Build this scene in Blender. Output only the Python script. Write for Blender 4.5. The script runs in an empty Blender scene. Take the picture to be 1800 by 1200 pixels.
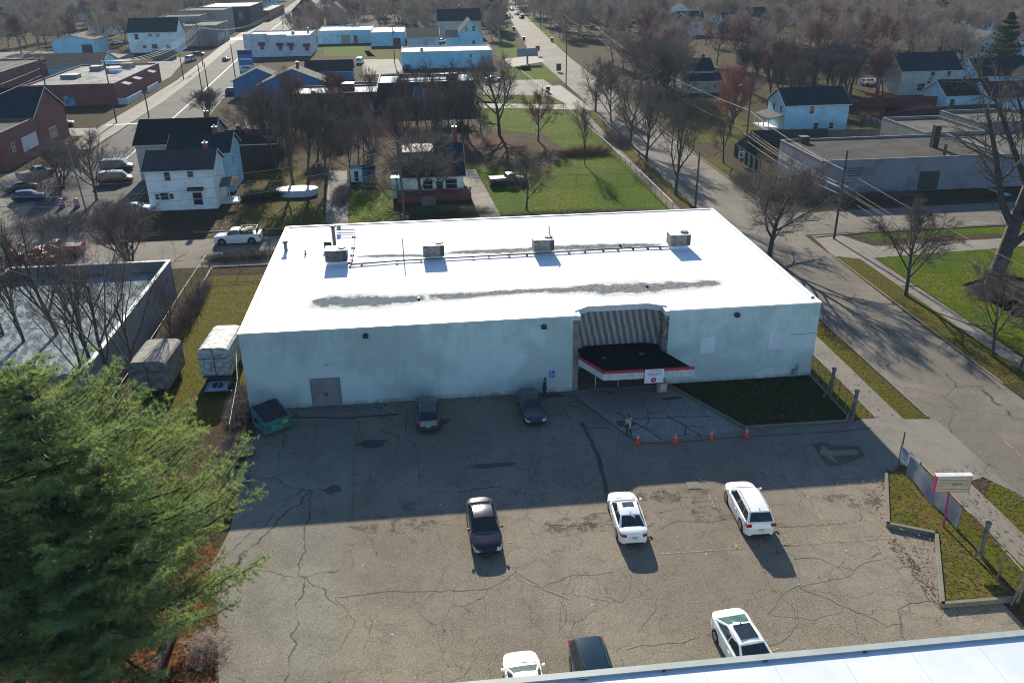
import bpy, math, random
import numpy as np
from mathutils import Vector, Matrix
S = bpy.context.scene
COL = S.collection
RAD = math.radians
# ---------------- camera ----------------
CAM_H = 33.0
FPX, PITCH, ROLL, YAW = 1489.41, 0.43560615, -0.01338042, 0.10188489
def _axes():
    cy, sy = math.cos(YAW), math.sin(YAW)
    fw = Vector((sy*math.cos(PITCH), cy*math.cos(PITCH), -math.sin(PITCH)))
    r = Vector((cy, -sy, 0)); u = r.cross(fw)
    return math.cos(ROLL)*r+math.sin(ROLL)*u, -math.sin(ROLL)*r+math.cos(ROLL)*u, fw
RX, UX, FX = _axes()
CP = Vector((0, 0, CAM_H))
cam = bpy.data.cameras.new('camera'); camo = bpy.data.objects.new('camera', cam); COL.objects.link(camo)
m = Matrix((RX, UX, -FX)).transposed().to_4x4(); m.translation = CP
camo.matrix_world = m
cam.sensor_width = 36; cam.lens = FPX/1800*36; cam.clip_start = .5; cam.clip_end = 5000
S.camera = camo
# ---------------- sky, sun, exposure ----------------
SUN_EL = RAD(23.3); SUN_AZ = -0.045
w = bpy.data.worlds.new("World"); S.world = w; w.use_nodes = True
nt = w.node_tree; nt.nodes.clear()
bg = nt.nodes.new('ShaderNodeBackground'); out = nt.nodes.new('ShaderNodeOutputWorld')
sky = nt.nodes.new('ShaderNodeTexSky'); sky.sky_type = 'NISHITA'; sky.sun_disc = False
sky.sun_elevation = SUN_EL; sky.sun_rotation = SUN_AZ; sky.dust_density = .6; sky.ozone_density = 3.0
tint = nt.nodes.new('ShaderNodeVectorMath'); tint.operation = 'MULTIPLY'; tint.inputs[1].default_value = (.84, 1.0, 1.14)
nt.links.new(sky.outputs[0], tint.inputs[0]); nt.links.new(tint.outputs[0], bg.inputs[0]); bg.inputs[1].default_value = 0.076
nt.links.new(bg.outputs[0], out.inputs[0])
sl = bpy.data.lights.new('sun', 'SUN'); sl.energy = 4.6; sl.angle = RAD(.53); sl.color = (1, .915, .75)
so = bpy.data.objects.new('sun', sl); COL.objects.link(so)
sv = Vector((math.sin(SUN_AZ)*math.cos(SUN_EL), math.cos(SUN_AZ)*math.cos(SUN_EL), math.sin(SUN_EL)))
so.rotation_euler = sv.to_track_quat('Z', 'Y').to_euler(); so.location = (0, 200, 120)
S.view_settings.view_transform = 'Standard'; S.view_settings.look = 'None'
S.view_settings.exposure = 1.1; S.view_settings.gamma = 1.0
S.cycles.pixel_filter_type = 'BLACKMAN_HARRIS'; S.cycles.filter_width = 1.05; S.cycles.max_bounces = 6; S.cycles.diffuse_bounces = 3; S.cycles.transparent_max_bounces = 8
# ---------------- helpers ----------------
def G(px, py, z=0.0):
    "the world point at height z that the photograph shows at pixel (px, py)"
    d = FX*FPX + RX*(px-900) - UX*(py-600)
    return CP + d*((z-CAM_H)/d.z)
def G2(px, py, z=0.0):
    p = G(px, py, z); return (p.x, p.y)
def HZ(P, py):
    "height above ground point P at which the photograph shows row py"
    t = (600-py)/FPX; d = Vector((P[0], P[1], 0))-CP
    return (t*d.dot(FX)-d.dot(UX))/(UX.z-t*FX.z)
def tag(o, label=None, cat=None, group=None, kind=None):
    if label: o['label'] = label
    if cat: o['category'] = cat
    if group: o['group'] = group
    if kind: o['kind'] = kind
    return o
ORG = {}
def thing(name, label, cat, loc=(0, 0, 0), rz=0, group=None):
    o = bpy.data.objects.new(name, None); COL.objects.link(o)
    o.empty_display_size = .3
    o.location = loc; o.rotation_euler = (0, 0, rz)
    ORG[o.name] = Vector(loc)
    return tag(o, label, cat, group)
class MB:
    "collects shapes into one mesh"
    def __init__(s): s.v = []; s.f = []; s.uv = None
    def add(s, vs, fs):
        n = len(s.v); s.v += [tuple(p) for p in vs]; s.f += [tuple(i+n for i in f) for f in fs]; return s
    def box(s, x0, x1, y0, y1, z0, z1):
        return s.add([(x0,y0,z0),(x1,y0,z0),(x1,y1,z0),(x0,y1,z0),(x0,y0,z1),(x1,y0,z1),(x1,y1,z1),(x0,y1,z1)],
              [(0,3,2,1),(4,5,6,7),(0,1,5,4),(1,2,6,5),(2,3,7,6),(3,0,4,7)])
    def obox(s, c, sx, sy, sz, rz=0, rx=0, ry=0):
        M = Matrix.Translation(Vector(c)) @ Matrix.Rotation(rz, 4, 'Z') @ Matrix.Rotation(ry, 4, 'Y') @ Matrix.Rotation(rx, 4, 'X')
        n = len(s.v); s.box(-sx/2, sx/2, -sy/2, sy/2, -sz/2, sz/2)
        for i in range(n, len(s.v)): s.v[i] = tuple(M @ Vector(s.v[i]))
        return s
    def poly(s, pts): return s.add(pts, [tuple(range(len(pts)))])
    def prism(s, pts, z0, z1):
        n = len(pts); a = sum(pts[i][0]*pts[(i+1)%n][1]-pts[(i+1)%n][0]*pts[i][1] for i in range(n))
        if a < 0: pts = pts[::-1]
        return s.add([(p[0],p[1],z0) for p in pts]+[(p[0],p[1],z1) for p in pts],
              [tuple(range(n-1,-1,-1)), tuple(range(n,2*n))]+[(i,(i+1)%n,(i+1)%n+n,i+n) for i in range(n)])
    def tube(s, pts, rs, n=6, cap=True):
        pts = [Vector(p) for p in pts]
        if not hasattr(rs, '__len__'): rs = [rs]*len(pts)
        base = len(s.v); ref = None
        for i, p in enumerate(pts):
            d = (pts[min(i+1, len(pts)-1)]-pts[max(i-1, 0)])
            if d.length < 1e-9: d = Vector((0,0,1))
            d.normalize()
            if ref is None: ref = Vector((1,0,0)) if abs(d.x) < .8 else Vector((0,1,0))
            a = d.cross(ref).normalized(); b = d.cross(a); ref = b.cross(d) if False else ref
            for k in range(n):
                t = 2*math.pi*k/n; q = p+(a*math.cos(t)+b*math.sin(t))*rs[i]; s.v.append((q.x,q.y,q.z))
        for i in range(len(pts)-1):
            for k in range(n):
                k2 = (k+1) % n
                s.f.append((base+i*n+k, base+i*n+k2, base+(i+1)*n+k2, base+(i+1)*n+k))
        if cap and n > 2:
            s.f.append(tuple(base+k for k in range(n-1,-1,-1))); e = base+(len(pts)-1)*n
            s.f.append(tuple(e+k for k in range(n)))
        return s
    def cyl(s, p0, p1, r0, r1=None, n=12): return s.tube([p0, p1], [r0, r0 if r1 is None else r1], n)
    def xf(s, M, start=0):
        for i in range(start, len(s.v)): s.v[i] = tuple(M @ Vector(s.v[i]))
        return s
    def build(s, name, mat, parent=None, smooth=False, off=None):
        me = bpy.data.meshes.new(name)
        if off is None and parent is not None and parent.name in ORG: off = ORG[parent.name]
        v = s.v if off is None else [(a-off[0], b-off[1], c-off[2]) for a, b, c in s.v]
        me.from_pydata(v, [], s.f); me.update()
        if mat is not None: me.materials.append(mat)
        if smooth: me.polygons.foreach_set('use_smooth', [True]*len(me.polygons))
        o = bpy.data.objects.new(name, me); COL.objects.link(o)
        if parent is not None:
            o.parent = parent
            if parent.name in ORG: ORG[o.name] = ORG[parent.name]
        return o
LOC0 = Vector((0,0,0))
def link_copy(src, name=None):
    c = src.copy(); COL.objects.link(c); return c
def copy_tree(o, loc, rz=None, scale=None, label=None):
    c = link_copy(o); c.location = loc
    if rz is not None: c.rotation_euler = (0, 0, rz)
    if scale is not None: c.scale = scale if hasattr(scale, '__len__') else (scale,)*3
    if label: c['label'] = label
    def rec(a, b):
        for ch in list(a.children):
            k = link_copy(ch); k.parent = b; rec(ch, k)
    rec(o, c); return c
# ---------------- materials ----------------
def newmat(name):
    m = bpy.data.materials.new(name); m.use_nodes = True; t = m.node_tree
    return m, t, t.nodes['Principled BSDF']
def N(t, kind, **kw):
    n = t.nodes.new('ShaderNode'+kind)
    for k, v in kw.items():
        if k in n.inputs: n.inputs[k].default_value = v
        else: setattr(n, k, v)
    return n
def math_(t, op, a, b=None, c=None, clamp=False):
    n = t.nodes.new('ShaderNodeMath'); n.operation = op; n.use_clamp = clamp
    for i, x in enumerate((a, b, c)):
        if x is None: continue
        if isinstance(x, (int, float)): n.inputs[i].default_value = x
        else: t.links.new(x, n.inputs[i])
    return n.outputs[0]
def mixc(t, fac, a, b):
    n = t.nodes.new('ShaderNodeMix'); n.data_type = 'RGBA'
    for sock, x in ((n.inputs[0], fac), (n.inputs[6], a), (n.inputs[7], b)):
        if isinstance(x, (int, float)): sock.default_value = x
        elif isinstance(x, tuple): sock.default_value = (*x[:3], 1)
        else: t.links.new(x, sock)
    return n.outputs[2]
def noise(t, vec, scale, detail=4, rough=.55, dist=0):
    n = t.nodes.new('ShaderNodeTexNoise'); n.inputs['Scale'].default_value = scale
    n.inputs['Detail'].default_value = detail; n.inputs['Roughness'].default_value = rough
    n.inputs['Distortion'].default_value = dist
    if vec is not None: t.links.new(vec, n.inputs['Vector'])
    return n.outputs['Fac']
def ramp(t, x, lo, hi):
    n = t.nodes.new('ShaderNodeMapRange'); n.interpolation_type = 'SMOOTHSTEP'
    n.inputs[1].default_value = lo; n.inputs[2].default_value = hi; t.links.new(x, n.inputs[0]); return n.outputs[0]
def coords(t, kind='Object'): return t.nodes.new('ShaderNodeTexCoord').outputs[kind]
def bump(t, p, h, strength, dist=.02):
    b = t.nodes.new('ShaderNodeBump'); b.inputs['Strength'].default_value = strength; b.inputs['Distance'].default_value = dist
    t.links.new(h, b.inputs['Height']); t.links.new(b.outputs[0], p.inputs['Normal'])
def simple(name, c, rough=.7, c2=None, scale=2.0, metal=0, bmp=0, spec=.5, detail=4, coat=0):
    m, t, p = newmat(name)
    p.inputs['Roughness'].default_value = rough; p.inputs['Metallic'].default_value = metal
    p.inputs['Specular IOR Level'].default_value = spec; p.inputs['Coat Weight'].default_value = coat
    v = coords(t); f = noise(t, v, scale, detail)
    if c2 is None: c2 = tuple(x*.82 for x in c)
    t.links.new(mixc(t, ramp(t, f, .35, .65), c, c2), p.inputs['Base Color'])
    if bmp: bump(t, p, noise(t, v, scale*6, 3), bmp)
    return m
def splitxyz(t, v):
    n = t.nodes.new('ShaderNodeSeparateXYZ'); t.links.new(v, n.inputs[0]); return n.outputs
def combxyz(t, x, y, z=0.0):
    n = t.nodes.new('ShaderNodeCombineXYZ')
    for i, a in enumerate((x, y, z)):
        if isinstance(a, (int, float)): n.inputs[i].default_value = a
        else: t.links.new(a, n.inputs[i])
    return n.outputs[0]
def siding(name, c, pitch=.2, dirt=.25):
    m, t, p = newmat(name); v = coords(t); x, y, z = splitxyz(t, v)
    saw = math_(t, 'FRACT', math_(t, 'DIVIDE', z, pitch))
    d = noise(t, v, .6, 5); d2 = noise(t, v, 7, 3)
    col = mixc(t, ramp(t, d, .4, .75), c, tuple(k*(1-dirt) for k in c))
    col = mixc(t, math_(t, 'MULTIPLY', ramp(t, d2, .5, .8), .25), col, tuple(k*.6 for k in c))
    col = mixc(t, math_(t, 'MULTIPLY', math_(t, 'GREATER_THAN', saw, .88), .35), col, tuple(k*.45 for k in c))
    t.links.new(col, p.inputs['Base Color']); p.inputs['Roughness'].default_value = .65
    bump(t, p, math_(t, 'SUBTRACT', 1.0, saw), .5, .02); return m
def shingle(name, c, c2, row=.16):
    m, t, p = newmat(name); v = coords(t); x, y, z = splitxyz(t, v)
    b = t.nodes.new('ShaderNodeTexBrick'); t.links.new(combxyz(t, math_(t, 'ADD', x, math_(t,'MULTIPLY',y,.01)), math_(t, 'MULTIPLY', z, 2.0), 0.0), b.inputs['Vector'])
    b.inputs['Scale'].default_value = 1; b.inputs['Brick Width'].default_value = .34; b.inputs['Row Height'].default_value = row*1.3
    b.inputs['Mortar Size'].default_value = .012; b.inputs['Color1'].default_value = (*c,1); b.inputs['Color2'].default_value = (*c2,1)
    b.inputs['Mortar'].default_value = (*[k*.45 for k in c],1)
    d = noise(t, v, .5, 5)
    col = mixc(t, ramp(t, d, .35, .75), b.outputs[0], tuple(k*.6 for k in c2))
    t.links.new(col, p.inputs['Base Color']); p.inputs['Roughness'].default_value = .95; p.inputs['Specular IOR Level'].default_value = .05
    bump(t, p, noise(t, v, 14, 3), .3); return m
def brick(name, c1, c2, mortar, bw=.42, rh=.14, dirt=.35, paint=None):
    m, t, p = newmat(name); v = coords(t); x, y, z = splitxyz(t, v)
    b = t.nodes.new('ShaderNodeTexBrick'); t.links.new(combxyz(t, math_(t, 'ADD', x, y), z, 0.0), b.inputs['Vector'])
    b.inputs['Scale'].default_value = 1; b.inputs['Brick Width'].default_value = bw; b.inputs['Row Height'].default_value = rh
    b.inputs['Mortar Size'].default_value = .012; b.inputs['Color1'].default_value = (*c1,1); b.inputs['Color2'].default_value = (*c2,1)
    b.inputs['Mortar'].default_value = (*mortar,1)
    d = noise(t, v, .45, 6)
    col = mixc(t, math_(t,'MULTIPLY',ramp(t, d, .42, .8),dirt*2), b.outputs[0], tuple(k*.4 for k in c1))
    t.links.new(col, p.inputs['Base Color']); p.inputs['Roughness'].default_value = .9
    bump(t, p, b.outputs['Fac'], -.3, .01); return m
def ground_mat(name, cols, scale=.35, fine=9, rough=.95, bmp=.6, seeds=0):
    "cols: base, second, third colours mixed by noises of falling size"
    m, t, p = newmat(name); v = coords(t)
    a = noise(t, v, scale*.35, 5, .6); b_ = noise(t, v, scale*3, 8, .82); c = noise(t, v, fine*.45, 6, .85)
    col = mixc(t, ramp(t, a, .42, .6), cols[0], cols[1])
    col = mixc(t, ramp(t, b_, .47, .57), col, cols[2])
    col = mixc(t, math_(t,'MULTIPLY',ramp(t, c, .47, .57),.9), col, cols[3] if len(cols) > 3 else tuple(k*.35 for k in cols[0]))
    t.links.new(col, p.inputs['Base Color']); p.inputs['Roughness'].default_value = rough
    p.inputs['Specular IOR Level'].default_value = .02
    bump(t, p, math_(t,'ADD',c,b_), bmp, .08); return m
def asphalt(name, c, c2, crack=(.03,.028,.026), cell=.36, width=.006, fine=True, patch=None):
    m, t, p = newmat(name); v = coords(t)
    d1 = t.nodes.new('ShaderNodeTexNoise'); d1.inputs['Scale'].default_value = .6; d1.inputs['Detail'].default_value = 5; t.links.new(v, d1.inputs['Vector'])
    va = t.nodes.new('ShaderNodeVectorMath'); va.operation = 'MULTIPLY_ADD'; va.inputs[1].default_value = (1.5,1.5,0); t.links.new(d1.outputs['Color'], va.inputs[0]); t.links.new(v, va.inputs[2])
    def vor(sc, wd):
        n = t.nodes.new('ShaderNodeTexVoronoi'); n.feature = 'DISTANCE_TO_EDGE'; n.inputs['Scale'].default_value = sc; n.inputs['Randomness'].default_value = 1
        t.links.new(va.outputs[0], n.inputs['Vector']); r = t.nodes.new('ShaderNodeMapRange')
        r.inputs[1].default_value = wd*.3; r.inputs[2].default_value = wd; r.inputs[3].default_value = 1; r.inputs[4].default_value = 0
        t.links.new(n.outputs['Distance'], r.inputs[0]); return r.outputs[0]
    big = noise(t, v, .09, 5, .6); mid = noise(t, v, .7, 6, .7); grit = noise(t, v, 22, 3, .8)
    col = mixc(t, ramp(t, big, .42, .56), tuple(k*1.06 for k in c), tuple(k*.9 for k in c2))
    col = mixc(t, math_(t,'MULTIPLY',ramp(t, mid, .46, .62),.5), col, tuple(k*.5 for k in c))
    col = mixc(t, math_(t,'MULTIPLY',ramp(t, noise(t, v, .16, 3), .58, .7),.5), col, tuple(k*.5 for k in c2))
    g2 = noise(t, v, 5.5, 7, .85)
    col = mixc(t, math_(t,'MULTIPLY',ramp(t, g2, .42, .60),.5), col, tuple(k*.38 for k in c))
    col = mixc(t, math_(t,'MULTIPLY',ramp(t, grit, .45, .68),.8), col, tuple(k*2.0 for k in c))
    g3 = noise(t, v, 9.5, 2, .6)
    mg = t.nodes.new('ShaderNodeMix'); mg.data_type = 'RGBA'; mg.blend_type = 'MULTIPLY'; mg.inputs[0].default_value = 1.0
    vv_ = math_(t,'ADD',math_(t,'MULTIPLY',ramp(t, g3, .34, .66),.24),.90); t.links.new(col, mg.inputs[6]); t.links.new(combxyz(t, vv_, vv_, vv_), mg.inputs[7]); col = mg.outputs[2]
    if crack:
        gate = ramp(t, noise(t, v, .5, 3), .36, .5)
        cr = math_(t, 'MULTIPLY', vor(cell, width), gate)
        if fine:
            cr2 = math_(t, 'MULTIPLY', vor(cell*2.6, width*1.6), ramp(t, noise(t, v, .12, 3), .5, .62))
            cr = math_(t, 'MAXIMUM', cr, math_(t,'MULTIPLY',cr2,.75))
        col = mixc(t, math_(t,'MULTIPLY',cr,.75), col, crack)
    t.links.new(col, p.inputs['Base Color']); p.inputs['Roughness'].default_value = .85
    p.inputs['Specular IOR Level'].default_value = .06
    bump(t, p, grit, .25, .01); return m
def concrete(name, c, joint=0, rot=0, jw=.02):
    m, t, p = newmat(name); v = coords(t); x, y, z = splitxyz(t, v)
    col = mixc(t, ramp(t, noise(t, v, .3, 6, .65), .4, .65), c, tuple(k*.78 for k in c))
    col = mixc(t, math_(t,'MULTIPLY',ramp(t, noise(t, v, 3, 5, .7), .5, .75),.4), col, tuple(k*.55 for k in c))
    if joint:
        fy = math_(t,'FRACT',math_(t,'DIVIDE',y,joint)); 
        j = math_(t,'LESS_THAN',fy,jw/joint)
        col = mixc(t, math_(t,'MULTIPLY',j,.7), col, tuple(k*.25 for k in c))
    t.links.new(col, p.inputs['Base Color']); p.inputs['Roughness'].default_value = .9
    bump(t, p, noise(t, v, 18, 3), .2, .01); return m
def glassy(name, c=(.02,.03,.035), rough=.08):
    return simple(name, c, rough, tuple(k*1.5 for k in c), 1.5, spec=.6)
M = {}
M['white_wall'] = None
M['asphalt_lot'] = asphalt('cracked_lot_asphalt', (.190,.163,.127), (.158,.137,.106))
M['asphalt_road'] = asphalt('street_asphalt', (.165,.145,.120), (.13,.115,.097), cell=.12, width=.006, fine=False)
M['asphalt_ave'] = asphalt('avenue_asphalt', (.086,.081,.076), (.07,.067,.063), cell=.1, width=.005, fine=False)
M['concrete'] = concrete('sidewalk_concrete', (.165,.145,.118), 1.5)
M['conc_plain'] = concrete('plain_concrete', (.17,.155,.13))
M['conc_lot'] = asphalt('old_concrete_lot', (.185,.170,.140), (.158,.146,.122), cell=.14, width=.006, fine=False)
M['grass'] = ground_mat('lawn_grass', [(.070,.118,.003),(.12,.138,.004),(.056,.105,.003),(.020,.030,.002)])
M['grass_leafy'] = ground_mat('leafy_grass', [(.085,.115,.005),(.10,.088,.012),(.13,.08,.03),(.018,.02,.005)], scale=.8)
M['grass_dry'] = ground_mat('dry_grass', [(.12,.11,.014),(.14,.11,.028),(.075,.09,.008),(.035,.028,.01)])
M['leaves'] = ground_mat('fallen_leaves', [(.15,.058,.026),(.085,.04,.022),(.21,.10,.045),(.025,.014,.01)], scale=.8)
M['earth'] = ground_mat('earth_and_leaves', [(.075,.058,.034),(.055,.058,.02),(.10,.06,.038),(.02,.016,.012)], scale=.2)
M['white_paint'] = simple('white_road_paint', (.6,.6,.56), .7, (.4,.39,.36), 3)
M['yellow_paint'] = simple('worn_yellow_paint', (.30,.21,.09), .8, (.2,.17,.12), 2.5)
M['wood_pole'] = simple('weathered_pole_wood', (.10,.08,.062), .9, (.06,.048,.04), 6, bmp=.3)
M['bark'] = simple('grey_brown_bark', (.085,.068,.055), .95, (.045,.036,.03), 5, bmp=.5)
M['bark_dark'] = simple('dark_bark', (.095,.078,.066), .95, (.05,.042,.036), 5, bmp=.5)
M['twig'] = simple('bare_twigs', (.26,.205,.17), .95, (.16,.13,.11), .8, spec=0)
M['twig_dark'] = simple('dark_bare_twigs', (.19,.15,.125), .95, (.11,.09,.078), .8, spec=0)
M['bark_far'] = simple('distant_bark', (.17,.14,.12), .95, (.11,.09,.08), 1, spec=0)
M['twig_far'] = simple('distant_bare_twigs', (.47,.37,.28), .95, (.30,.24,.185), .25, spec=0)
M['twig_russet'] = simple('russet_twigs', (.27,.13,.10), .95, (.18,.10,.085), .8, spec=0)
M['twig_red'] = simple('reddish_twigs', (.36,.14,.11), .95, (.24,.11,.09), .8, spec=0)
M['galv'] = simple('galvanised_steel', (.24,.24,.24), .6, (.15,.15,.15), 5, metal=.2)
M['dark_metal'] = simple('dark_metal', (.03,.03,.032), .5, (.05,.045,.04), 5)
M['tyre'] = simple('tyre_rubber', (.015,.015,.015), .85)
M['rim'] = simple('wheel_rim', (.35,.35,.36), .3, (.2,.2,.2), 8, metal=.8)
M['glass'] = glassy('window_glass')
M['car_glass'] = glassy('car_glass', (.012,.018,.02), .04)
M['glass_green'] = glassy('green_tinted_glass', (.05,.10,.085), .05)
M['trim_white'] = simple('white_trim', (.62,.62,.60), .6, (.5,.5,.48), 4)
M['black_plastic'] = simple('black_plastic', (.018,.018,.019), .5)
# ---------------- ground, roads, pavements ----------------
def sheet(name, pts, z, mat, bevel=0):
    b = MB(); b.poly([(p[0], p[1], z) for p in pts])
    o = b.build(name, mat); return tag(o, kind='structure')
def R4(x0, x1, y0, y1): return [(x0,y0),(x1,y0),(x1,y1),(x0,y1)]
def P(*px): return [G2(*q) for q in px]
sheet('ground', R4(-900, 900, -60, 1500), 0, M['earth'])
M['brush_floor'] = ground_mat('brush_floor', [(.10,.05,.035),(.06,.05,.025),(.13,.065,.045),(.02,.014,.01)], scale=.6)
gs = [('lawn', P((820,290),(850,385),(1190,372),(1128,300),(1075,265),(1010,195),(965,192),(940,225),(1000,268),(960,300)), 'grass'),
 ('lawn', P((835,168),(1000,170),(1010,182),(855,182)), 'grass'),
 ('lawn', R4(-12.6, -4.6, 109, 127), 'grass'),
 ('lawn', [(-24,109),(-13.5,109),(-13.5,118),(-20,124),(-26,118)], 'grass_leafy'),
 ('lawn', R4(-24.5,-14.8,74,92), 'grass_dry'), ('lawn', [(-23.5,58),(-18,56),(-14.8,66),(-14.8,74),(-24.5,74)], 'grass_dry'),
 ('lawn', P((830,175),(945,190),(940,235),(850,225)), 'grass'),
 ('lawn', P((450,305),(530,300),(560,340),(455,335)), 'grass_leafy'),
 ('lawn', R4(35.3,37.1,52.6,93), 'grass_leafy'), ('lawn', R4(31.35,33.3,53.2,93), 'grass_leafy'),
 ('lawn', [(35.3,20),(37.9,20),(37.9,42.8),(36.8,44),(35.3,42.5)], 'grass_leafy'),
 ('verge', [(35.3,107),(37.0,107),(37.4,150),(38.2,198),(36.6,198),(35.6,150)], 'grass_leafy'),
 ('lawn', [(46.1,57),(49.3,57),(49.3,88),(46.6,89)], 'grass_leafy'), ('lawn', [(46.1,20),(49.3,20),(49.3,54),(46.1,54)], 'grass_leafy'),
 ('lawn', [(51.2,20),(120,20),(120,92),(51.2,88)], 'grass'), ('lawn', [(54,94),(100,94.5),(100,97),(54,96.3)], 'grass'),
 ('lawn', [(47.2,124),(50,124),(50,140),(47.2,140)], 'grass_leafy'), ('lawn', [(48.8,152),(66,152),(66,196),(49,196)], 'grass_leafy'),
 ('lawn', [(83,140),(106,140),(104,160),(84,160)], 'grass'),
 ('lawn', P((570,82),(640,82),(660,100),(570,98)), 'grass'), ('lawn', P((640,90),(700,82),(705,103),(650,105)), 'grass_leafy'),
 ('lawn', P((885,72),(905,75),(935,125),(915,125),(870,95)), 'grass'), ('lawn', P((915,30),(930,30),(985,70),(1000,95),(960,65)), 'grass'),
 ('lawn', P((930,88),(950,85),(960,100),(945,105)), 'grass'),
 ('lawn', P((885,45),(897,48),(902,60),(885,60)), 'grass'),
 ('lawn', P((880,120),(960,115),(985,140),(960,150),(905,150)), 'grass'),
 ('leaf_litter', P((0,930),(240,900),(420,980),(385,1060),(390,1200),(300,1300),(-200,1300),(-100,950)), 'leaves'),
 ('leaf_litter', P((1540,150),(1600,150),(1610,215),(1560,225),(1500,200)), 'leaves'),
 ('leaf_litter', P((150,380),(240,340),(250,370),(180,440)), 'leaves'),
 ('leaf_litter', P((620,240),(890,238),(960,262),(860,270),(640,262)), 'brush_floor'),
 ('leaf_litter', P((1560,185),(1750,190),(1700,240),(1540,235)), 'leaves'),
 ('leaf_litter', P((1690,500),(1760,480),(1850,500),(1880,560),(1790,560)), 'brush_floor'),
]
for n_, p_, k_ in gs: sheet(n_, p_, .004, M[k_])
# front lawn beside the wall, its kerbs a real step
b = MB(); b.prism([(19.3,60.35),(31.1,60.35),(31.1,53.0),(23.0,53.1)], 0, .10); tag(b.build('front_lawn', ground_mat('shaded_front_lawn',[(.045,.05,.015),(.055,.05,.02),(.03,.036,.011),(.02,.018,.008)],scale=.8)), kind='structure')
def kerb(pts, wd=.16, h=.15, name='kerb', mat='conc_plain'):
    b = MB()
    for a, c in zip(pts, pts[1:]):
        a = Vector((*a,0)); c = Vector((*c,0)); d = (c-a); L = d.length
        b.obox(((a+c)/2)+Vector((0,0,h/2-.01)), L+wd*.98, wd, h+.02, math.atan2(d.y, d.x))
    return tag(b.build(name, M[mat]), kind='structure')
kerb([(19.1,60.3),(22.9,52.9),(31.3,52.85),(31.3,60.3)])
# grass island at the right of the lot, raised behind timber-like kerbs
isl = [(30.0,45.5),(27.45,40.25),(30.0,39.1),(26.7,33.1),(31.0,33.0),(31.2,45.4)]
isl = [G2(1557,838),G2(1560,925),G2(1645,942),G2(1656,1066),G2(1778,1056)]
b = MB(); b.prism(isl+[(31.5,40),(31.4,46.2)], 0, .22); tag(b.build('grass_island', M['grass_dry']), kind='structure')
kerb([isl[0],isl[1],isl[2],isl[3],isl[4]], .2, .3)
b = MB(); b.prism([(31.55,20),(33.3,20),(33.3,46.6),(31.55,46.6)], 0, .06); tag(b.build('fence_strip', M['grass_leafy']), kind='structure')
# the car park
lot = [G2(385,1230), G2(382,1060), G2(368,1000), G2(405,930), (-13.9,52), (-13.6,60.45), (11.2,60.45), (19.1,60.45), (22.8,52.8), (31.2,52.7), (31.2,46.4), (30.1,45.3), (30.5,20), (-12,20)]
sheet('car_park', lot, .008, M['asphalt_lot'])
sheet('concrete_strip', [G2(385,1230), G2(382,1060), G2(368,1000), G2(430,900), (-11.4,57.4), (-6.3,57.3), (-6.1,45), (-6.0,26), (-11,26)], .012, M['conc_lot'])
sheet('door_apron', [(-11.2,60.42),(-11.2,57.5),(-4.2,57.9),(-4.2,60.42)], .016, M['conc_lot'])
ap = [(10.9,60.3),(14.2,52.2),(15.0,51.6),(22.6,52.6),(19.0,60.42)]
sheet('entrance_apron', ap, .013, asphalt('apron_slabs', (.23,.212,.185),(.20,.186,.165), cell=.2, width=.008, fine=False))
# dark seams of the apron and the red hose laid along its edge
b = MB()
def ribbon(b, pts, wd, z):
    pts = [Vector((p[0],p[1],z)) for p in pts]
    ns = []
    for i in range(len(pts)):
        d = (pts[min(i+1,len(pts)-1)]-pts[max(i-1,0)]).normalized(); ns.append(Vector((-d.y,d.x,0))*wd/2)
    k0 = len(b.v); b.v += [tuple(q) for p_, n_ in zip(pts, ns) for q in (p_-n_, p_+n_)]
    b.f += [(k0+2*i,k0+2*i+2,k0+2*i+3,k0+2*i+1) for i in range(len(pts)-1)]
rng = random.Random(4)
def wob(a, c, n=8, amp=.12):
    return [(a[0]+(c[0]-a[0])*i/n+rng.uniform(-amp,amp), a[1]+(c[1]-a[1])*i/n+rng.uniform(-amp,amp)) for i in range(n+1)]
seams = [((1080,722),(1165,772)),((1110,737),(1250,731)),((1172,730),(1235,768)),((1010,697),(1118,776))]
for a_, c_ in seams: ribbon(b, wob(G2(*a_), G2(*c_), 6, .05), .10, .0165)
tag(b.build('pavement_joint', simple('dark_joint', (.03,.03,.028), .9)), kind='structure')
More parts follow.
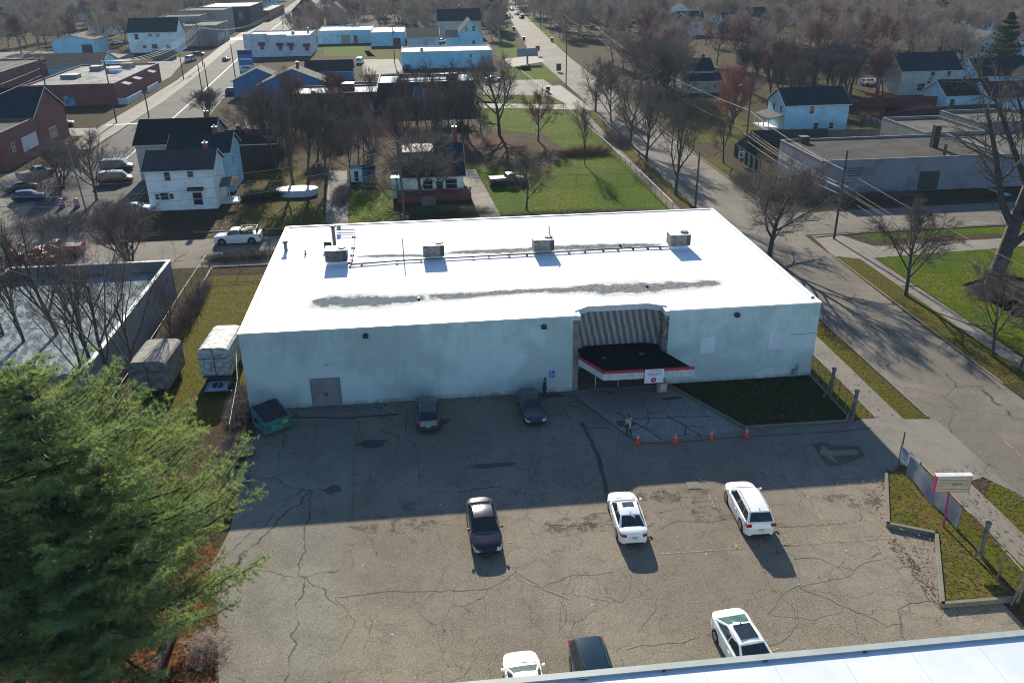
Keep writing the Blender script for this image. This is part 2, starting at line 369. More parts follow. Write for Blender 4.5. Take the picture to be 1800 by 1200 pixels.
# long irregular cracks traced over the lot
tar = simple('crack_filler', (.055,.046,.038), .9, (.10,.088,.072), 1.2)
def wcrack(pxs, wd=.05):
    pts = [G2(*q) for q in pxs]; o = []
    for a, c in zip(pts, pts[1:]):
        n = max(2, int(math.dist(a, c)/.45)); o += wob(a, c, n, .07)[:-1]
    o.append(pts[-1]); return o
cracks = [([(780,1160),(765,1100),(735,1075),(770,1030),(790,985),(771,940)],.06),([(600,1140),(625,1090),(590,1050),(680,1040),(745,1040),(860,1035),(905,1005),(955,1035),(1000,1055)],.07),
 ([(1010,1170),(1005,1130),(985,1100),(985,1060),(1003,1020),(1000,1000)],.05),([(955,1030),(1010,1010),(1048,1012),(1080,1005)],.05),([(1048,1012),(1055,1045),(1095,1060),(1105,1045),(1110,1010)],.05),
 ([(1122,1110),(1152,1075),(1154,1050),(1135,1030),(1115,1020)],.05),([(1100,1140),(1130,1135),(1200,1130),(1230,1120)],.05),([(960,923),(1010,924),(1055,920),(1075,922)],.09),
 ([(1160,930),(1190,915),(1240,918),(1300,910),(1360,928),(1450,922),(1505,918)],.06),([(1350,1080),(1380,1040),(1405,1030),(1400,985),(1395,975)],.05),([(1405,1032),(1470,1018),(1487,1015),(1480,1000),(1440,980),(1395,983)],.05),
 ([(1487,1015),(1520,990),(1555,982),(1575,1000),(1590,1030),(1612,1052)],.05),([(1405,1032),(1460,1055),(1520,1080),(1560,1100),(1583,1095),(1580,1070),(1600,1060),(1640,1055)],.08),([(1583,1095),(1584,1120)],.12),
 ([(1300,1150),(1380,1125),(1402,1095),(1400,1060)],.05),([(1575,1000),(1640,987)],.04),([(880,995),(900,960),(945,965),(930,925)],.04),([(960,885),(930,840),(935,800),(975,780),(970,765)],.07),([(935,820),(985,790),(980,775),(1010,755),(995,745)],.06),
 ([(1115,775),(1060,790),(1040,795)],.06),([(1185,778),(1190,810),(1210,838),(1240,850)],.07),([(1210,820),(1260,800),(1300,805)],.05),([(560,740),(545,800),(540,850),(520,870)],.06),([(620,915),(622,800),(632,740)],.07),
 ([(500,790),(560,785),(620,790)],.05),([(535,750),(535,780),(560,850),(575,915)],.04),([(1100,850),(1060,800),(1040,760),(1022,740)],.06),([(715,720),(712,760),(735,790),(738,850)],.10),([(760,830),(850,820),(930,815)],.06),
 ([(1440,900),(1415,870),(1380,845),(1370,800),(1310,790)],.05),([(1370,800),(1420,780),(1440,785)],.04),([(1350,1080),(1430,1090),(1480,1075)],.04),([(700,890),(800,880),(860,882)],.05)]
b = MB()
for pxs, wd in cracks: ribbon(b, wcrack(pxs), wd*.55, .0172)
tag(b.build('pavement_cracks', tar), kind='structure')
# oil stains and old patches
def blob(cx, cy, rx, ry, n=26, seed=0, z=.0165):
    r = random.Random(seed); ph = [r.uniform(0,6.28) for _ in range(4)]
    return [(cx+rx*math.cos(t)*(1+.16*math.sin(3*t+ph[0])+.1*math.sin(7*t+ph[1])+.06*math.sin(13*t+ph[2])), cy+ry*math.sin(t)*(1+.16*math.sin(2*t+ph[3])+.1*math.sin(5*t+ph[1])), z) for t in [2*math.pi*i/n for i in range(n)]]
st = MB()
for i, (px, py, rx, ry) in enumerate([(655,780,1.0,.7),(865,818,1.5,.35),(770,742,1.0,.5),(1100,745,.8,.45),(1180,700,.9,.25),(585,860,.6,.5),(1470,795,0,0),(900,735,0,0)]):
    if rx: c = G2(px,py); st.poly(blob(c[0], c[1], rx, ry, 30, i, .0185+.0004*i))
st2 = MB()
for i, (px, py, rx, ry) in enumerate([(1085,915,2.4,1.3),(1000,925,1.6,.9),(1190,870,2.2,1.0),(1245,905,1.6,.8),(700,925,2.6,.8),(1120,870,1.6,.7),(1500,880,2.0,.8),(1290,1165,1.2,.5),(960,640,0,0)]):
    if rx: c = G2(px,py); st2.poly(blob(c[0], c[1], rx, ry, 34, 50+i, .0178+.0003*i))
def alligator():
    m, t, p = newmat('alligator_cracked_patch'); v = coords(t); n = t.nodes.new('ShaderNodeTexVoronoi'); n.feature = 'DISTANCE_TO_EDGE'; n.inputs['Scale'].default_value = 4.5; t.links.new(v, n.inputs['Vector'])
    r_ = t.nodes.new('ShaderNodeMapRange'); r_.inputs[1].default_value = .01; r_.inputs[2].default_value = .05; r_.inputs[3].default_value = 1; r_.inputs[4].default_value = 0; t.links.new(n.outputs['Distance'], r_.inputs[0])
    nz = noise(t, v, .9, 7, .8); col = mixc(t, ramp(t, noise(t, v, 5, 6, .8), .4, .65), (.115,.098,.08), (.06,.052,.045)); col = mixc(t, math_(t,'MULTIPLY',r_.outputs[0],.7), col, (.03,.026,.022)); t.links.new(col, p.inputs['Base Color']); p.inputs['Roughness'].default_value = .9; p.inputs['Specular IOR Level'].default_value = .05
    tr = t.nodes.new('ShaderNodeBsdfTransparent'); mx = t.nodes.new('ShaderNodeMixShader'); t.links.new(math_(t,'MULTIPLY',ramp(t, nz, .47, .58),.45), mx.inputs[0]); t.links.new(tr.outputs[0], mx.inputs[1]); t.links.new(p.outputs[0], mx.inputs[2]); t.links.new(mx.outputs[0], t.nodes['Material Output'].inputs[0]); return m
tag(st2.build('broken_asphalt', alligator()), kind='structure')
b = MB(); ribbon(b, wcrack([(1022,742),(1040,775),(1055,815),(1064,850),(1070,885)], .4), .3, .0186); ribbon(b, wcrack([(455,735),(520,733),(600,735),(700,728)], .2), .28, .0186); tag(b.build('sealed_seam', asphalt('dark_sealed_seam',(.085,.078,.07),(.07,.064,.058))), kind='structure')
tag(st.build('oil_stains', asphalt('stained_asphalt', (.085,.08,.07),(.07,.068,.062))), kind='structure')
# painted lines and the arrow
b = MB()
for a_, c_ in [((1158,973),(1392,958)),((1376,959),(1568,945)),((1372,925),(1391,958)),((1408,855),(1462,938)),((1462,938),(1478,954)),((1488,846),(1520,890)),((1547,915),(1565,946)),
               ((1246,868),(1256,892)),((1290,950),(1296,966)),((1190,935),(1192,960)),((1520,890),(1530,920)),((1708,1088),(1723,1104)),((1340,1148),(1375,1138))]:
    ribbon(b, wob(G2(*a_), G2(*c_), 5, .02), .11, .021)
def worn(name, c, dens=.5):
    m, t, p = newmat(name); v = coords(t); f = ramp(t, noise(t, v, 3.5, 6, .75), dens-.06, dens+.1)
    tr = t.nodes.new('ShaderNodeBsdfTransparent'); mx = t.nodes.new('ShaderNodeMixShader'); p.inputs['Base Color'].default_value = (*c,1); p.inputs['Roughness'].default_value = .85
    t.links.new(f, mx.inputs[0]); t.links.new(p.outputs[0], mx.inputs[1]); t.links.new(tr.outputs[0], mx.inputs[2]); t.links.new(mx.outputs[0], t.nodes['Material Output'].inputs[0]); return m
tag(b.build('parking_line_paint', worn('worn_yellow_line', (.30,.21,.10), .50)), kind='structure')
b = MB(); b.poly([(*G2(*q),.0195) for q in [(1425,780),(1450,776),(1462,782),(1512,784),(1520,802),(1480,818),(1455,820)]])
tag(b.build('arrow_patch', asphalt('dark_arrow_patch',(.10,.092,.08),(.085,.08,.072))), kind='structure')
b = MB(); b.poly([(*G2(*q),.0235) for q in [(1441,796),(1445,782),(1458,792),(1504,790),(1510,799),(1463,801),(1476,817)]])
tag(b.build('painted_arrow', simple('faded_arrow_paint', (.24,.17,.075), .85, (.17,.13,.075), 3)), kind='structure')
# streets
ave_w = [(37.6,-40),(37.6,42.4),(37.1,44.8),(37.3,60),(37.3,94),(37.3,108),(37.2,122),(38.4,160),(38.4,200),(38.9,308),(48.6,467),(60,700)]
ave_e = [(46.2,-40),(46.2,54),(46.1,70),(46.6,90),(46.8,107),(46.8,135),(46.6,160),(47.6,200),(49.5,288),(57.2,465),(72,700)]
sheet('side_avenue', ave_w+ave_e[::-1], .012, M['asphalt_road'])
sheet('back_street', [(-58,95.2),(37.6,95.6),(37.6,105.6),(-58,106.4)], .010, M['asphalt_road'])
sheet('back_street', [(46.5,96.9),(140,99.5),(140,108.5),(46.5,106.2)], .010, M['asphalt_road'])
avl = [(-66,60),(-62,90),(-55,118),(-60,150),(-61.0,187),(-61.8,218),(-63.8,257),(-71.5,364),(-76.5,500),(-88,760)]
avr = [(-43,60),(-42,90),(-41,118),(-44,160),(-45.8,189),(-48.5,228.5),(-51,267),(-56.6,397),(-61.4,545),(-72,760)]
sheet('main_avenue', avl+avr[::-1], .012, M['asphalt_ave'])
sheet('corner_forecourt', [(-78,100),(-56,100),(-52,135),(-60,150),(-72,146)], .006, M['conc_lot'])
sheet('pavement', [(-66.4,165),(-61.2,165),(-61.8,218),(-63.8,257),(-71.5,364),(-76.5,500),(-80.5,500),(-75.2,364),(-67.8,257),(-67,218)], .018, M['concrete'])
sheet('pavement', [(-85,178),(-61.2,178),(-61.4,186),(-85,187)], .016, M['conc_plain'])
sheet('stop_line', [(-66,188.5),(-53,190.5),(-53,191.3),(-66,189.3)], .022, M['white_paint'])
b = MB()
cl = [((a[0]+c[0])/2, (a[1]+c[1])/2) for a, c in zip(avl, avr)]
for i in range(3, len(cl)-1):
    for off in (-.12,.12): ribbon(b, [(cl[i][0]+off, cl[i][1]), (cl[i+1][0]+off, cl[i+1][1])], .13, .022)
tag(b.build('centre_line', simple('lane_paint',(.55,.5,.4),.7,(.4,.36,.28),2)), kind='structure')
b = MB(); ribbon(b, [G2(1758,768),G2(1800,805),(42,36),(42,20)], .1, .02); ribbon(b, [G2(1472,528),G2(1505,550)], .1, .02)
tag(b.build('centre_line', worn('worn_centre_line', (.42,.27,.08), .5)), kind='structure')
sheet('crosswalk', [(-79,372),(-60,374),(-60,384),(-79,384)], .024, worn('worn_white_paint', (.62,.62,.58), .56))
# pavements by the side avenue
sheet('pavement', R4(33.3,35.3,20,95), .018, M['concrete'])
sheet('pavement', [(33.4,106.5),(34.8,106.5),(35.1,150),(36.3,200),(35.1,200),(33.8,150)], .016, asphalt('leaf_stained_path', (.13,.11,.095),(.10,.085,.07), cell=.3, fine=False))
sheet('driveway_apron', [(35.3,44.2),(36.6,44.6),(37.7,42.4),(37.7,52.3),(35.3,52.6)], .017, M['conc_plain'])
sheet('driveway_strip', R4(30.6,31.6,46.2,52.7), .019, M['conc_plain']); sheet('driveway_strip', R4(32.15,33.3,46.2,53), .019, M['conc_plain'])
sheet('driveway_gap', R4(31.6,32.15,46.2,52.9), .014, M['asphalt_lot'])
sheet('pavement', [(49.3,20),(50.9,20),(51,88),(49.3,88)], .016, M['concrete'])
sheet('pavement', [(46.6,89),(49.3,87.5),(100,91.2),(100,93.2),(53,91.6),(51,96.5),(47.5,96.5)], .018, M['concrete'])
sheet('driveway', [G2(805,300),G2(835,297),G2(882,383),G2(846,385)], .009, M['conc_lot'])
sheet('driveway', [G2(578,300),G2(610,300),G2(612,392),G2(572,393)], .009, M['conc_lot'])
sheet('yard_path', P((840,182),(1012,184),(1012,193),(900,190),(845,190)), .01, M['conc_plain'])
sheet('rear_yard', P((850,142),(955,140),(1000,170),(850,166)), .009, M['conc_lot'])
sheet('rear_yard', P((632,105),(700,104),(712,128),(640,132)), .009, M['conc_lot'])
sheet('rear_yard', P((940,155),(985,150),(1045,195),(1010,190)), .011, M['conc_plain'])
sheet('side_yard', P((270,105),(330,100),(300,135),(215,180),(190,150)), .009, M['conc_lot'])
sheet('west_lot', P((100,105),(0,110),(-200,160),(-200,100),(60,90),(240,95),(225,108)), .008, M['conc_lot'])
sheet('side_drive', P((885,104),(940,98),(960,108),(900,118)), .0145, M['conc_plain'])
kerb([(37.25,52.6),(37.25,94.8)], .14, .1); kerb([(46.25,57),(46.7,88),(47.4,95.8),(54,96.6),(100,97.8)], .14, .1); kerb([(46.25,20),(46.25,54)], .14, .1)
kerb([(37.75,20),(37.75,42.3)], .14, .1); kerb([(37.15,106.5),(37.3,150),(38.3,200)], .14, .1); kerb([(-14.9,95.1),(-24.8,95.1),(-24.8,62)], .25, .12)
kerb([(-30,109.0),(33,109.2)], .2, .12, 'kerb'); kerb([(-42,118),(-46,189),(-48.6,228)], .2, .12)
kerb([(47.1,110),(47,150),(48,200)], .14, .1)
# scattered fallen leaves and litter on the grass and along the kerbs
def scatter(name, areas, n, size, mats, seed):
    r = random.Random(seed); b = MB()
    for x0, x1, y0, y1, z, k in areas:
        for i in range(int(n*k)):
            x = r.uniform(x0,x1); y = r.uniform(y0,y1); a = r.uniform(0,6.28); s = size*r.uniform(.5,1.3)
            ca, sa = math.cos(a)*s, math.sin(a)*s; h = r.uniform(.01,.04)
            b.add([(x-ca,y-sa,z+.006),(x+sa*.6,y-ca*.6,z+h),(x+ca,y+sa,z+.008),(x-sa*.6,y+ca*.6,z+h*.6)],[(0,1,2),(0,2,3)])
    return tag(b.build(name, mats), kind='stuff')
leaf_m = simple('dry_brown_leaf', (.15,.075,.04), .8, (.08,.042,.025), .9)
scatter('fallen_leaves', [(31.4,37.0,53,94,.02,1.0),(46.3,49.2,57,88,.02,.8),(27.5,31,33,45,.23,.5),(31.6,37.6,22,46,.06,1.2),(49.4,60,50,88,.02,1.4),(19.5,31,53.3,60.2,.11,.25),(26.6,27.4,33,39,.02,.25),(29.3,30.0,39.2,45,.02,.3),(-13,30,59.3,60.3,.02,.6),(-24,-15,60,92,.02,.9),(33.3,37,108,150,.02,.7),(46.9,50,108,150,.02,.7)], 900, .085, leaf_m, 1)
tag(bpy.context.scene.objects['fallen_leaves'], 'brown leaves strewn over the verges and pavements', 'fallen leaves')
scatter('lawn_leaves', [(9,32,110,142,.02,1.4),(-12.5,-5,109,126,.02,.5),(50,75,60,90,.02,1.6),(14,31,150,190,.02,1.2),(-38,-14,107,118,.02,1.2),(-60,-30,100,150,.02,1.6),(48,60,108,190,.02,1.6),(-14,12,138,190,.02,2)], 900, .13, leaf_m, 3)
tag(bpy.context.scene.objects['lawn_leaves'], 'brown leaves scattered thinly over the lawns and yards', 'fallen leaves')
litter_m = simple('pale_litter', (.6,.6,.58), .7)
scatter('litter', [(15,30,34,48,.02,1),(-10,12,33,50,.02,.6),(29.2,30,34,45,.02,.4)], 22, .07, litter_m, 2)
tag(bpy.context.scene.objects['litter'], 'scraps of pale litter scattered on the car park', 'litter')
for i, (px, py) in enumerate([(719,890),(1218,853)]):
    c = G2(px,py); t_ = thing('storm_drain', ['iron drain cover set flush in the shaded asphalt','broken drain grate in pale asphalt between the two white cars'][i], 'drain', (*c,.02))
    b = MB(); b.obox((0,0,.012), .8, .8, .02); b.build('frame', M['conc_plain'] if i else M['dark_metal'], t_, off=LOC0)
    b = MB()
    for k in range(5): b.obox((-.24+.12*k,0,.028), .05, .56, .02)
    b.build('grate', M['dark_metal'], t_, off=LOC0)
# ---------------- the white building ----------------
BX0, BX1, BY0, BY1, BH = -14.7, 31.35, 60.4, 87.8, 6.69
NX0, NX1 = 11.35, 18.8
def white_block(name, c, dirt=.5):
    m, t, p = newmat(name); v = coords(t); x, y, z = splitxyz(t, v)
    b = t.nodes.new('ShaderNodeTexBrick'); t.links.new(combxyz(t, math_(t,'ADD',x,y), z, 0.0), b.inputs['Vector'])
    b.inputs['Scale'].default_value = 1; b.inputs['Brick Width'].default_value = .42; b.inputs['Row Height'].default_value = .21; b.inputs['Mortar Size'].default_value = .008
    st = noise(t, combxyz(t, math_(t,'ADD',x,y), math_(t,'MULTIPLY',z,.25), 0.0), 1.3, 6, .7)
    a = noise(t, v, .25, 5, .6)
    col = mixc(t, ramp(t, a, .40, .60), tuple(k*1.08 for k in c), tuple(k*.84 for k in c))
    hi = math_(t,'MULTIPLY', ramp(t, z, 1.5, 6.5), ramp(t, st, .45, .75))
    col = mixc(t, math_(t,'MULTIPLY',hi,dirt-.05), col, (c[0]*.55,c[1]*.56,c[2]*.5))
    low = math_(t,'MULTIPLY', math_(t,'SUBTRACT',1.0,ramp(t, z, .1, .5)), ramp(t, st, .35, .6))
    col = mixc(t, math_(t,'MULTIPLY',low,.6), col, (.10,.09,.07))
    chip = ramp(t, noise(t, v, 2.6, 6, .8), .66, .7)
    col = mixc(t, math_(t,'MULTIPLY',chip,.5), col, (.2,.21,.2))
    col = mixc(t, math_(t,'MULTIPLY',b.outputs['Fac'],.22), col, (.2,.24,.24))
    drip = ramp(t, noise(t, combxyz(t, math_(t,'MULTIPLY',math_(t,'ADD',x,y),3.0), math_(t,'MULTIPLY',z,.12), 0.0), 1.0, 5, .75), .56, .72)
    col = mixc(t, math_(t,'MULTIPLY',drip,.32), col, (c[0]*.5,c[1]*.52,c[2]*.48))
    t.links.new(col, p.inputs['Base Color']); p.inputs['Roughness'].default_value = .75
    bump(t, p, math_(t,'ADD',math_(t,'MULTIPLY',b.outputs['Fac'],-.5),noise(t, v, 5, 4)), .35, .02); return m
M['white_wall'] = white_block('white_painted_block', (.49,.60,.59))
mm, tt_, pp = newmat('white_roof_membrane'); vv = coords(tt_); xx_, yy_, zz_ = splitxyz(tt_, vv)
cc_ = mixc(tt_, ramp(tt_, noise(tt_, vv, .35, 6, .7), .35, .7), (.80,.80,.79), (.70,.70,.69))
cc_ = mixc(tt_, math_(tt_,'MULTIPLY',math_(tt_,'LESS_THAN',math_(tt_,'FRACT',math_(tt_,'DIVIDE',yy_,2.4)),.025),.45), cc_, (.30,.31,.31))
cc_ = mixc(tt_, math_(tt_,'MULTIPLY',ramp(tt_, noise(tt_, vv, 2.2, 7, .85), .62, .70),.35), cc_, (.30,.28,.25))
tt_.links.new(cc_, pp.inputs['Base Color']); pp.inputs['Roughness'].default_value = .8; pp.inputs['Specular IOR Level'].default_value = .03; M['roof_white'] = mm
B = thing('white_building', 'long low white-painted warehouse with flat white roof and red-edged entrance canopy', 'building', ((BX0+BX1)/2, (BY0+BY1)/2, 0))
b = MB()
RZ = BH-.14
def fp(pts, z0, z1): b.prism(pts, z0, z1)
LR = 64.2   # back of the lower entrance
fp([(BX0,BY0),(NX0,BY0),(NX0,LR),(BX0,LR)], 0, RZ)
fp([(NX1,BY0),(BX1,BY0),(BX1,LR),(NX1,LR)], 0, RZ)
fp([(BX0,LR),(BX1,LR),(BX1,BY1),(BX0,BY1)], 0, RZ)
fp([(NX0,BY0+.9),(12.45,62.0),(17.4,62.0),(NX1,BY0+.9),(NX1,LR),(NX0,LR)], 3.0, RZ)
b.build('wall', M['white_wall'], B)
b = MB(); notch = [(NX0,BY0),(NX0,BY0+.9),(12.45,62.0),(17.4,62.0),(NX1,BY0+.9),(NX1,BY0)]
b.prism([(BX0,BY0)]+notch+[(BX1,BY0),(BX1,BY1),(BX0,BY1)], RZ, RZ+.06)
b.build('roof', M['roof_white'], B)
b = MB(); zt = BH
def cop(x0,x1,y0,y1,z1=zt): b.box(x0,x1,y0,y1,RZ+.02,z1)
cop(BX0-.05,NX0-.0,BY0-.05,BY0+.22); cop(NX1,BX1+.05,BY0-.05,BY0+.22)
cop(BX0-.05,BX0+.35,BY0+.22,BY1); cop(BX1-.3,BX1+.05,BY0+.22,BY1+.05,zt+.0); cop(BX0-.05,BX1-.3,BY1-.2,BY1+.05)
b.build('coping', simple('coping_white', (.78,.78,.76), .5, (.66,.66,.64), 2), B)
b = MB()   # fascia band round the notch
pth = [(NX0-.28,BY0-.06),(NX0+.02,BY0+.9),(12.45,62.02),(17.4,62.02),(NX1-.02,BY0+.9)]
for a_, c_ in zip(pth[1:], pth[2:]):
    d = Vector((c_[0]-a_[0], c_[1]-a_[1], 0)); 
    b.obox(((a_[0]+c_[0])/2,(a_[1]+c_[1])/2, RZ-.08), d.length+.06, .12, .5, math.atan2(d.y,d.x))
b.box(NX0-.02,NX0+.28,BY0-.06,BY0+1.0,RZ-.3,RZ+.1); b.box(NX1-.35,NX1+.02,BY0-.06,BY0+1.0,RZ-.3,RZ+.1)
b.build('fascia', M['trim_white'], B)
# cladding of the recess: corrugated grey sheet, modelled ribs
clad, t, p = newmat('weathered_cladding_rib_shade'); v = coords(t); x, y, z = splitxyz(t, v)
ph_ = math_(t,'FRACT',math_(t,'DIVIDE',math_(t,'ADD',math_(t,'ADD',x,math_(t,'MULTIPLY',z,.22)),math_(t,'MULTIPLY',noise(t,v,1.2,4),.25)),.52))  # slanting bands: light and shade of the ribs painted into the colour
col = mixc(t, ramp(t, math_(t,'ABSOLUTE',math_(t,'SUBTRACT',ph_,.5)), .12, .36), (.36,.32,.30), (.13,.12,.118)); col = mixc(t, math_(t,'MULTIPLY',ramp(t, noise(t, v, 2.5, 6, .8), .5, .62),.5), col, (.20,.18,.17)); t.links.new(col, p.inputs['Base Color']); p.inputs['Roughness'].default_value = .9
b = MB()
def ribwall(a, c, z0, z1, pitch=.32, dep=.10):
    a = Vector((*a,0)); c = Vector((*c,0)); d = c-a; L = d.length; d.normalize(); n = Vector((d.y,-d.x,0))
    k = max(3,int(L/pitch*2)); pts = [a+d*(L*i/k)+n*(dep if i%2 else .02) for i in range(k+1)]
    for p0, p1 in zip(pts, pts[1:]): b.poly([(p0.x,p0.y,z0),(p1.x,p1.y,z0),(p1.x,p1.y,z1),(p0.x,p0.y,z1)])
ribwall((NX0+.05,BY0+.85),(12.45,61.98),2.95,RZ-.3); ribwall((12.45,61.98),(17.4,61.98),2.95,RZ-.3); ribwall((17.4,61.98),(NX1-.05,BY0+.85),2.95,RZ-.3)
b.build('recess_cladding', clad, B)
b = MB(); b.box(NX0-.28,NX0+.12,BY0-.07,BY0+.9,0,RZ-.3); b.build('pilaster', simple('grey_stone_pilaster', (.24,.21,.18), .9, (.14,.13,.12), 2, bmp=.4), B)
b = MB(); b.box(NX1-.45,NX1+.02,BY0-.02,BY0+.9,3.0,RZ-.3); b.build('pilaster', simple('mottled_stone_pilaster', (.22,.20,.18), .9, (.06,.06,.06), 3, bmp=.4), B)
# lower entrance: floor, tiled walls, dark glazed doors
b = MB(); b.box(NX0+.12,NX1,LR-.12,LR-.02,0,3.0); b.build('back_wall', simple('entrance_brown_tile', (.52,.36,.27), .8, (.36,.26,.20), 1.5), B)
b = MB(); b.box(NX0+.12,NX0+.2,BY0+.2,LR-.12,0,3.0); b.build('side_wall', simple('entrance_side_wall', (.6,.42,.32), .8, (.45,.32,.25), 1.5), B)
b = MB(); b.box(NX0+.12,NX1,BY0-.1,LR-.12,.02,.06); b.build('entrance_floor', simple('entrance_floor_dark', (.16,.15,.135), .7, (.11,.105,.095), 2), B)
for i in range(3):
    x0 = 13.2+i*1.7
    b = MB(); b.box(x0,x0+1.5,LR-.2,LR-.12,.06,2.4); dd = b.build('door', M['dark_metal'], B)
    b = MB(); b.box(x0+.12,x0+1.38,LR-.215,LR-.2,.3,2.25); b.build('pane', M['glass'], dd)
b = MB(); b.box(18.0,18.7,BY0+.05,BY0+.35,.06,2.9); b.build('side_door', M['dark_metal'], B)
b = MB(); b.box(NX0+.2,NX0+.24,61.0,61.9,.8,2.4); b.build('red_poster', simple('red_poster_print', (.7,.05,.05), .6, (.7,.6,.55), 3), B)
# canopy
CZ = 3.3
cn = [(11.45,60.33),(11.45,59.85),(12.9,56.95),(19.95,56.85),(18.35,60.33)]
b = MB(); b.prism([(11.65,61.9)]+[(11.6,60.3),(11.6,59.9),(12.97,57.1),(19.8,57.0),(18.3,60.3),(18.3,61.9)], CZ-.12, CZ-.03)
canopy = b.build('canopy', simple('canopy_black_felt', (.008,.009,.010), 1, (.015,.016,.017), 1.5, spec=0), B)
b = MB()
for a_, c_ in ((cn[1],cn[2]),(cn[2],cn[3])):
    d = Vector((c_[0]-a_[0], c_[1]-a_[1], 0)); b.obox(((a_[0]+c_[0])/2,(a_[1]+c_[1])/2, CZ-.04), d.length+.1, .12, .20, math.atan2(d.y,d.x))
b.build('red_edge', simple('canopy_red_edge', (.55,.015,.05), .6, (.45,.012,.04), 2), canopy)
b = MB()
for a_, c_ in ((cn[1],cn[2]),(cn[2],cn[3]),(cn[3],cn[4])):
    a = Vector((*a_,0)); c = Vector((*c_,0)); d = c-a; L = d.length; d.normalize(); n = Vector((d.y,-d.x,0)); k = int(L/.17)
    for i in range(k):
        q = a+d*(L*(i+.5)/k)+n*.01; b.obox((q.x,q.y,CZ-.14-.28), L/k*.86, .07, .56, math.atan2(d.y,d.x))
b.build('ribbed_skirt', simple('canopy_skirt_white', (.55,.60,.58), .5, (.45,.5,.48), 3), canopy)
b = MB(); b.prism([(11.5,60.2),(11.55,59.95),(12.95,57.12),(19.7,57.05),(18.3,60.2)], CZ-.78, CZ-.7); b.build('soffit', M['trim_white'], canopy)
for x, y in ((13.0,60.5),(14.9,60.5),(18.2,60.45)):
    b = MB(); b.cyl((x,y,.02),(x,y,CZ-.7),.03,n=8); b.build('post', M['trim_white'], canopy)
for bb in ((16.35,16.75,59.6,59.9,CZ-.03,CZ+.05),(13.2,13.6,59.3,59.5,CZ-.03,CZ+.06)): b = MB(); b.box(*bb); b.build('debris', M['wood_pole'], canopy)
# banner hung on the canopy with dark lettering and a red emblem
def text(name, s, size, loc, rot, mat, parent, ext=.004, off=None, align='CENTER'):
    cu = bpy.data.curves.new(name+'_tmp', 'FONT'); cu.body = s; cu.size = size; cu.extrude = ext; cu.align_x = align; cu.align_y = 'CENTER'; cu.resolution_u = 3
    ob = bpy.data.objects.new(name+'_tmp', cu); COL.objects.link(ob)
    dg = bpy.context.evaluated_depsgraph_get(); me = bpy.data.meshes.new_from_object(ob.evaluated_get(dg))
    bpy.data.objects.remove(ob); bpy.data.curves.remove(cu)
    me.name = name; me.materials.clear(); me.materials.append(mat)
    o = bpy.data.objects.new(name, me); COL.objects.link(o)
    if parent is not None:
        o.parent = parent; 
        loc = Vector(loc)-(ORG.get(parent.name, Vector()) if off is None else off)
    o.location = loc; o.rotation_euler = rot; return o
ink = simple('dark_lettering', (.02,.025,.03), .6)
red = simple('red_ink', (.5,.02,.05), .6)
bp = G(1145,655,2.95); ban = thing('banner', 'white banner with dark letters and round red emblem tied to the canopy edge', 'banner', (16.75,56.72,2.4))
b = MB(); b.box(16.05,17.55,56.70,56.73,2.25,3.42); b.build('sheet', simple('banner_white', (.66,.68,.7), .6, (.6,.62,.65), 2), ban)
b = MB(); rr = random.Random(8)
for zz, hh, n_, xa, xb in ((3.27,.04,13,16.25,17.4),(3.02,.15,9,16.25,17.4)):
    for i in range(n_):
        xx = xa+(xb-xa)*(i+.5)/n_; b.box(xx-.04,xx-.015,56.69,56.70,zz-hh/2,zz+hh/2)
        if i % 3 != 1: b.box(xx-.015,xx+.03,56.69,56.70,zz-.012,zz+.014)
        if i % 2: b.box(xx+.025,xx+.045,56.69,56.70,zz-hh/2,zz+hh/2*rr.choice((1,.1)))
b.build('lettering', ink, ban)
b = MB(); ring = [(16.75+.21*math.cos(t),56.68,2.52+.21*math.sin(t)) for t in [i*math.pi/9 for i in range(18)]]; b.poly(ring[::-1]); b.build('emblem', red, ban)
text('emblem_mark', 'S', .26, (16.75,56.675,2.52), (RAD(90),0,0), simple('emblem_white',(.7,.7,.7),.6), ban)
# double steel door, sign, lamps, patches, meter
b = MB(); d0, d1 = G(552,716), G(600,713); 
x0, x1 = d0.x, d1.x
b.box(x0-.1,x1+.1,BY0-.05,BY0+.02,.02,2.5); fr = b.build('door_frame', simple('door_frame_grey', (.2,.2,.22), .6), B)
for k in range(2):
    xa = x0+(x1-x0)/2*k; b = MB(); b.box(xa+.02,xa+(x1-x0)/2-.02,BY0-.075,BY0-.05,.05,2.4)
    dr = b.build('door', simple('mauve_grey_door', (.26,.24,.25), .6, (.2,.185,.19), 1.2), B)
    b = MB(); b.box(x0+(x1-x0)/2+(.06 if k else -.14),x0+(x1-x0)/2+(.14 if k else -.06),BY0-.11,BY0-.075,.95,1.25); b.build('handle', M['dark_metal'], dr)
c = (G(970,657).x); 
def wallpt(px, py, y=BY0):
    d = FX*FPX + RX*(px-900) - UX*(py-600); t = y/d.y; q = CP+d*t; return q
q = wallpt(970.5,657); b = MB(); b.box(q.x-.22,q.x+.22,BY0-.04,BY0-.0,q.z-.3,q.z+.3); sg = b.build('parking_sign', simple('sign_blue', (.02,.13,.42), .5), B)
wt = simple('sign_white', (.75,.75,.75), .5)
b = MB(); ring = [(q.x-.01+.13*math.cos(t)-.0,BY0-.045,q.z-.07+.13*math.sin(t)) for t in [i*math.pi/10 for i in range(-12,9)]]; b.tube(ring,.018,4)
b.tube([(q.x-.05,BY0-.045,q.z+.17),(q.x-.04,BY0-.045,q.z),(q.x+.08,BY0-.045,q.z),(q.x+.13,BY0-.045,q.z-.15)],.022,4); b.obox((q.x-.05,BY0-.045,q.z+.21),.07,.02,.07)
b.build('wheelchair_symbol', wt, sg)
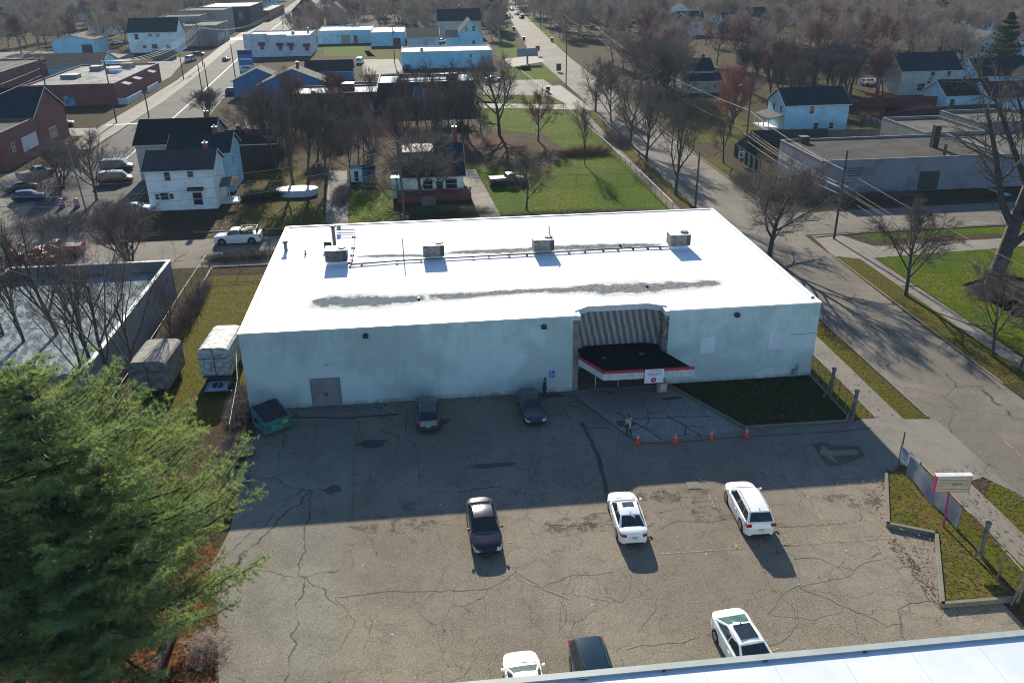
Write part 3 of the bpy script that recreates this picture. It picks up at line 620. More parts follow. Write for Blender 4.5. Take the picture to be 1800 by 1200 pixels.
for (px, py) in ((643,590),(956,574),(1295,553)):
    q = wallpt(px, py); b = MB(); b.box(q.x-.2,q.x+.2,BY0-.28,BY0,q.z-.12,q.z+.16); lm = b.build('wall_lamp', M['dark_metal'], B)
    b = MB(); b.box(q.x-.16,q.x+.16,BY0-.3,BY0-.28,q.z-.1,q.z+.02); b.build('lamp_lens', M['glass'], lm); b = MB(); b.box(q.x-.08,q.x+.08,BY0-.16,BY0-.02,q.z+.16,q.z+.24); b.build('lamp_bracket', M['dark_metal'], lm)
q = wallpt(573,641); b = MB(); b.tube([(q.x-.16,BY0-.02,q.z),(q.x,BY0-.14,q.z+.02),(q.x+.16,BY0-.02,q.z)],[.04,.08,.04],8); b.build('door_lamp', M['dark_metal'], B)
for px, py, hw, hh in ((1244,606,.6,.72),(1362,599,.55,.72)):
    q = wallpt(px,py); b = MB(); b.box(q.x-hw,q.x+hw,BY0-.035,BY0,q.z-hh,q.z+hh); b.build('blanking_panel', simple('pale_panel', (.62,.68,.70), .6, (.56,.62,.64), 1), B)
q = wallpt(1396,655); b = MB(); b.box(q.x-.22,q.x+.12,BY0-.3,BY0-.02,.35,.8); b.cyl((q.x+.2,BY0-.12,0.1),(q.x+.2,BY0-.12,1.15),.04,n=8); b.cyl((q.x-.25,BY0-.12,.1),(q.x-.25,BY0-.12,.6),.035,n=8); b.tube([(q.x+.2,BY0-.12,1.1),(q.x,BY0-.12,1.1),(q.x,BY0-.14,.8)],.035,6); b.build('gas_meter', simple('meter_grey', (.25,.27,.28), .5), B)
q = wallpt(1390,588); q2 = wallpt(1434,585); b = MB(); b.tube([(q.x,BY0-.01,q.z),(q2.x,BY0-.01,q2.z)],.018,4); b.build('crack', M['dark_metal'], B)
# roof equipment
RT = RZ+.06
hv_side = simple('weathered_unit_casing', (.27,.25,.22), .6, (.17,.155,.14), 2.5, metal=.2); hv_dark = simple('soot_dark_casing', (.06,.062,.065), .6, (.12,.12,.12), 3)
hv_top = simple('unit_top_cream', (.62,.58,.50), .5, (.5,.46,.4), 2)
hvl = ['rooftop air-conditioning unit with dark sooty casing, westmost on the white roof','rooftop air-conditioning unit with fan between the bare pole and the middle of the roof','rooftop air-conditioning unit with a thin flue pipe rising behind its fan','rooftop air-conditioning unit nearest the avenue, east end of the pipe run']
for i, (px, py) in enumerate(((592,466),(763,457),(956,447),(1195,438))):
    c = G(px,py,RT); H = thing('air_conditioner', hvl[i], 'roof unit', (c.x,c.y+.65,RT), 0, 'air-conditioning units in a row on the white roof')
    b = MB(); b.box(-.82,.82,-.58,.58,0,.32); b.build('curb', M['roof_white'], H, off=LOC0)
    b = MB(); b.box(-.98,.98,-.68,.68,.32,1.38); cs = b.build('casing', hv_dark if i == 0 else hv_side, H, off=LOC0)
    b = MB(); b.box(-1.0,1.0,-.7,.7,1.38,1.43); b.build('top_panel', hv_top, H, off=LOC0)
    b = MB(); b.cyl((.55,.05,1.43),(.55,.05,1.52),.40,.36,20); fn = b.build('fan_shroud', M['dark_metal'], H, off=LOC0)
    b = MB()
    for k in range(6): b.obox((.55,.05,1.535), .7, .03, .012, k*math.pi/6)
    b.build('grille', M['galv'], fn, off=LOC0)
    for bb in ((.62,.985,-.688,-.68,.4,1.3),(-.9,-.5,-.688,-.68,1.2,1.3),(.05,.16,-.69,-.68,1.12,1.24)): b = MB(); b.box(*bb); b.build('louvre', M['dark_metal'], H, off=LOC0)
    if i == 2: b = MB(); b.cyl((.75,.8,0),(.7,.8,2.3),.05,n=8); b.build('flue', M['galv'], H, off=LOC0)
pm = simple('roof_pipe_grey', (.16,.155,.15), .6, (.09,.09,.09), 3, metal=.3)
t_ = thing('roof_pipe_run', 'twin grey pipes on black blocks running along the roof between the units', 'pipes', (0,75,RT))
b = MB(); pts = [G(615,468,RT),G(690,462,RT),G(740,459,RT),G(850,453,RT),G(930,449,RT),G(1030,443,RT),G(1100,439,RT),G(1176,436,RT)]
for dy in (-.09,.09): b.tube([(q.x,q.y+dy+rng.uniform(-.04,.04),RT+.16) for q in pts], .035, 6)
b.build('pipes', pm, t_)
b = MB()
for px, py in ((615,468),(636,466),(698,463),(740,459),(832,455),(860,453),(895,451),(926,449),(1000,445),(1028,443),(1060,441),(1086,440),(1112,438),(1138,437),(1160,437)):
    q = G(px,py,RT); b.box(q.x-.08,q.x+.08,q.y-.3,q.y+.2,RT,RT+.12)
b.build('blocks', M['black_plastic'], t_)
t_ = thing('roof_pipe_frame', 'thin pipe on black blocks turning a corner by the hooded flue stack', 'pipes', (-7,80,RT))
b = MB(); P0 = [G(590,404,RT+.3),G(623,404,RT+.3),G(622,425,RT+.2),G(619,455,RT+.2),G(616,466,RT+.2)]
b.tube(P0,.035,6); b.tube([G(592,409,RT+.3),G(622,409,RT+.3)],.035,6); b.build('pipe', pm, t_)
b = MB()
for px, py in ((622,417),(621,436),(619,449),(617,458),(615,462)): q = G(px,py,RT); b.box(q.x-.18,q.x+.18,q.y-.1,q.y+.1,RT,RT+.14)
b.build('blocks', M['black_plastic'], t_)
def stack(px, py, r, h, label, cap=True, mat=None, name='roof_vent'):
    q = G(px,py,RT); t_ = thing(name, label, 'vent', (q.x,q.y,RT)); b = MB(); b.cyl((0,0,0),(0,0,h),r,n=12); b.build('pipe', mat or pm, t_, off=LOC0)
    b = MB()
    if cap: b.cyl((0,0,h),(0,0,h+.18),r*1.7,r*1.5,12)
    else: b.cyl((0,0,0),(0,0,.08),r*2,r*1.3,12)
    b.build('cap' if cap else 'flashing', M['dark_metal'], t_, off=LOC0)
stack(588,428,.17,1.7,'tall hooded flue stack on the roof beside the grey meter box')
stack(503,441,.16,.85,'short dark vent pipe near the west edge of the white roof')
stack(537,447,.06,.45,'small thin vent pipe between the short dark vent and the flue stack',False)
stack(736,526,.09,.18,'small black roof drain in the long puddle stain',False,M['dark_metal'],'roof_drain')
stack(1137,504,.09,.18,'small black roof drain in the eastern end of the dark stain',False,M['dark_metal'],'roof_drain')
stack(749,448,.09,.2,'small vent stub between the bare pole and the second unit',False,M['dark_metal'])
stack(1090,433,.10,.25,'small vent stub in the grey stain between the third and fourth units',False,M['dark_metal'])
stack(1429,524,.10,.15,'small black scupper vent at the front right corner of the roof',False,M['dark_metal'])
q = G(577,437,RT); b = MB(); b.box(q.x-.33,q.x+.33,q.y-.3,q.y+.3,RT+.001,RT+.75); b.box(q.x-.4,q.x+.4,q.y-.36,q.y+.36,RT+.75,RT+.8); tag(b.build('exhaust_box', M['black_plastic']), 'black square exhaust box just behind the sooty air-conditioning unit', 'vent')
q = G(591,410,RT); b = MB(); b.box(q.x+.1,q.x+.5,q.y-.1,q.y+.1,RT+.3,RT+.85); b.box(q.x+.27,q.x+.33,q.y-.03,q.y+.03,RT+.001,RT+.3); tag(b.build('meter_box', M['galv']), 'small grey box on a leg next to the flue stack on the roof', 'box')
q = G(710,455,RT); t_ = thing('antenna_pole', 'thin bare metal pole standing on the white roof between two units', 'pole', (q.x,q.y,RT)); b = MB(); b.cyl((0,0,0),(-.02,0,2.0),.05,.035,8); b.build('mast', M['galv'], t_, off=LOC0); b = MB(); b.cyl((0,0,0),(0,0,.06),.16,n=10); b.build('base_plate', M['dark_metal'], t_, off=LOC0)
# ponding stains on the roof: dirt that tails off to white
def stain(name, line, seed, wet):
    m, t, p = newmat(name+'_dirt'); uv = t.nodes.new('ShaderNodeUVMap'); u, v_, _ = splitxyz(t, uv.outputs[0]); oc = coords(t)
    edge = math_(t,'SUBTRACT',1.0,math_(t,'ABSOLUTE',math_(t,'SUBTRACT',math_(t,'MULTIPLY',v_,2.0),1.0)))
    endf = math_(t,'MULTIPLY',math_(t,'MINIMUM',u,math_(t,'SUBTRACT',1.0,u)),14.0)
    e = math_(t,'MINIMUM',edge,endf)
    nz = noise(t, oc, 1.1, 7, .75); fz = noise(t, oc, 7, 5, .8)
    body = ramp(t, math_(t,'ADD',e,math_(t,'MULTIPLY',math_(t,'SUBTRACT',nz,.5),1.6)), .30, .62)
    rim = ramp(t, math_(t,'ADD',e,math_(t,'MULTIPLY',math_(t,'SUBTRACT',nz,.5),1.4)), .02, .35)
    speck = mixc(t, ramp(t, fz, .38, .62), (.07,.078,.085), (.30,.31,.31)) if not wet else mixc(t, ramp(t, fz, .45, .7), (.125,.155,.165), (.22,.25,.255))
    col = mixc(t, math_(t,'MULTIPLY',rim,.35), (.80,.80,.79), (.42,.36,.28)); col = mixc(t, body, col, speck)
    t.links.new(col, p.inputs['Base Color']); p.inputs['Roughness'].default_value = 1; p.inputs['Specular IOR Level'].default_value = 0
    al = math_(t,'MAXIMUM', math_(t,'MULTIPLY',rim,1.0), body); tr = t.nodes.new('ShaderNodeBsdfTransparent'); mx = t.nodes.new('ShaderNodeMixShader')
    t.links.new(al, mx.inputs[0]); t.links.new(tr.outputs[0], mx.inputs[1]); t.links.new(p.outputs[0], mx.inputs[2]); t.links.new(mx.outputs[0], t.nodes['Material Output'].inputs[0])
    b = MB(); L = [G(px,py,RT) for px,py,wd in line]; W = [wd for _,_,wd in line]; z = RT+.006+seed*.002
    for q, wd in zip(L, W): b.v += [(q.x,q.y-wd,z),(q.x,q.y+wd,z)]
    n = len(L); b.f = [(2*i,2*i+2,2*i+3,2*i+1) for i in range(n-1)]
    o = b.build(name, m, B); uvl = o.data.uv_layers.new(name='UVMap')
    for poly in o.data.polygons:
        for li, vi in zip(poly.loop_indices, poly.vertices): uvl.data[li].uv = ((vi//2)/(n-1), vi%2)
stain('puddle_stain', [(540,536,.9),(580,531,2.0),(640,530,2.1),(700,527,1.5),(760,522,1.1),(800,520,.9),(860,516,.8)], 1, True)
stain('dirt_stain', [(740,524,1.0),(800,520,1.2),(850,517,.9),(920,512,.8),(1000,510,1.1),(1060,508,2.0),(1120,506,2.0),(1180,502,1.5),(1240,498,1.1),(1275,496,.5)], 2, False)
stain('dirt_stain', [(625,452,.2),(670,450,.6),(720,449,.5),(770,450,.3)], 3, True)
stain('dirt_stain', [(775,446,.4),(830,443,.8),(900,441,1.0),(960,437,1.0),(1020,435,1.3),(1080,433,1.2),(1120,431,.9),(1170,429,.4)], 4, False)
# the roof of the building the camera hovers by
F = thing('near_building', 'white flat-roofed building at the bottom edge of the view with light coping', 'building', (20, 18, 0))
m, t, p = newmat('near_roof_membrane'); v = coords(t)
col = mixc(t, ramp(t, noise(t, v, .25, 5, .6), .4, .65), (.60,.64,.66), (.70,.72,.72)); col = mixc(t, math_(t,'MULTIPLY',ramp(t, noise(t, v, 3, 6, .8), .60, .68),.5), col, (.25,.25,.24)); xx_, yy_, zz_ = splitxyz(t, v); col = mixc(t, math_(t,'MULTIPLY',math_(t,'LESS_THAN',math_(t,'FRACT',math_(t,'DIVIDE',xx_,3.1)),.008),.5), col, (.2,.21,.22))
t.links.new(col, p.inputs['Base Color']); p.inputs['Roughness'].default_value = .45
b = MB(); b.box(-9,70,4,26.3,0,4.74); b.build('wall', M['white_wall'], F)
b = MB(); b.box(-8.7,69.7,4.3,26.12,4.74,4.84); b.build('roof', m, F)
b = MB(); b.box(-9.05,70.05,26.12,26.45,4.7,4.95); b.box(-9.05,-8.7,4,26.12,4.7,4.95); b.build('parapet', simple('pale_coping', (.34,.37,.35), .6, (.28,.31,.30), .7), F)
for x_, k_ in ((5.5,1),(13.5,.6),(18,.6),(9,.5)): b = MB(); b.obox((x_,26.1,4.9), .3*k_, .12, .07*k_); b.build('scupper', M['dark_metal'], F)
# ---------------- vehicles ----------------
def paint(name, c, rough=.25, metal=0, coat=.6): return simple(name, c, rough, tuple(k*.94 for k in c), .6, metal=metal, coat=coat)
PT = dict(white=paint('paint_white', (.78,.78,.77)), pearl=paint('paint_pearl_white', (.72,.74,.76)), plum=paint('paint_dark_plum', (.030,.022,.032), .22, .5),
   charcoal=paint('paint_charcoal', (.05,.055,.065), .3, .5), slate=paint('paint_slate', (.075,.085,.10), .3, .5), navy=paint('paint_dark_teal', (.012,.03,.042), .15, .4),
   silver=paint('paint_silver', (.36,.38,.4), .3, .7), red=paint('paint_red', (.36,.015,.03)), maroon=paint('paint_maroon', (.12,.02,.02)), blue=paint('paint_dark_blue', (.02,.04,.10), .2, .4), black=paint('paint_black', (.012,.012,.014)))
head_m = simple('headlight_lens', (.5,.52,.54), .12); tail_m = simple('taillight_red', (.38,.008,.015), .2); plate_m = simple('plate_white', (.55,.55,.5), .5, (.25,.25,.3), 25)
SPEC = {
 'sedan': dict(L=4.75, W=1.84, H=1.45, wb=2.8, wr=.33, top=[(2.38,.52),(2.34,.62),(2.24,.70),(2.0,.78),(1.5,.87),(1.02,.94),(0,.97),(-1.0,1.0),(-1.62,1.04),(-2.1,1.03),(-2.32,.96),(-2.38,.72)],
   wid=[(2.38,.45),(2.33,.62),(2.2,.76),(1.95,.86),(1.5,.91),(0,.92),(-1.4,.905),(-1.9,.865),(-2.15,.79),(-2.3,.69),(-2.38,.55)], gh=(1.12,.30,-.95,-1.78), gw=(.80,.58)),
 'suv': dict(L=4.75, W=1.92, H=1.74, wb=2.85, wr=.38, top=[(2.38,.66),(2.3,.92),(2.0,1.03),(1.3,1.10),(1.0,1.12),(0,1.13),(-1.0,1.15),(-2.1,1.15),(-2.32,1.10),(-2.38,.75)],
   wid=[(2.38,.5),(2.33,.68),(2.18,.82),(1.9,.91),(1.4,.95),(0,.96),(-1.5,.95),(-2.0,.92),(-2.25,.85),(-2.38,.70)], gh=(1.22,.45,-1.88,-2.28), gw=(.84,.66)),
 'hatch': dict(L=4.35, W=1.82, H=1.58, wb=2.62, wr=.34, top=[(2.17,.6),(2.1,.8),(1.8,.9),(1.1,1.0),(0,1.02),(-1.0,1.05),(-1.9,1.05),(-2.1,1.0),(-2.17,.7)],
   wid=[(2.17,.56),(2.1,.74),(1.85,.85),(1.3,.9),(0,.91),(-1.3,.9),(-1.9,.86),(-2.1,.77),(-2.17,.62)], gh=(1.12,.38,-1.45,-2.02), gw=(.80,.62)),
 'pickup': dict(L=5.7, W=2.0, H=1.88, wb=3.6, wr=.41, top=[(2.85,.72),(2.78,1.0),(2.5,1.12),(1.4,1.18),(1.1,1.2),(0,1.22),(-.2,1.22),(-2.7,1.22),(-2.8,1.2),(-2.85,1.0)],
   wid=[(2.85,.80),(2.75,.92),(2.4,.97),(0,.99),(-2.6,.98),(-2.85,.94)], gh=(1.35,.75,-.25,-.42), gw=(.86,.72)),
 'van': dict(L=5.1, W=1.98, H=1.98, wb=3.1, wr=.36, top=[(2.55,.66),(2.45,.9),(2.1,1.02),(1.7,1.1),(0,1.12),(-2.4,1.12),(-2.52,1.05),(-2.55,.7)],
   wid=[(2.55,.66),(2.45,.86),(2.1,.95),(1.5,.98),(-2.3,.98),(-2.5,.93),(-2.55,.85)], gh=(1.78,1.05,-2.3,-2.48), gw=(.9,.78)),
}
def loftq(b, rows):
    n0 = len(b.v); nc = len(rows[0])
    for r in rows: b.v += [tuple(q) for q in r]
    for i in range(len(rows)-1):
        for k in range(nc-1): b.f.append((n0+i*nc+k, n0+(i+1)*nc+k, n0+(i+1)*nc+k+1, n0+i*nc+k+1))
def car(kind, col, label, pos, rz, sunroof=False, rails=False, glass='car_glass', scale=1.0, name=None, group=None, detail=True, cat='car', windshield=None, rearglass=None):
    s = SPEC[kind]; L, W, H, wb, wr = s['L'], s['W'], s['H'], s['wb'], s['wr']
    T = thing(name or {'sedan':'parked_sedan','suv':'parked_suv','hatch':'parked_hatchback','pickup':'pickup_truck','van':'parked_van'}[kind], label, cat, (pos[0],pos[1],.015), rz, group)
    T.scale = (scale,)*3
    tx = sorted(s['top']); wx = sorted(s['wid']); hl = L/2
    top = lambda x: float(np.interp(x, [a for a,_ in tx], [b_ for _,b_ in tx])); wid = lambda x: float(np.interp(x, [a for a,_ in wx], [b_ for _,b_ in wx]))
    ax = (wb/2+ (.02 if kind!='pickup' else .05), -wb/2+(.02 if kind!='pickup' else .05)); ar = wr*1.22
    xs = sorted(set([round(-hl+L*i/34, 3) for i in range(35)]+[round(a+ar*math.cos(q*math.pi/8),3) for a in ax for q in range(9)]))
    def zb(x):
        z = .22+.10*max(0, abs(x)-hl+.5)/.5
        for a in ax:
            if abs(x-a) < ar: z = max(z, wr+math.sqrt(ar*ar-(x-a)**2))
        return z
    rows = []; pbed = kind == 'pickup'
    for x in xs:
        w_, t_, z_ = wid(x), top(x), zb(x); z_ = min(z_, t_-.12)
        mid = max(z_+.02, t_*.62)
        half = [(0,t_+.025),(.5*w_,t_+.018),(.82*w_,t_-.01),(.955*w_,t_-.07),(w_,max(mid,z_+.03)),(.985*w_,max(z_+.01,.42 if z_<.42 else z_+.015)),(.955*w_,z_)]
        rows.append([(x,-y,z) for y,z in half[::-1]]+[(x,y,z) for y,z in half[1:]])
    b = MB(); loftq(b, rows)
    nc = len(rows[0]); b.poly([tuple(q) for q in rows[0]]); b.poly([tuple(q) for q in rows[-1]][::-1])
    # cabin
    g0, g1, g2, g3 = s['gh']; wb_, wt = s['gw']; zb0 = top(g0)-.03; zb3 = top(g3)-.03; sg = 9
    def edge(y0, y1, u): return y0+(y1-y0)*u
    roof = []; 
    for i in range(sg+1):
        u = i/sg; x = g1+(g2-g1)*u; zc = H-.05*(2*u-1)**2-(.03*u if kind=='sedan' else 0)
        roof.append([(x, wt*k, zc-.045*k*k) for k in (-1,-.6,0,.6,1)])
    c = {}
    for sd in (-1,1):
        c[sd] = dict(F=(g0,wb_*sd,zb0), R=(g3,wb_*sd,zb3), TF=roof[0][0 if sd<0 else 4], TR=roof[-1][0 if sd<0 else 4])
    rb = MB(); loftq(rb, roof); 
    for sd in (-1,1):
        bot = [(g0+(g3-g0)*i/sg, wb_*sd*(1.0), zb0+(zb3-zb0)*i/sg-.02) for i in range(sg+1)]; tp = [roof[i][0 if sd<0 else 4] for i in range(sg+1)]
        loftq(b, [bot, tp] if sd < 0 else [tp, bot])
    b.poly([c[-1]['F'], c[1]['F'], c[1]['TF'], roof[0][2], c[-1]['TF']][::1]); b.poly([c[1]['R'], c[-1]['R'], c[-1]['TR'], roof[-1][2], c[1]['TR']])
    mat = PT[col]; body = b.build('body', mat, T, smooth=True, off=LOC0)
    try: body.data.set_sharp_from_angle(angle=RAD(35))
    except Exception: pass
    ro = rb.build('roof', mat, T, smooth=True, off=LOC0)
    def quad_inset(q00, q10, q11, q01, u0, u1, v0, v1, out, bow=0, nn=4):
        q00, q10, q11, q01 = map(Vector, (q00,q10,q11,q01)); n = (q10-q00).cross(q01-q00).normalized()
        f = lambda u, v: (q00*(1-u)+q10*u)*(1-v)+(q01*(1-u)+q11*u)*v + n*(out+bow*(1-(2*u-1)**2))
        rows_ = [[tuple(f(u0+(u1-u0)*i/nn, v0+(v1-v0)*j/2)) for i in range(nn+1)] for j in range(3)]
        m_ = MB(); loftq(m_, rows_[::-1]); return m_
    gl = M[windshield or glass]
    quad_inset(c[-1]['F'],c[1]['F'],c[1]['TF'],c[-1]['TF'], .05,.95,.03,.93,.012,.025).build('windshield', gl, T, off=LOC0)
    quad_inset(c[1]['R'],c[-1]['R'],c[-1]['TR'],c[1]['TR'], .07,.93,.16 if kind in('suv','hatch','van') else .05,.93,.012,.02).build('rear_window', M[rearglass or glass], T, off=LOC0)
    for sd in (-1,1):
        A, Bq, Cq, Dq = (c[sd]['R'],c[sd]['F'],c[sd]['TF'],c[sd]['TR']) if sd < 0 else (c[sd]['F'],c[sd]['R'],c[sd]['TR'],c[sd]['TF'])
        A = (A[0],A[1],A[2]+.03); Bq = (Bq[0],Bq[1],Bq[2]+.03)
        splits = [(.05,.95)] if pbed else ([(.07,.49),(.525,.93)] if kind != 'suv' else [(.05,.40),(.425,.72),(.74,.95)])
        if sd < 0: splits = [(1-b_,1-a_) for a_, b_ in splits]
        for u0,u1 in splits: quad_inset(A,Bq,Cq,Dq,u0,u1,.08,.90,.012,0,3).build('side_window', M[glass], T, off=LOC0)
    if detail:
        for sd in (-1,1):
            for xx in ((g0-.18, (g1+g2)/2+.1, g2-.12) if not pbed else (g0-.1, -.45)):
                w0 = wid(xx); t0 = top(xx); b = MB(); b.add([(xx-.008,sd*(w0*.955+.004),t0-.07),(xx+.008,sd*(w0*.955+.004),t0-.07),(xx+.008,sd*(w0+.004),t0*.62),(xx-.008,sd*(w0+.004),t0*.62),(xx+.008,sd*(w0*.985+.004),.44),(xx-.008,sd*(w0*.985+.004),.44)],[(0,1,2,3),(3,2,4,5),(3,2,1,0),(5,4,2,3)]); b.build('door_seam', M['black_plastic'], T, off=LOC0)
            b = MB(); xx = (g1+g2)/2+.35; b.obox((xx,sd*(wid(xx)*.985+.012),top(xx)*.78),.2,.03,.03); b.build('door_handle', mat, T, off=LOC0)
        b = MB(); xh = g0+.16; b.tube([(xh-.05,-.72,top(xh)-.0),(xh+.02,-.4,top(xh)+.024),(xh+.04,0,top(xh)+.028),(xh+.02,.4,top(xh)+.024),(xh-.05,.72,top(xh)-.0)],.012,4); b.build('cowl', M['black_plastic'], T, off=LOC0)
    for a in ax:
        for sd in (-1,1):
            b = MB(); y0, y1 = sd*(W/2-.24), sd*(W/2-.015); b.cyl((a,y0,wr),(a,y1,wr),wr,wr*.97,20); wh = b.build('wheel', M['tyre'], T, off=LOC0)
            if detail:
                b = MB(); b.cyl((a,y1-.02*sd,wr),(a,y1+.008*sd,wr),wr*.66,wr*.62,10)
                b.build('rim', M['rim'], wh, off=LOC0)
            b = MB(); b.box(a-ar*.97,a+ar*.97,min(sd*.25,sd*(W/2-.26)),max(sd*.25,sd*(W/2-.26)),.25,wr+ar*.8); b.build('wheel_well', M['black_plastic'], T, off=LOC0)
    b = MB(); b.box(-hl+.3,hl-.3,-.6,.6,.2,.3); b.build('underbody', M['black_plastic'], T, off=LOC0)
    wf = wid(hl-.1); zt = top(hl-.1)
    for sd in (-1,1):
        b = MB(); x0 = hl-.1; b.add([(hl-.03,sd*.42,zt-.13),(hl-.11,sd*.70,zt-.10),(hl-.34,sd*(wid(hl-.34)+.006),zt-.02),(hl-.30,sd*(wid(hl-.3)-.09),zt+.035),(hl-.12,sd*.55,zt+.01)],[(0,1,2,3,4) if sd>0 else (4,3,2,1,0)])
        b.add([(hl-.0,sd*.42,zt-.22),(hl-.06,sd*.74,zt-.2),(hl-.34,sd*(wid(hl-.34)+.012),zt-.12)],[(0,1,2)]); b.f.append((0,1,6,5) if sd>0 else (5,6,1,0)); b.f.append((1,2,7,6) if sd>0 else (6,7,2,1))
        b.build('headlight', head_m, T, off=LOC0)
        zr = top(-hl+.12); b = MB(); yw = wid(-hl+.22)
        if kind in ('suv','hatch','van'): b.box(-hl-.012,-hl+.28,min(sd*.60,sd*(yw+.012)),max(sd*.60,sd*(yw+.012)),zr-.20,zr-.04)
        elif pbed: b.box(-hl-.012,-hl+.1,min(sd*.80,sd*(yw+.012)),max(sd*.80,sd*(yw+.012)),zr-.42,zr-.08)
        else:
            ya, yb, yc = sd*.48, sd*(wid(-hl+.1)+.01), sd*(wid(-hl+.36)+.01); b.add([(-hl-.015,ya,zr-.20),(-hl-.015,ya,zr-.09),(-hl+.09,yb,zr-.22),(-hl+.09,yb,zr-.09),(-hl+.36,yc,zr-.17),(-hl+.36,yc,zr-.09),(-hl+.05,ya,zr-.05),(-hl+.16,yb,zr-.06)],[(0,2,3,1),(2,4,5,3),(1,3,7,6)] if sd<0 else [(1,3,2,0),(3,5,4,2),(6,7,3,1)])
        b.build('taillight', tail_m, T, off=LOC0)
        b = MB(); xm = g0-.22; zm = top(xm)+.1; b.obox((xm,sd*(wb_+.19),zm),.10,.15,.12,-.3*sd); b.cyl((xm+.02,sd*(wb_+.0),zm-.05),(xm,sd*(wb_+.15),zm-.02),.03,n=6); b.build('mirror', mat if col not in ('red',) else M['black_plastic'], T, off=LOC0)
    b = MB(); b.box(hl-.09,hl+.012,-.40,.40,.42,zt-.12); b.box(hl-.06,hl+.016,-.6,.6,.28,.38); b.build('grille', M['black_plastic'], T, off=LOC0)
    b = MB(); b.box(-hl-.02,-hl+.06,-.55,.55,.27,.40); b.build('rear_trim', M['black_plastic'], T, off=LOC0)
    b = MB(); b.box(-hl-.022,-hl+.04,-.17,.17,.62 if kind!='sedan' else .66,.76 if kind!='sedan' else .80); b.build('number_plate', plate_m, T, off=LOC0)
    if sunroof:
        b = MB(); x0, x1 = (g1-.12, g1-.55) if sunroof == 1 else (g1-.2, g2+.15); hh = .34 if sunroof == 1 else .42
        b.poly([(x0,-hh,H-.012),(x0,hh,H-.012),(x1,hh,H-.002 if sunroof==1 else H-.03),(x1,-hh,H-.002 if sunroof==1 else H-.03)]); 
        for i_ in range(4): x_,y_,z_ = b.v[i_]; b.v[i_] = (x_,y_,H+.012 - .05*(2*((x_-g1)/(g2-g1))-1)**2)
        b.build('sunroof', M['car_glass'], T, off=LOC0)
    if rails:
        for sd in (-1,1): b = MB(); b.tube([(g1-.1,sd*(wt-.07),H-.07),(g1-.3,sd*(wt-.07),H+.02),(g2+.2,sd*(wt-.07),H+.0),(g2+.02,sd*(wt-.07),H-.09)],.022,6); b.build('roof_rail', M['galv'] if rails==1 else M['black_plastic'], T, off=LOC0)
    if kind != 'pickup': b = MB(); b.obox((g2+.12,0,H-.02),.14,.03,.07); b.build('aerial_fin', M['black_plastic'], T, off=LOC0)
    if pbed:
        b = MB(); b.box(-2.72,-.5,-.78,.78,1.245,1.26); b.build('bed_floor', M['black_plastic'], T, off=LOC0)
        b = MB(); b.box(-2.8,-.45,.84,.98,1.2,1.30); b.box(-2.8,-.45,-.98,-.84,1.2,1.30); b.box(-2.84,-2.76,-.98,.98,1.2,1.30); b.build('bed_rail', mat, T, off=LOC0)
    return T
HD = lambda rear, front: math.atan2(front[1]-rear[1], front[0]-rear[0])
car('sedan','plum','dark plum sedan facing the camera where the wall shadow meets the sunlit lot', (2.45,42.75), HD((2.35,45),(2.55,40.5)), scale=1.04)
car('sedan','white','white sedan with small sunroof and two-tone lights, left of the white SUV', (11.45,42.6), HD((11.35,40),(11.55,45)), sunroof=1, scale=1.04)
car('suv','white','white SUV with roof rails casting a long shadow towards the camera', (19.25,42.45), HD((19.2,40),(19.4,45)), rails=1, scale=1.03)
car('hatch','slate','grey crossover with silver roof rails parked nose to the white wall', (-.75,57.2), HD((-.7,54),(-.8,60)), rails=1, scale=1.04, cat='car')
car('sedan','charcoal','dark grey sedan beside the man at the white wall, nose towards the camera', (7.3,57.3), HD((7.2,60),(7.4,55)), scale=.98)
a_ = G(1272,1085,1.0); c_ = G(1330,1165,1.0)
car('sedan','pearl','white sedan with a large panoramic sunroof cut off by the roof edge', (14.85,30.75), HD((14.62,33.3),(15.1,28.5)), sunroof=2, glass='car_glass', rearglass='glass_green', scale=1.13)
car('suv','navy','dark teal SUV with roof rails, partly hidden by the near roof edge', (6.9,29.7), HD((6.85,32),(7.0,27)), rails=2, scale=1.02)
car('sedan','white','white sedan with green-tinted windscreen at the very bottom of the lot', (3.5,29.75), HD((3.55,27),(3.35,32)), windshield='glass_green', scale=1.02)
pk = car('pickup','pearl','white single-cab pickup loaded with tools on the shaded back street', (-23.4,104.1), math.pi, cat='truck', scale=1.0)
b = MB(); r_ = random.Random(3)
for i in range(16): b.obox((-26.0+2.0+r_.uniform(-.9,1.2)*1.0+1.1, 104.1+r_.uniform(-.6,.6), 1.4+r_.uniform(0,.35)), r_.uniform(.3,1.1), r_.uniform(.1,.5), r_.uniform(.1,.35), r_.uniform(0,.4))
T_ = thing('tool_load', 'heap of tools and boxes in the bed of the white pickup', 'cargo', (-22,104.1,1.3)); b.build('boxes', simple('mixed_cargo', (.05,.05,.05), .7, (.3,.28,.24), 3), T_)
b = MB(); b.box(-22.9,-22.85,103.3,104.9,1.3,2.0); b.box(-21.0,-20.95,103.3,104.9,1.3,1.95); b.box(-22.9,-20.95,103.3,103.36,1.9,1.96); b.box(-22.9,-20.95,104.84,104.9,1.9,1.96); b.build('rack', M['dark_metal'], T_)
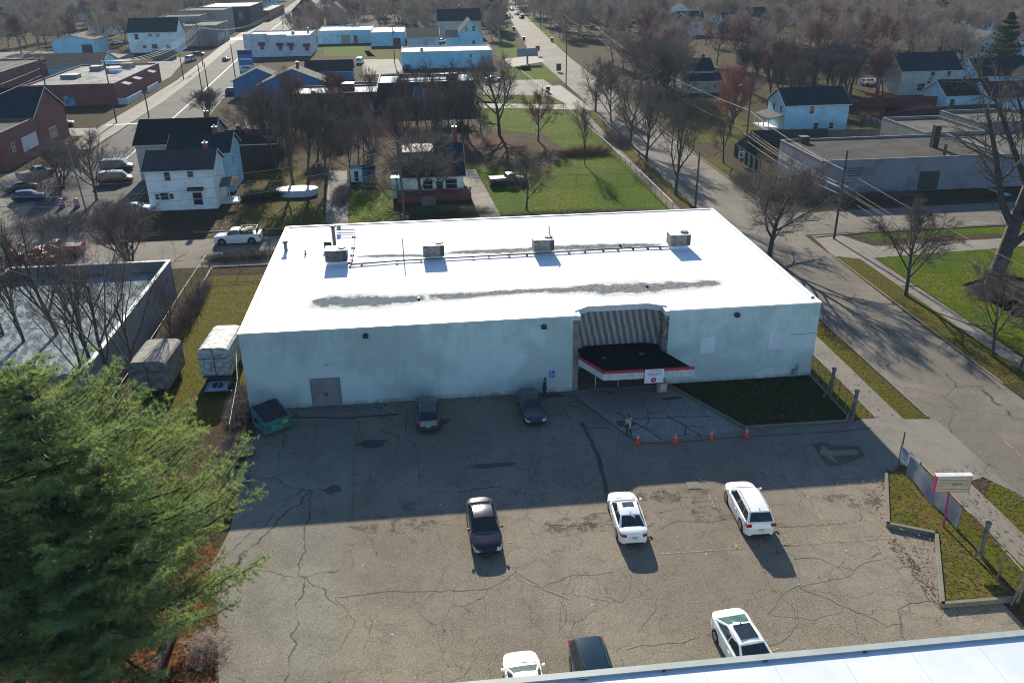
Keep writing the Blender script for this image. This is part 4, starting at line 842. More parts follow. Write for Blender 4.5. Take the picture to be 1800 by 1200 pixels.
far = [('suv','blue','dark blue SUV parked by the bare shrubs beside the main avenue',(414,166),.05,1),('sedan','blue','dark sedan behind the blue SUV by the main avenue',(425,158),.0,1),
 ('van','silver','silver van parked at the left kerb of the main avenue',(336,108),1.35,1),('sedan','red','red and white car stopped in the main avenue lane',(398,107),1.5,1),
 ('pickup','charcoal','dark pickup parked on the lawn beside the small centre yard',(893,325),.1,1),('sedan','white','white car parked beside the left house gable',(240,374),.1,1),
 ('van','maroon','old maroon van half covered in leaves beside the left house',(205,322),.1,1),('van','charcoal','dark van parked behind the maroon van',(207,300),.1,1),
 ('pickup','red','red pickup truck behind the bare trees at the far left',(105,448),math.pi,1),('suv','black','black SUV at the far end of the side avenue',(917,33),1.7,1.1),
 ('sedan','white','white car ahead of the black SUV on the side avenue',(909,26),1.7,1.1),('sedan','silver','silver car farthest up the side avenue',(900,19),1.7,1.1),
 ('sedan','black','black car parked at the left end of the long pale blue building',(716,122),1.3,1),('sedan','charcoal','dark car parked under the middle of the pale blue building wall',(742,124),1.4,1),
 ('sedan','charcoal','dark car parked nearest the bare tree at the pale blue building',(780,124),1.4,1),('van','white','white van in the yard left of the pale blue building',(633,112),1.5,1),
 ('sedan','white','white car in the rear yard behind the brown-brick block',(867,143),.1,1),('suv','silver','silver SUV parked beside the gabled pale blue house',(776,76),.1,1),
 ('sedan','silver','silver car parked by the mural building on the avenue',(205,78+.0),.2,1),('hatch','silver','small silver car near the corner forecourt of the red building',(112,222),.3,1),
 ('pickup','silver','grey pickup by the hedge at the corner of the red building',(66,312),.9,1),('sedan','charcoal','dark car beside the grey pickup at far left',(38,335),.9,1),
 ('hatch','blue','blue-grey car parked among the leaves at the far left edge',(52,352),.2,1),('sedan','black','black car parked behind the mural building',(348,98),.3,1),
 ('suv','silver','silver SUV parked below the grove right of the big blue house',(1528,150),.2,1),('sedan','white','white car farther right below the grove',(1548,146),.2,1),
 ('sedan','blue','blue car at the right end of the row below the grove',(1580,147),.1,1)]
for k, col, lab, px, rz, sc in far:
    q = G(*px); car(k, col, lab, (q.x,q.y), rz, scale=sc, detail=False, cat='truck' if k == 'pickup' else ('van' if k == 'van' else 'car'))
q = G(973,378,1.5); car('suv','pearl','white SUV on the back street whose roof shows over the building edge', (q.x,q.y-1.0), 0.0, detail=False)
# ---------------- people ----------------
def skin_fig(name, verts, edges, radii, mat, parent, root=0, lv=1):
    me = bpy.data.meshes.new(name); me.from_pydata(verts, edges, []); o = bpy.data.objects.new(name, me); COL.objects.link(o); me.materials.append(mat); o.parent = parent
    md = o.modifiers.new('skin', 'SKIN'); md.use_smooth_shade = True
    me.skin_vertices or None
    for i, r in enumerate(radii): 
        sv_ = me.skin_vertices[0].data[i]; sv_.radius = (r, r) if not hasattr(r,'__len__') else r
    me.skin_vertices[0].data[root].use_root = True
    s_ = o.modifiers.new('sub', 'SUBSURF'); s_.levels = lv; s_.render_levels = lv
    return o
skin_m = simple('skin', (.28,.16,.11), .6, (.25,.14,.1), 5)
def person(label, loc, rz, coat, trousers, hair, pose, coat_len=.62):
    T = thing('person', label, 'person', (*loc,.02), rz)
    # local: +x is forward
    aL, aR = pose['aL'], pose['aR']; st = pose.get('stride', .12); hd = pose.get('head', .03)
    V = [(0,0,.93),(.0,0,1.12),(.0,0,1.32),(.02,0,1.45),(.02+hd,0,1.53),(.03+hd,0,1.62),(.03+hd,0,1.70),
         (0,.10,.88),(st*.6,.10,.49),(st*.4,.10,.09),(st*.4+.15,.10,.05), (0,-.10,.88),(-st*.2,-.10,.48),(-st,-.10,.09),(-st+.15,-.10,.05),
         (0,.19,1.40),(aL[0][0],aL[0][1],aL[0][2]),(aL[1][0],aL[1][1],aL[1][2]), (0,-.19,1.40),(aR[0][0],aR[0][1],aR[0][2]),(aR[1][0],aR[1][1],aR[1][2])]
    E = [(0,1),(1,2),(2,3),(3,4),(4,5),(5,6),(0,7),(7,8),(8,9),(9,10),(0,11),(11,12),(12,13),(13,14),(2,15),(15,16),(16,17),(2,18),(18,19),(19,20)]
    R_ = [(.15,.12),(.13,.11),(.15,.115),.06,.065,.095,.07,.09,.06,.045,.04,.09,.06,.045,.04,.06,.045,.032,.06,.045,.032]
    # fingers: five short chains per hand
    n = len(V)
    for hnd in (17,20):
        h = Vector(V[hnd]); p = Vector(V[hnd-1]); d = (h-p).normalized(); s_ = d.cross(Vector((0,0,1))); s_ = s_.normalized() if s_.length > .1 else Vector((0,1,0))
        palm = h+d*.07; V.append(tuple(palm)); R_.append((.028,.018)); E.append((hnd, len(V)-1)); pi = len(V)-1
        for k in range(4):
            q1 = palm+d*.035+s_*(.03-.02*k); q2 = q1+d*(.045-.006*abs(k-1))+Vector((.012,0,0)); V += [tuple(q1),tuple(q2)]; R_ += [.009,.008]; E += [(pi,len(V)-2),(len(V)-2,len(V)-1)]
        q1 = h+d*.03+s_*.045; q2 = q1+d*.035; V += [tuple(q1),tuple(q2)]; R_ += [.010,.009]; E += [(hnd,len(V)-2),(len(V)-2,len(V)-1)]
    skin_fig('body', V, E, R_, skin_m, T)
    # clothing: jacket shell and trousers a little outside the body
    idx = [2,1,0,15,16,17,18,19,20]; mp = {a:i for i,a in enumerate(idx)}
    ve = [V[i] for i in idx]+[(0,0,coat_len)]; 
    ed = [(mp[0],mp[1]),(mp[1],mp[2]),(mp[2],mp[15]),(mp[15],mp[16]),(mp[16],mp[17]),(mp[2],mp[18]),(mp[18],mp[19]),(mp[19],mp[20]),(mp[0],len(ve)-1)]
    rr = [(.175,.14),(.165,.14),(.185,.155),.085,.068,.05,.085,.068,.05,(.20,.165)]
    skin_fig('coat', ve, ed, rr, coat, T, root=2)
    idx = [0,7,8,9,11,12,13]; mp = {a:i for i,a in enumerate(idx)}
    skin_fig('trousers', [V[i] for i in idx], [(0,1),(1,2),(2,3),(0,4),(4,5),(5,6)], [(.155,.13),.105,.078,.062,.105,.078,.062], trousers, T)
    b = MB()
    c0 = Vector((.03+hd,0,1.64))
    for i in range(7):
        t0 = math.pi*.5*i/6
        pass
    rows = [[(c0.x-.012+.112*math.cos(p)*math.cos(t_)*1.0, .098*math.cos(p)*math.sin(t_), c0.z+.125*math.sin(p)) for t_ in [math.pi*.30+2*math.pi*.70*k/14 for k in range(15)]] for p in [-.5,-.1,.3,.7,1.1,1.5]]
    loftq(b, rows); top = [[(c0.x-.012+.114*math.cos(p)*math.cos(t_), .10*math.cos(p)*math.sin(t_), c0.z+.127*math.sin(p)) for t_ in [2*math.pi*k/14 for k in range(15)]] for p in [.55,1.0,1.55]]
    loftq(b, top); b.build('hair', hair, T, smooth=True, off=LOC0)
    b = MB(); b.obox((c0.x+.10,0,c0.z-.01),.03,.022,.05); b.obox((c0.x+.095,0,c0.z-.065),.01,.045,.01); b.obox((c0.x+.093,.035,c0.z+.025),.01,.022,.012); b.obox((c0.x+.093,-.035,c0.z+.025),.01,.022,.012); b.build('face', simple('face_features',(.2,.1,.08),.6), T, off=LOC0)
    b = MB()
    for x_, y_ in ((st*.4,.10),(-st,-.10)): b.tube([(x_-.09,y_,.05),(x_+.05,y_,.055),(x_+.17,y_,.04)],[.05,.052,.035],8)
    b.build('shoes', M['black_plastic'], T, smooth=True, off=LOC0)
    return T
q = G(957,698); person('person in dark jacket and trousers standing by the wall beside the dark grey sedan', (q.x,q.y), RAD(-20), simple('dark_jacket',(.03,.03,.035),.85), simple('dark_trousers',(.03,.032,.04),.9), simple('black_hair',(.01,.01,.01),.7),
   dict(aL=[(.05,.25,1.14),(.16,.15,1.30)], aR=[(.0,-.25,1.12),(.10,-.22,.92)], stride=.05), .78)
q = G(1105,765); person('person in a cream coat and dark trousers walking across the concrete apron behind the cones', (q.x,q.y), RAD(110), simple('cream_coat',(.42,.37,.30),.85), simple('black_trousers',(.02,.02,.022),.9), simple('dark_red_hair',(.05,.015,.012),.7),
   dict(aL=[(.02,.27,1.13),(.08,.30,.93)], aR=[(.10,-.30,1.14),(.26,-.38,1.06)], stride=.14), .60)
# ---------------- cones and rope ----------------
cone_m = simple('cone_orange', (.75,.075,.02), .5, (.65,.06,.02), 3); band_m = simple('cone_band', (.6,.6,.6), .4)
def cone_(label, x, y):
    T = thing('traffic_cone', label, 'traffic cone', (x,y,.02), 0, 'orange traffic cones along the apron edge')
    b = MB(); b.obox((0,0,.02),.42,.42,.04); b.build('base', cone_m, T, off=LOC0)
    b = MB(); b.cyl((0,0,.04),(0,0,.82),.155,.03,16); b.build('cone', cone_m, T, smooth=False, off=LOC0)
    for z0, z1 in ((.44,.56),(.64,.70)): f = lambda z: .155-.125*(z-.04)/.78+.004; b = MB(); b.cyl((0,0,z0),(0,0,z1),f(z0),f(z1),16); b.build('reflective_band', band_m, T, off=LOC0)
    return T
cps = []
for lab, px in (('orange cone nearest the person in the cream coat',(1121,779)),('second orange cone counting from the person in the cream coat',(1187,778)),('third orange cone counting from the person in the cream coat',(1250,772)),('orange cone farthest from the cream-coated person, by the lawn kerb',(1312,768))):
    q = G(*px); cps.append(q); cone_(lab, q.x, q.y)
b = MB(); pts = [(q.x,q.y,.55) for q in cps]; full = []
for a, c in zip(pts, pts[1:]):
    for i in range(8): u = i/8; full.append((a[0]+(c[0]-a[0])*u, a[1]+(c[1]-a[1])*u, .04 if .1<u<.9 else .2))
q = G(1530,752); full += [(cps[-1].x,cps[-1].y,.2),(cps[-1].x+.4,cps[-1].y,.03),(q.x-2,q.y-.2,.03),(q.x,q.y,.03)]
b.tube(full,.022,5); tag(b.build('red_rope', simple('red_rope_fibre',(.22,.02,.03),.8)), 'thin dark red rope lying along the row of cones', 'rope')
# sandwich board
q = G(1163,690); T = thing('sandwich_board', 'wooden sandwich board with a white notice beside the entrance door', 'sign', (q.x,q.y,.03))
b = MB(); b.obox((0,.18,.5),.8,.03,1.0,0,RAD(-12)); b.obox((0,-.18,.5),.8,.03,1.0,0,RAD(12)); b.build('board', simple('board_wood',(.36,.25,.17),.7), T, off=LOC0)
b = MB(); b.obox((.05,-.205,.52),.45,.01,.75,0,RAD(12)); nb = b.build('notice', simple('notice_paper',(.5,.5,.56),.6), T, off=LOC0)
b = MB()
for k in range(5): b.obox((.05,-.225+.03*k,.36+.12*k),.28-.04*(k%2),.006,.03,0,RAD(12))
b.build('print', ink, nb, off=LOC0)
# ---------------- roadside marquee sign ----------------
q = G(1657,930); zt = 4.1; T = thing('marquee_sign', 'cream lettered marquee board with magenta ends on a leaning magenta post', 'sign', (q.x,q.y,.2))
mag = simple('magenta_paint', (.42,.02,.14), .5, (.34,.015,.12), 3)
a = G(1642,862,3.3); c = G(1718,858,3.3); a = Vector((q.x-.95,q.y+.35,3.3)); c = Vector((q.x+1.05,q.y+.15,3.3)); d = (c-a); L = 2.15; an = math.atan2(d.y,d.x); mid = (a+c)/2; mid.z = 3.25; 
b = MB(); b.obox(mid, L, .30, 1.12, an); b.build('cabinet', mag, T)
n = Vector((math.sin(an),-math.cos(an),0)); b = MB(); b.obox(mid+n*.155, L-.12, .02, 1.04, an); fc = b.build('face', simple('cream_sign_face', (.50,.40,.25), .5, (.44,.36,.23), 1.5), T)
b = MB()
for zz in (.34,.24,.1,-.06,-.33): b.obox(mid+n*.168+Vector((0,0,zz)), L-.3, .01, .018, an)
b.build('letter_track', M['dark_metal'], fc)
b = MB(); b.obox(mid+Vector((0,0,.6)), L+.04, .38, .07, an); b.build('cap', M['trim_white'], T)
dn = d.normalized(); text('lettering', 'AWAY!', .19, mid+n*.172+dn*.22+Vector((0,0,.02)), (RAD(90),0,an), ink, T)
b = MB(); b.cyl((q.x,q.y,.2),(mid.x-.05,mid.y,2.75),.065,.06,10); b.build('post', mag, T)
# ---------------- street fence: posts, rail, wire mesh, banners ----------------
chain_m = simple('chain_link_wire', (.10,.095,.085), .8, (.07,.055,.045), 4, spec=.1)
def chain_fence(name, label, pts, h=1.8, z=.0, step=.16, every=3.0, gap=None, rail_m='galv', wr=.004, post_r=.035):
    T = thing(name, label, 'fence', (*pts[0],z)); net = MB(); rail = MB()
    for a, c in zip(pts, pts[1:]):
        a = Vector((*a,z)); c = Vector((*c,z)); d = c-a; L = d.length; d.normalize(); n = int(L/step)
        for i in range(-int(h/step), n):
            for sg in (0,1):
                u0, u1, z0, z1 = i*step, i*step+h, .04, h
                if sg: z0, z1 = h, .04
                m_ = (z1-z0)/(u1-u0)
                if u0 < 0: z0 -= m_*u0; u0 = 0
                if u1 > L: z1 -= m_*(u1-L); u1 = L
                if u1-u0 < .05: continue
                p0 = a+d*u0+Vector((0,0,z0)); p1 = a+d*u1+Vector((0,0,z1)); w_ = Vector((0,0,wr))
                net.add([p0-w_,p1-w_,p1+w_,p0+w_],[(0,1,2,3)])
        rail.cyl(a+Vector((0,0,h)), c+Vector((0,0,h)), .028, n=6)
        k = max(1,round(L/every))
        for i in range(k+1):
            if i == k and not (c-Vector((*pts[-1],z))).length < .01: continue
            p = a+d*(L*i/k); b = MB(); b.cyl(p, p+Vector((0,0,h+.08)), post_r, n=6); b.build('post', M[rail_m], T)
    net.build('wire_mesh', chain_m, T); rail.build('top_rail', M[rail_m], T); return T
con_post = simple('mossy_concrete_post', (.17,.16,.13), .9, (.08,.09,.06), 3, bmp=.4)
f1 = chain_fence('chain_link_fence', 'rusting chain-link fence with heavy posts between the shaded lawn and the pavement', [(31.25,60.2),(31.3,56.6),(31.35,52.9)], 2.0, every=1.2, post_r=.03)
for p in ((31.3,56.6),(31.35,52.9)):
    b = MB(); b.box(p[0]-.1,p[0]+.1,p[1]-.1,p[1]+.1,0,2.5); b.obox((p[0]-.35,p[1]-.12,1.05),.09,.09,2.3,0,0,RAD(14)); b.box(p[0]-.14,p[0]+.14,p[1]-.14,p[1]+.14,2.5,2.62); b.build('corner_post', con_post, f1)
f2 = chain_fence('chain_link_fence', 'chain-link fence with leaning concrete posts beside the grass island', [(31.35,46.3),(31.35,41.6),(31.3,36.8),(31.1,33.1),(31.0,26.6)], 2.0, every=2.4, rail_m='galv')
for p in ((31.3,36.8),(31.1,33.1)):
    b = MB(); b.box(p[0]-.09,p[0]+.09,p[1]-.09,p[1]+.09,0,2.45); b.obox((p[0]-.28,p[1]-.2,1.0),.1,.1,2.2,0,0,RAD(12)); b.box(p[0]-.13,p[0]+.13,p[1]-.13,p[1]+.13,2.45,2.58); b.build('corner_post', con_post, f2)
b = MB(); b.cyl((31.3,46.1,0),(31.32,46.2,3.0),.05,n=8); b.build('gate_post', M['wood_pole'], f2)
bl = simple('pale_blue_tarp', (.24,.26,.28), .6, (.19,.21,.24), 1.5)
T = thing('fence_banner', 'sagging pale blue banner sheet tied along the street fence behind the marquee sign', 'banner', (31.3,44,0))
b = MB(); rows = []
for i in range(17):
    u = i/16; y = 45.0-5.9*u; sag = .12*math.sin(u*9)+.05*math.sin(u*23); rows.append([(31.22+.03*math.sin(i*.7),y,.35+.1*math.sin(i*.6)),(31.2+.04*math.sin(i*.9),y,1.0),(31.24+.02*math.sin(i*.5),y,1.95+sag*.5-.1)])
loftq(b, rows); b.build('sheet', bl, T, smooth=True)
T = thing('fence_notice', 'small faded blue-lettered notice at the driveway end of the street fence', 'sign', (31.3,45.6,0))
b = MB(); b.box(31.2,31.24,45.1,46.0,1.0,2.1); nb = b.build('panel', simple('notice_face',(.42,.44,.44),.6,(.34,.36,.38),2), T)
b = MB()
for k, (w0,hh) in enumerate(((.7,.16),(.62,.09),(.55,.06),(.6,.06))): b.box(31.19,31.2,45.55-w0/2,45.55+w0/2,1.9-.2*k-hh/2,1.9-.2*k+hh/2)
b.build('print', simple('faded_blue_print',(.08,.13,.28),.6), nb)
q = G(1582,812); b = MB(); b.obox((31.0,46.0,.12),.9,.5,.16,.3); b.obox((31.3,46.3,.2),.5,.3,.12,.9); tag(b.build('broken_concrete', M['conc_plain']), 'broken concrete lumps at the foot of the driveway fence post', 'rubble')
# ---------------- dumpster, carton, pallet, trailers ----------------
q = G(487,745); T = thing('dumpster', 'teal metal dumpster with black ribbed lids beside the white wall corner', 'dumpster', (-12.55,57.5,.02), RAD(36))
teal = simple('teal_dumpster_paint', (.022,.22,.20), .5, (.03,.15,.14), 2)
b = MB(); Lx, Ly = 1.05, .95
b.add([(-Lx,-Ly,.12),(Lx,-Ly,.12),(Lx,Ly,.12),(-Lx,Ly,.12),(-Lx-.05,-Ly-.1,1.15),(Lx+.05,-Ly-.1,1.15),(Lx+.05,Ly+.1,1.75),(-Lx-.05,Ly+.1,1.75)],[(0,3,2,1),(4,5,6,7),(0,1,5,4),(1,2,6,5),(2,3,7,6),(3,0,4,7)]); b.build('bin', teal, T, off=LOC0)
b = MB()
for k in range(5): b.box(-Lx-.09+k*.52,-Lx-.03+k*.52,-Ly-.13,-Ly-.02,.15,1.1) if k in (0,4) else None
b.box(-Lx-.1,Lx+.1,-Ly-.17,-Ly-.05,1.08,1.18); b.box(-Lx-.2,-Lx-.02,-.55,.55,.6,.85); b.box(Lx+.02,Lx+.2,-.55,.55,.6,.85); b.build('rim', teal, T, off=LOC0)
for sd in (-1,1):
    b = MB(); x0 = -.98 if sd<0 else .03; sl_ = .6/(2*Ly+.2)
    for k in range(9):
        xx = x0+.105*k; y0, y1 = -Ly-.08, Ly; z0 = 1.20; z1 = 1.20+sl_*(y1-y0); b.add([(xx,y0,z0),(xx+.075,y0,z0),(xx+.075,y1,z1),(xx,y1,z1),(xx,y0,z0+.05),(xx+.075,y0,z0+.05),(xx+.075,y1,z1+.05),(xx,y1,z1+.05)],[(0,3,2,1),(4,5,6,7),(0,1,5,4),(1,2,6,5),(2,3,7,6),(3,0,4,7)])
    y0, y1 = -Ly-.08, Ly; z0 = 1.18; z1 = 1.18+sl_*(y1-y0); b.poly([(x0,y0,z0+.01),(x0+.93,y0,z0+.01),(x0+.93,y1,z1+.01),(x0,y1,z1+.01)]); b.build('lid', simple('dumpster_lid_black',(.018,.02,.026),.5), T, off=LOC0)
b = MB(); b.poly([(.35,-Ly-.075,.62),(.82,-Ly-.08,.62),(.82,-Ly-.105,.95),(.35,-Ly-.10,.95)]); b.build('yellow_sticker', simple('yellow_sticker',(.35,.42,.06),.5), T, off=LOC0)
for k, (x_, z_, s_) in enumerate(((-.3,.55,.18),(.05,.45,.14),(.3,.38,.12))): b = MB(); b.tube([(x_+s_*math.cos(t),-Ly-.075-.0*z_,z_+s_*.8*math.sin(t)) for t in [i*math.pi/5 for i in range(9)]],.02,4); b.build('graffiti', simple('white_scrawl',(.5,.6,.6),.6), T, off=LOC0)
b = MB(); b.obox((-Lx-.13,.15,.9),.03,.55,.5); b.build('side_door', M['black_plastic'], T, off=LOC0)
q = G(432,800); T = thing('cardboard_bin', 'open octagonal cardboard bulk bin standing on a blue pallet', 'box', (q.x,q.y+.1,.0))
cb = simple('cardboard', (.33,.21,.14), .8, (.26,.17,.11), 2); b = MB(); n = 8
o1 = [(.62*math.cos(2*math.pi*(i+.5)/n),.5*math.sin(2*math.pi*(i+.5)/n)) for i in range(n)]
for i in range(n):
    a, c = o1[i], o1[(i+1)%n]; hz = 1.1+(.12 if i in (1,2) else 0); b.poly([(*a,.16),(*c,.16),(c[0],c[1],hz),(a[0],a[1],hz)]); b.poly([(c[0]*.96,c[1]*.96,hz),(c[0]*.96,c[1]*.96,.2),(a[0]*.96,a[1]*.96,.2),(a[0]*.96,a[1]*.96,hz)]); b.poly([(*a,hz),(*c,hz),(c[0]*.96,c[1]*.96,hz),(a[0]*.96,a[1]*.96,hz)])
b.poly([(x*.95,y*.95,.35) for x,y in o1]); b.build('carton', cb, T, off=LOC0)
b = MB(); b.obox((.28,-.50,.7),.34,.012,.3,.35); b.build('printed_label', simple('printed_label',(.36,.30,.40),.6,(.2,.35,.15),8), T, off=LOC0)
def pallet(label, x, y, mat, rz=0):
    T = thing('pallet', label, 'pallet', (x,y,.0), rz)
    b = MB()
    for k in range(7): b.box(-.6,.6,-.5+.15*k,-.5+.15*k+.1,.11,.135)
    b.build('deck_boards', mat, T, off=LOC0); b = MB()
    for k in (-.55,-.05,.45): b.box(k,k+.09,-.5,.52,.015,.11)
    b.build('stringers', mat, T, off=LOC0); return T
blue_w = simple('blue_pallet_paint',(.02,.06,.16),.7,(.03,.05,.09),3); wood_w = simple('grey_pallet_wood',(.20,.16,.13),.9,(.13,.10,.08),3)
pallet('blue pallet under the cardboard bin', q.x, q.y+.1, blue_w, .05)
q2 = G(425,832); pallet('weathered wooden pallet lying in front of the cardboard bin', q2.x-.1, q2.y, wood_w, .1); pallet('blue pallet under the pine branches at the lot edge', q2.x+.15, q2.y-1.35, blue_w, .1)
def trailer(label, x, y, w_, l_, h_, z0, mat, rz=0):
    T = thing('box_trailer', label, 'trailer', (x,y,0), rz); b = MB(); r = .45
    prof = [(-w_/2,z0),(w_/2,z0),(w_/2,z0+h_-r*.6),(w_/2-r*.35,z0+h_-.1),(w_/2-r,z0+h_),(-w_/2+r,z0+h_),(-w_/2+r*.35,z0+h_-.1),(-w_/2,z0+h_-r*.6)]
    n = len(prof); b.add([(a,-l_/2+ (0.0 if z_<z0+h_-.3 else .12),z_) for a,z_ in prof]+[(a,l_/2,z_) for a,z_ in prof],[tuple(range(n)),tuple(range(2*n-1,n-1,-1))]+[(i,i+n,(i+1)%n+n,(i+1)%n) for i in range(n)]); b.build('box', mat, T, off=LOC0)
    b = MB(); b.box(-w_/2+.1,w_/2-.1,-l_/2,l_/2,z0-.18,z0-.02); b.build('chassis', M['dark_metal'], T, off=LOC0)
    for yy in (-.3,.65):
        for sd in (-1,1): b = MB(); b.cyl((sd*(w_/2-.28),yy,.38),(sd*(w_/2-.04),yy,.38),.38,n=16); b.build('wheel', M['tyre'], T, off=LOC0)
    b = MB(); b.box(-.03,.03,-l_/2-.01,-l_/2-.003,z0+.1,z0+h_-.4); b.box(-w_/2+.06,w_/2-.06,-l_/2-.008,-l_/2-.002,z0+h_*.62,z0+h_*.64); b.build('door_seam', M['dark_metal'], T, off=LOC0); return T
tw = simple('grimy_trailer_white', (.55,.60,.58), .7, (.22,.24,.22), 2.6, detail=8); tg = simple('grimy_trailer_grey', (.11,.10,.09), .8, (.20,.19,.17), 1.8, detail=8)
q = G(392,664); trailer('white box trailer with peeling rounded roof backed against the warehouse side', q.x-.1, q.y+1.5, 2.5, 4.8, 2.5, .7, tw, -.06)
q = G(268,700); trailer('dirty grey box trailer parked behind the bare trees', q.x, q.y+2.6, 3.0, 4.6, 2.4, .7, tg, -.05)
q = G(383,695); T = thing('utility_trailer', 'small open trailer with a pale blue bed in front of the white box trailer', 'trailer', (q.x,q.y+.4,0))
b = MB(); b.box(-.95,.95,-.7,1.0,.52,.6); b.build('bed', simple('pale_blue_bed',(.28,.38,.46),.6), T, off=LOC0); b = MB(); b.box(-1.0,-.95,-.7,1.0,.5,.95); b.box(.95,1.0,-.7,1.0,.5,.95); b.box(-1,1,1.0,1.05,.5,.95); b.box(-1.3,1.3,-.82,-.74,.55,.6); b.build('rails', M['dark_metal'], T, off=LOC0)
for sd in (-1,1): b = MB(); b.cyl((sd*1.05,.2,.3),(sd*1.25,.2,.3),.3,n=14); b.build('wheel', M['tyre'], T, off=LOC0)
b = MB(); b.tube([(.35*math.cos(t),.1+.3*math.sin(t),.72) for t in [i*math.pi/8 for i in range(16)]],.1,6); tt = b.build('spare_tyre', M['tyre'], T, off=LOC0)
# ---------------- houses and other buildings ----------------
RF = dict(black=shingle('roof_black_shingle',(.018,.019,.022),(.028,.029,.032)), navy=shingle('roof_blue_black_shingle',(.022,.035,.045),(.03,.045,.055)), brown=shingle('roof_brown_shingle',(.06,.052,.052),(.08,.07,.068)),
    dbrown=shingle('roof_dark_brown',(.04,.033,.033),(.055,.045,.045)), grey=shingle('roof_grey_shingle',(.12,.12,.12),(.16,.155,.15)), tan=shingle('roof_tan_leafy',(.16,.13,.10),(.20,.17,.13)), maroon=shingle('roof_maroon',(.09,.02,.022),(.11,.03,.03)))
WL = dict(white=siding('siding_white',(.80,.86,.80)), blue=siding('siding_pale_blue',(.40,.68,.76)), cream=siding('siding_cream',(.50,.48,.40)), grey=siding('siding_grey',(.28,.28,.28)), tan=siding('siding_tan',(.30,.24,.18)), sky=siding('painted_bright_blue',(.06,.20,.36)),
    brickred=brick('red_brick',(.25,.062,.048),(.19,.05,.04),(.2,.12,.10)), darkbrick=brick('dark_brown_brick',(.055,.038,.036),(.045,.03,.03),(.05,.045,.04)), buff=brick('buff_render',(.30,.27,.22),(.28,.25,.21),(.22,.2,.18),.5,.2), block=brick('grey_block_wall',(.22,.21,.20),(.19,.185,.175),(.13,.13,.12),.42,.21), orange=brick('orange_brick',(.30,.13,.07),(.26,.11,.06),(.2,.15,.12)),
    paleblock=brick('pale_blue_render',(.42,.76,.84),(.40,.72,.80),(.34,.6,.66),.6,.3), lav=brick('pale_lavender_render',(.26,.26,.28),(.235,.235,.26),(.18,.18,.2),.5,.25), whiteb=brick('white_render',(.66,.66,.64),(.62,.62,.6),(.5,.5,.5),.6,.3))
M['roof_bright'] = simple('bright_roof_membrane', (.70,.70,.69), .8, (.5,.5,.5), .6, spec=.05)
M['roof_bright_worn'] = simple('worn_pale_roof', (.28,.28,.27), .8, (.13,.13,.125), .35, spec=.05)
M['roof_tar'] = simple('tar_gravel_roof', (.075,.066,.06), .9, (.05,.045,.041), .25, bmp=.3, spec=.05)
M['roof_tar2'] = simple('pale_gravel_roof', (.12,.112,.10), .9, (.08,.075,.068), .3, bmp=.3, spec=.05)
M['cop_grey'] = simple('weathered_coping', (.22,.21,.20), .8, (.13,.125,.12), .8, spec=.1)
M['drape'] = simple('window_drape_dark', (.06,.07,.08), .3, (.03,.035,.04), 1.0)
def add_window(T, side, X, Y, u, z, w, h, frame='trim_white', pane='glass', off=None):
    "side S: wall at y=Y, u along x; side W/E: wall at x=X, u along y"
    b = MB(); g = MB(); d = .06; fw = .09
    def bx(m_, u0,u1,z0,z1,o0,o1):
        if side == 'S': m_.box(u0,u1,Y-o1,Y-o0,z0,z1)
        elif side == 'W': m_.box(X-o1,X-o0,u0,u1,z0,z1)
        else: m_.box(X+o0,X+o1,u0,u1,z0,z1)
    bx(b,u-w/2-fw,u+w/2+fw,z-h/2-fw,z-h/2,0,d); bx(b,u-w/2-fw,u+w/2+fw,z+h/2,z+h/2+fw,0,d); bx(b,u-w/2-fw,u-w/2,z-h/2,z+h/2,0,d); bx(b,u+w/2,u+w/2+fw,z-h/2,z+h/2,0,d); bx(b,u-w/2,u+w/2,z-.03,z+.03,0,d-.01)
    f = b.build('window', M[frame], T); bx(g,u-w/2,u+w/2,z-h/2,z+h/2,.0,.02); g.build('pane', M[pane], f); return f
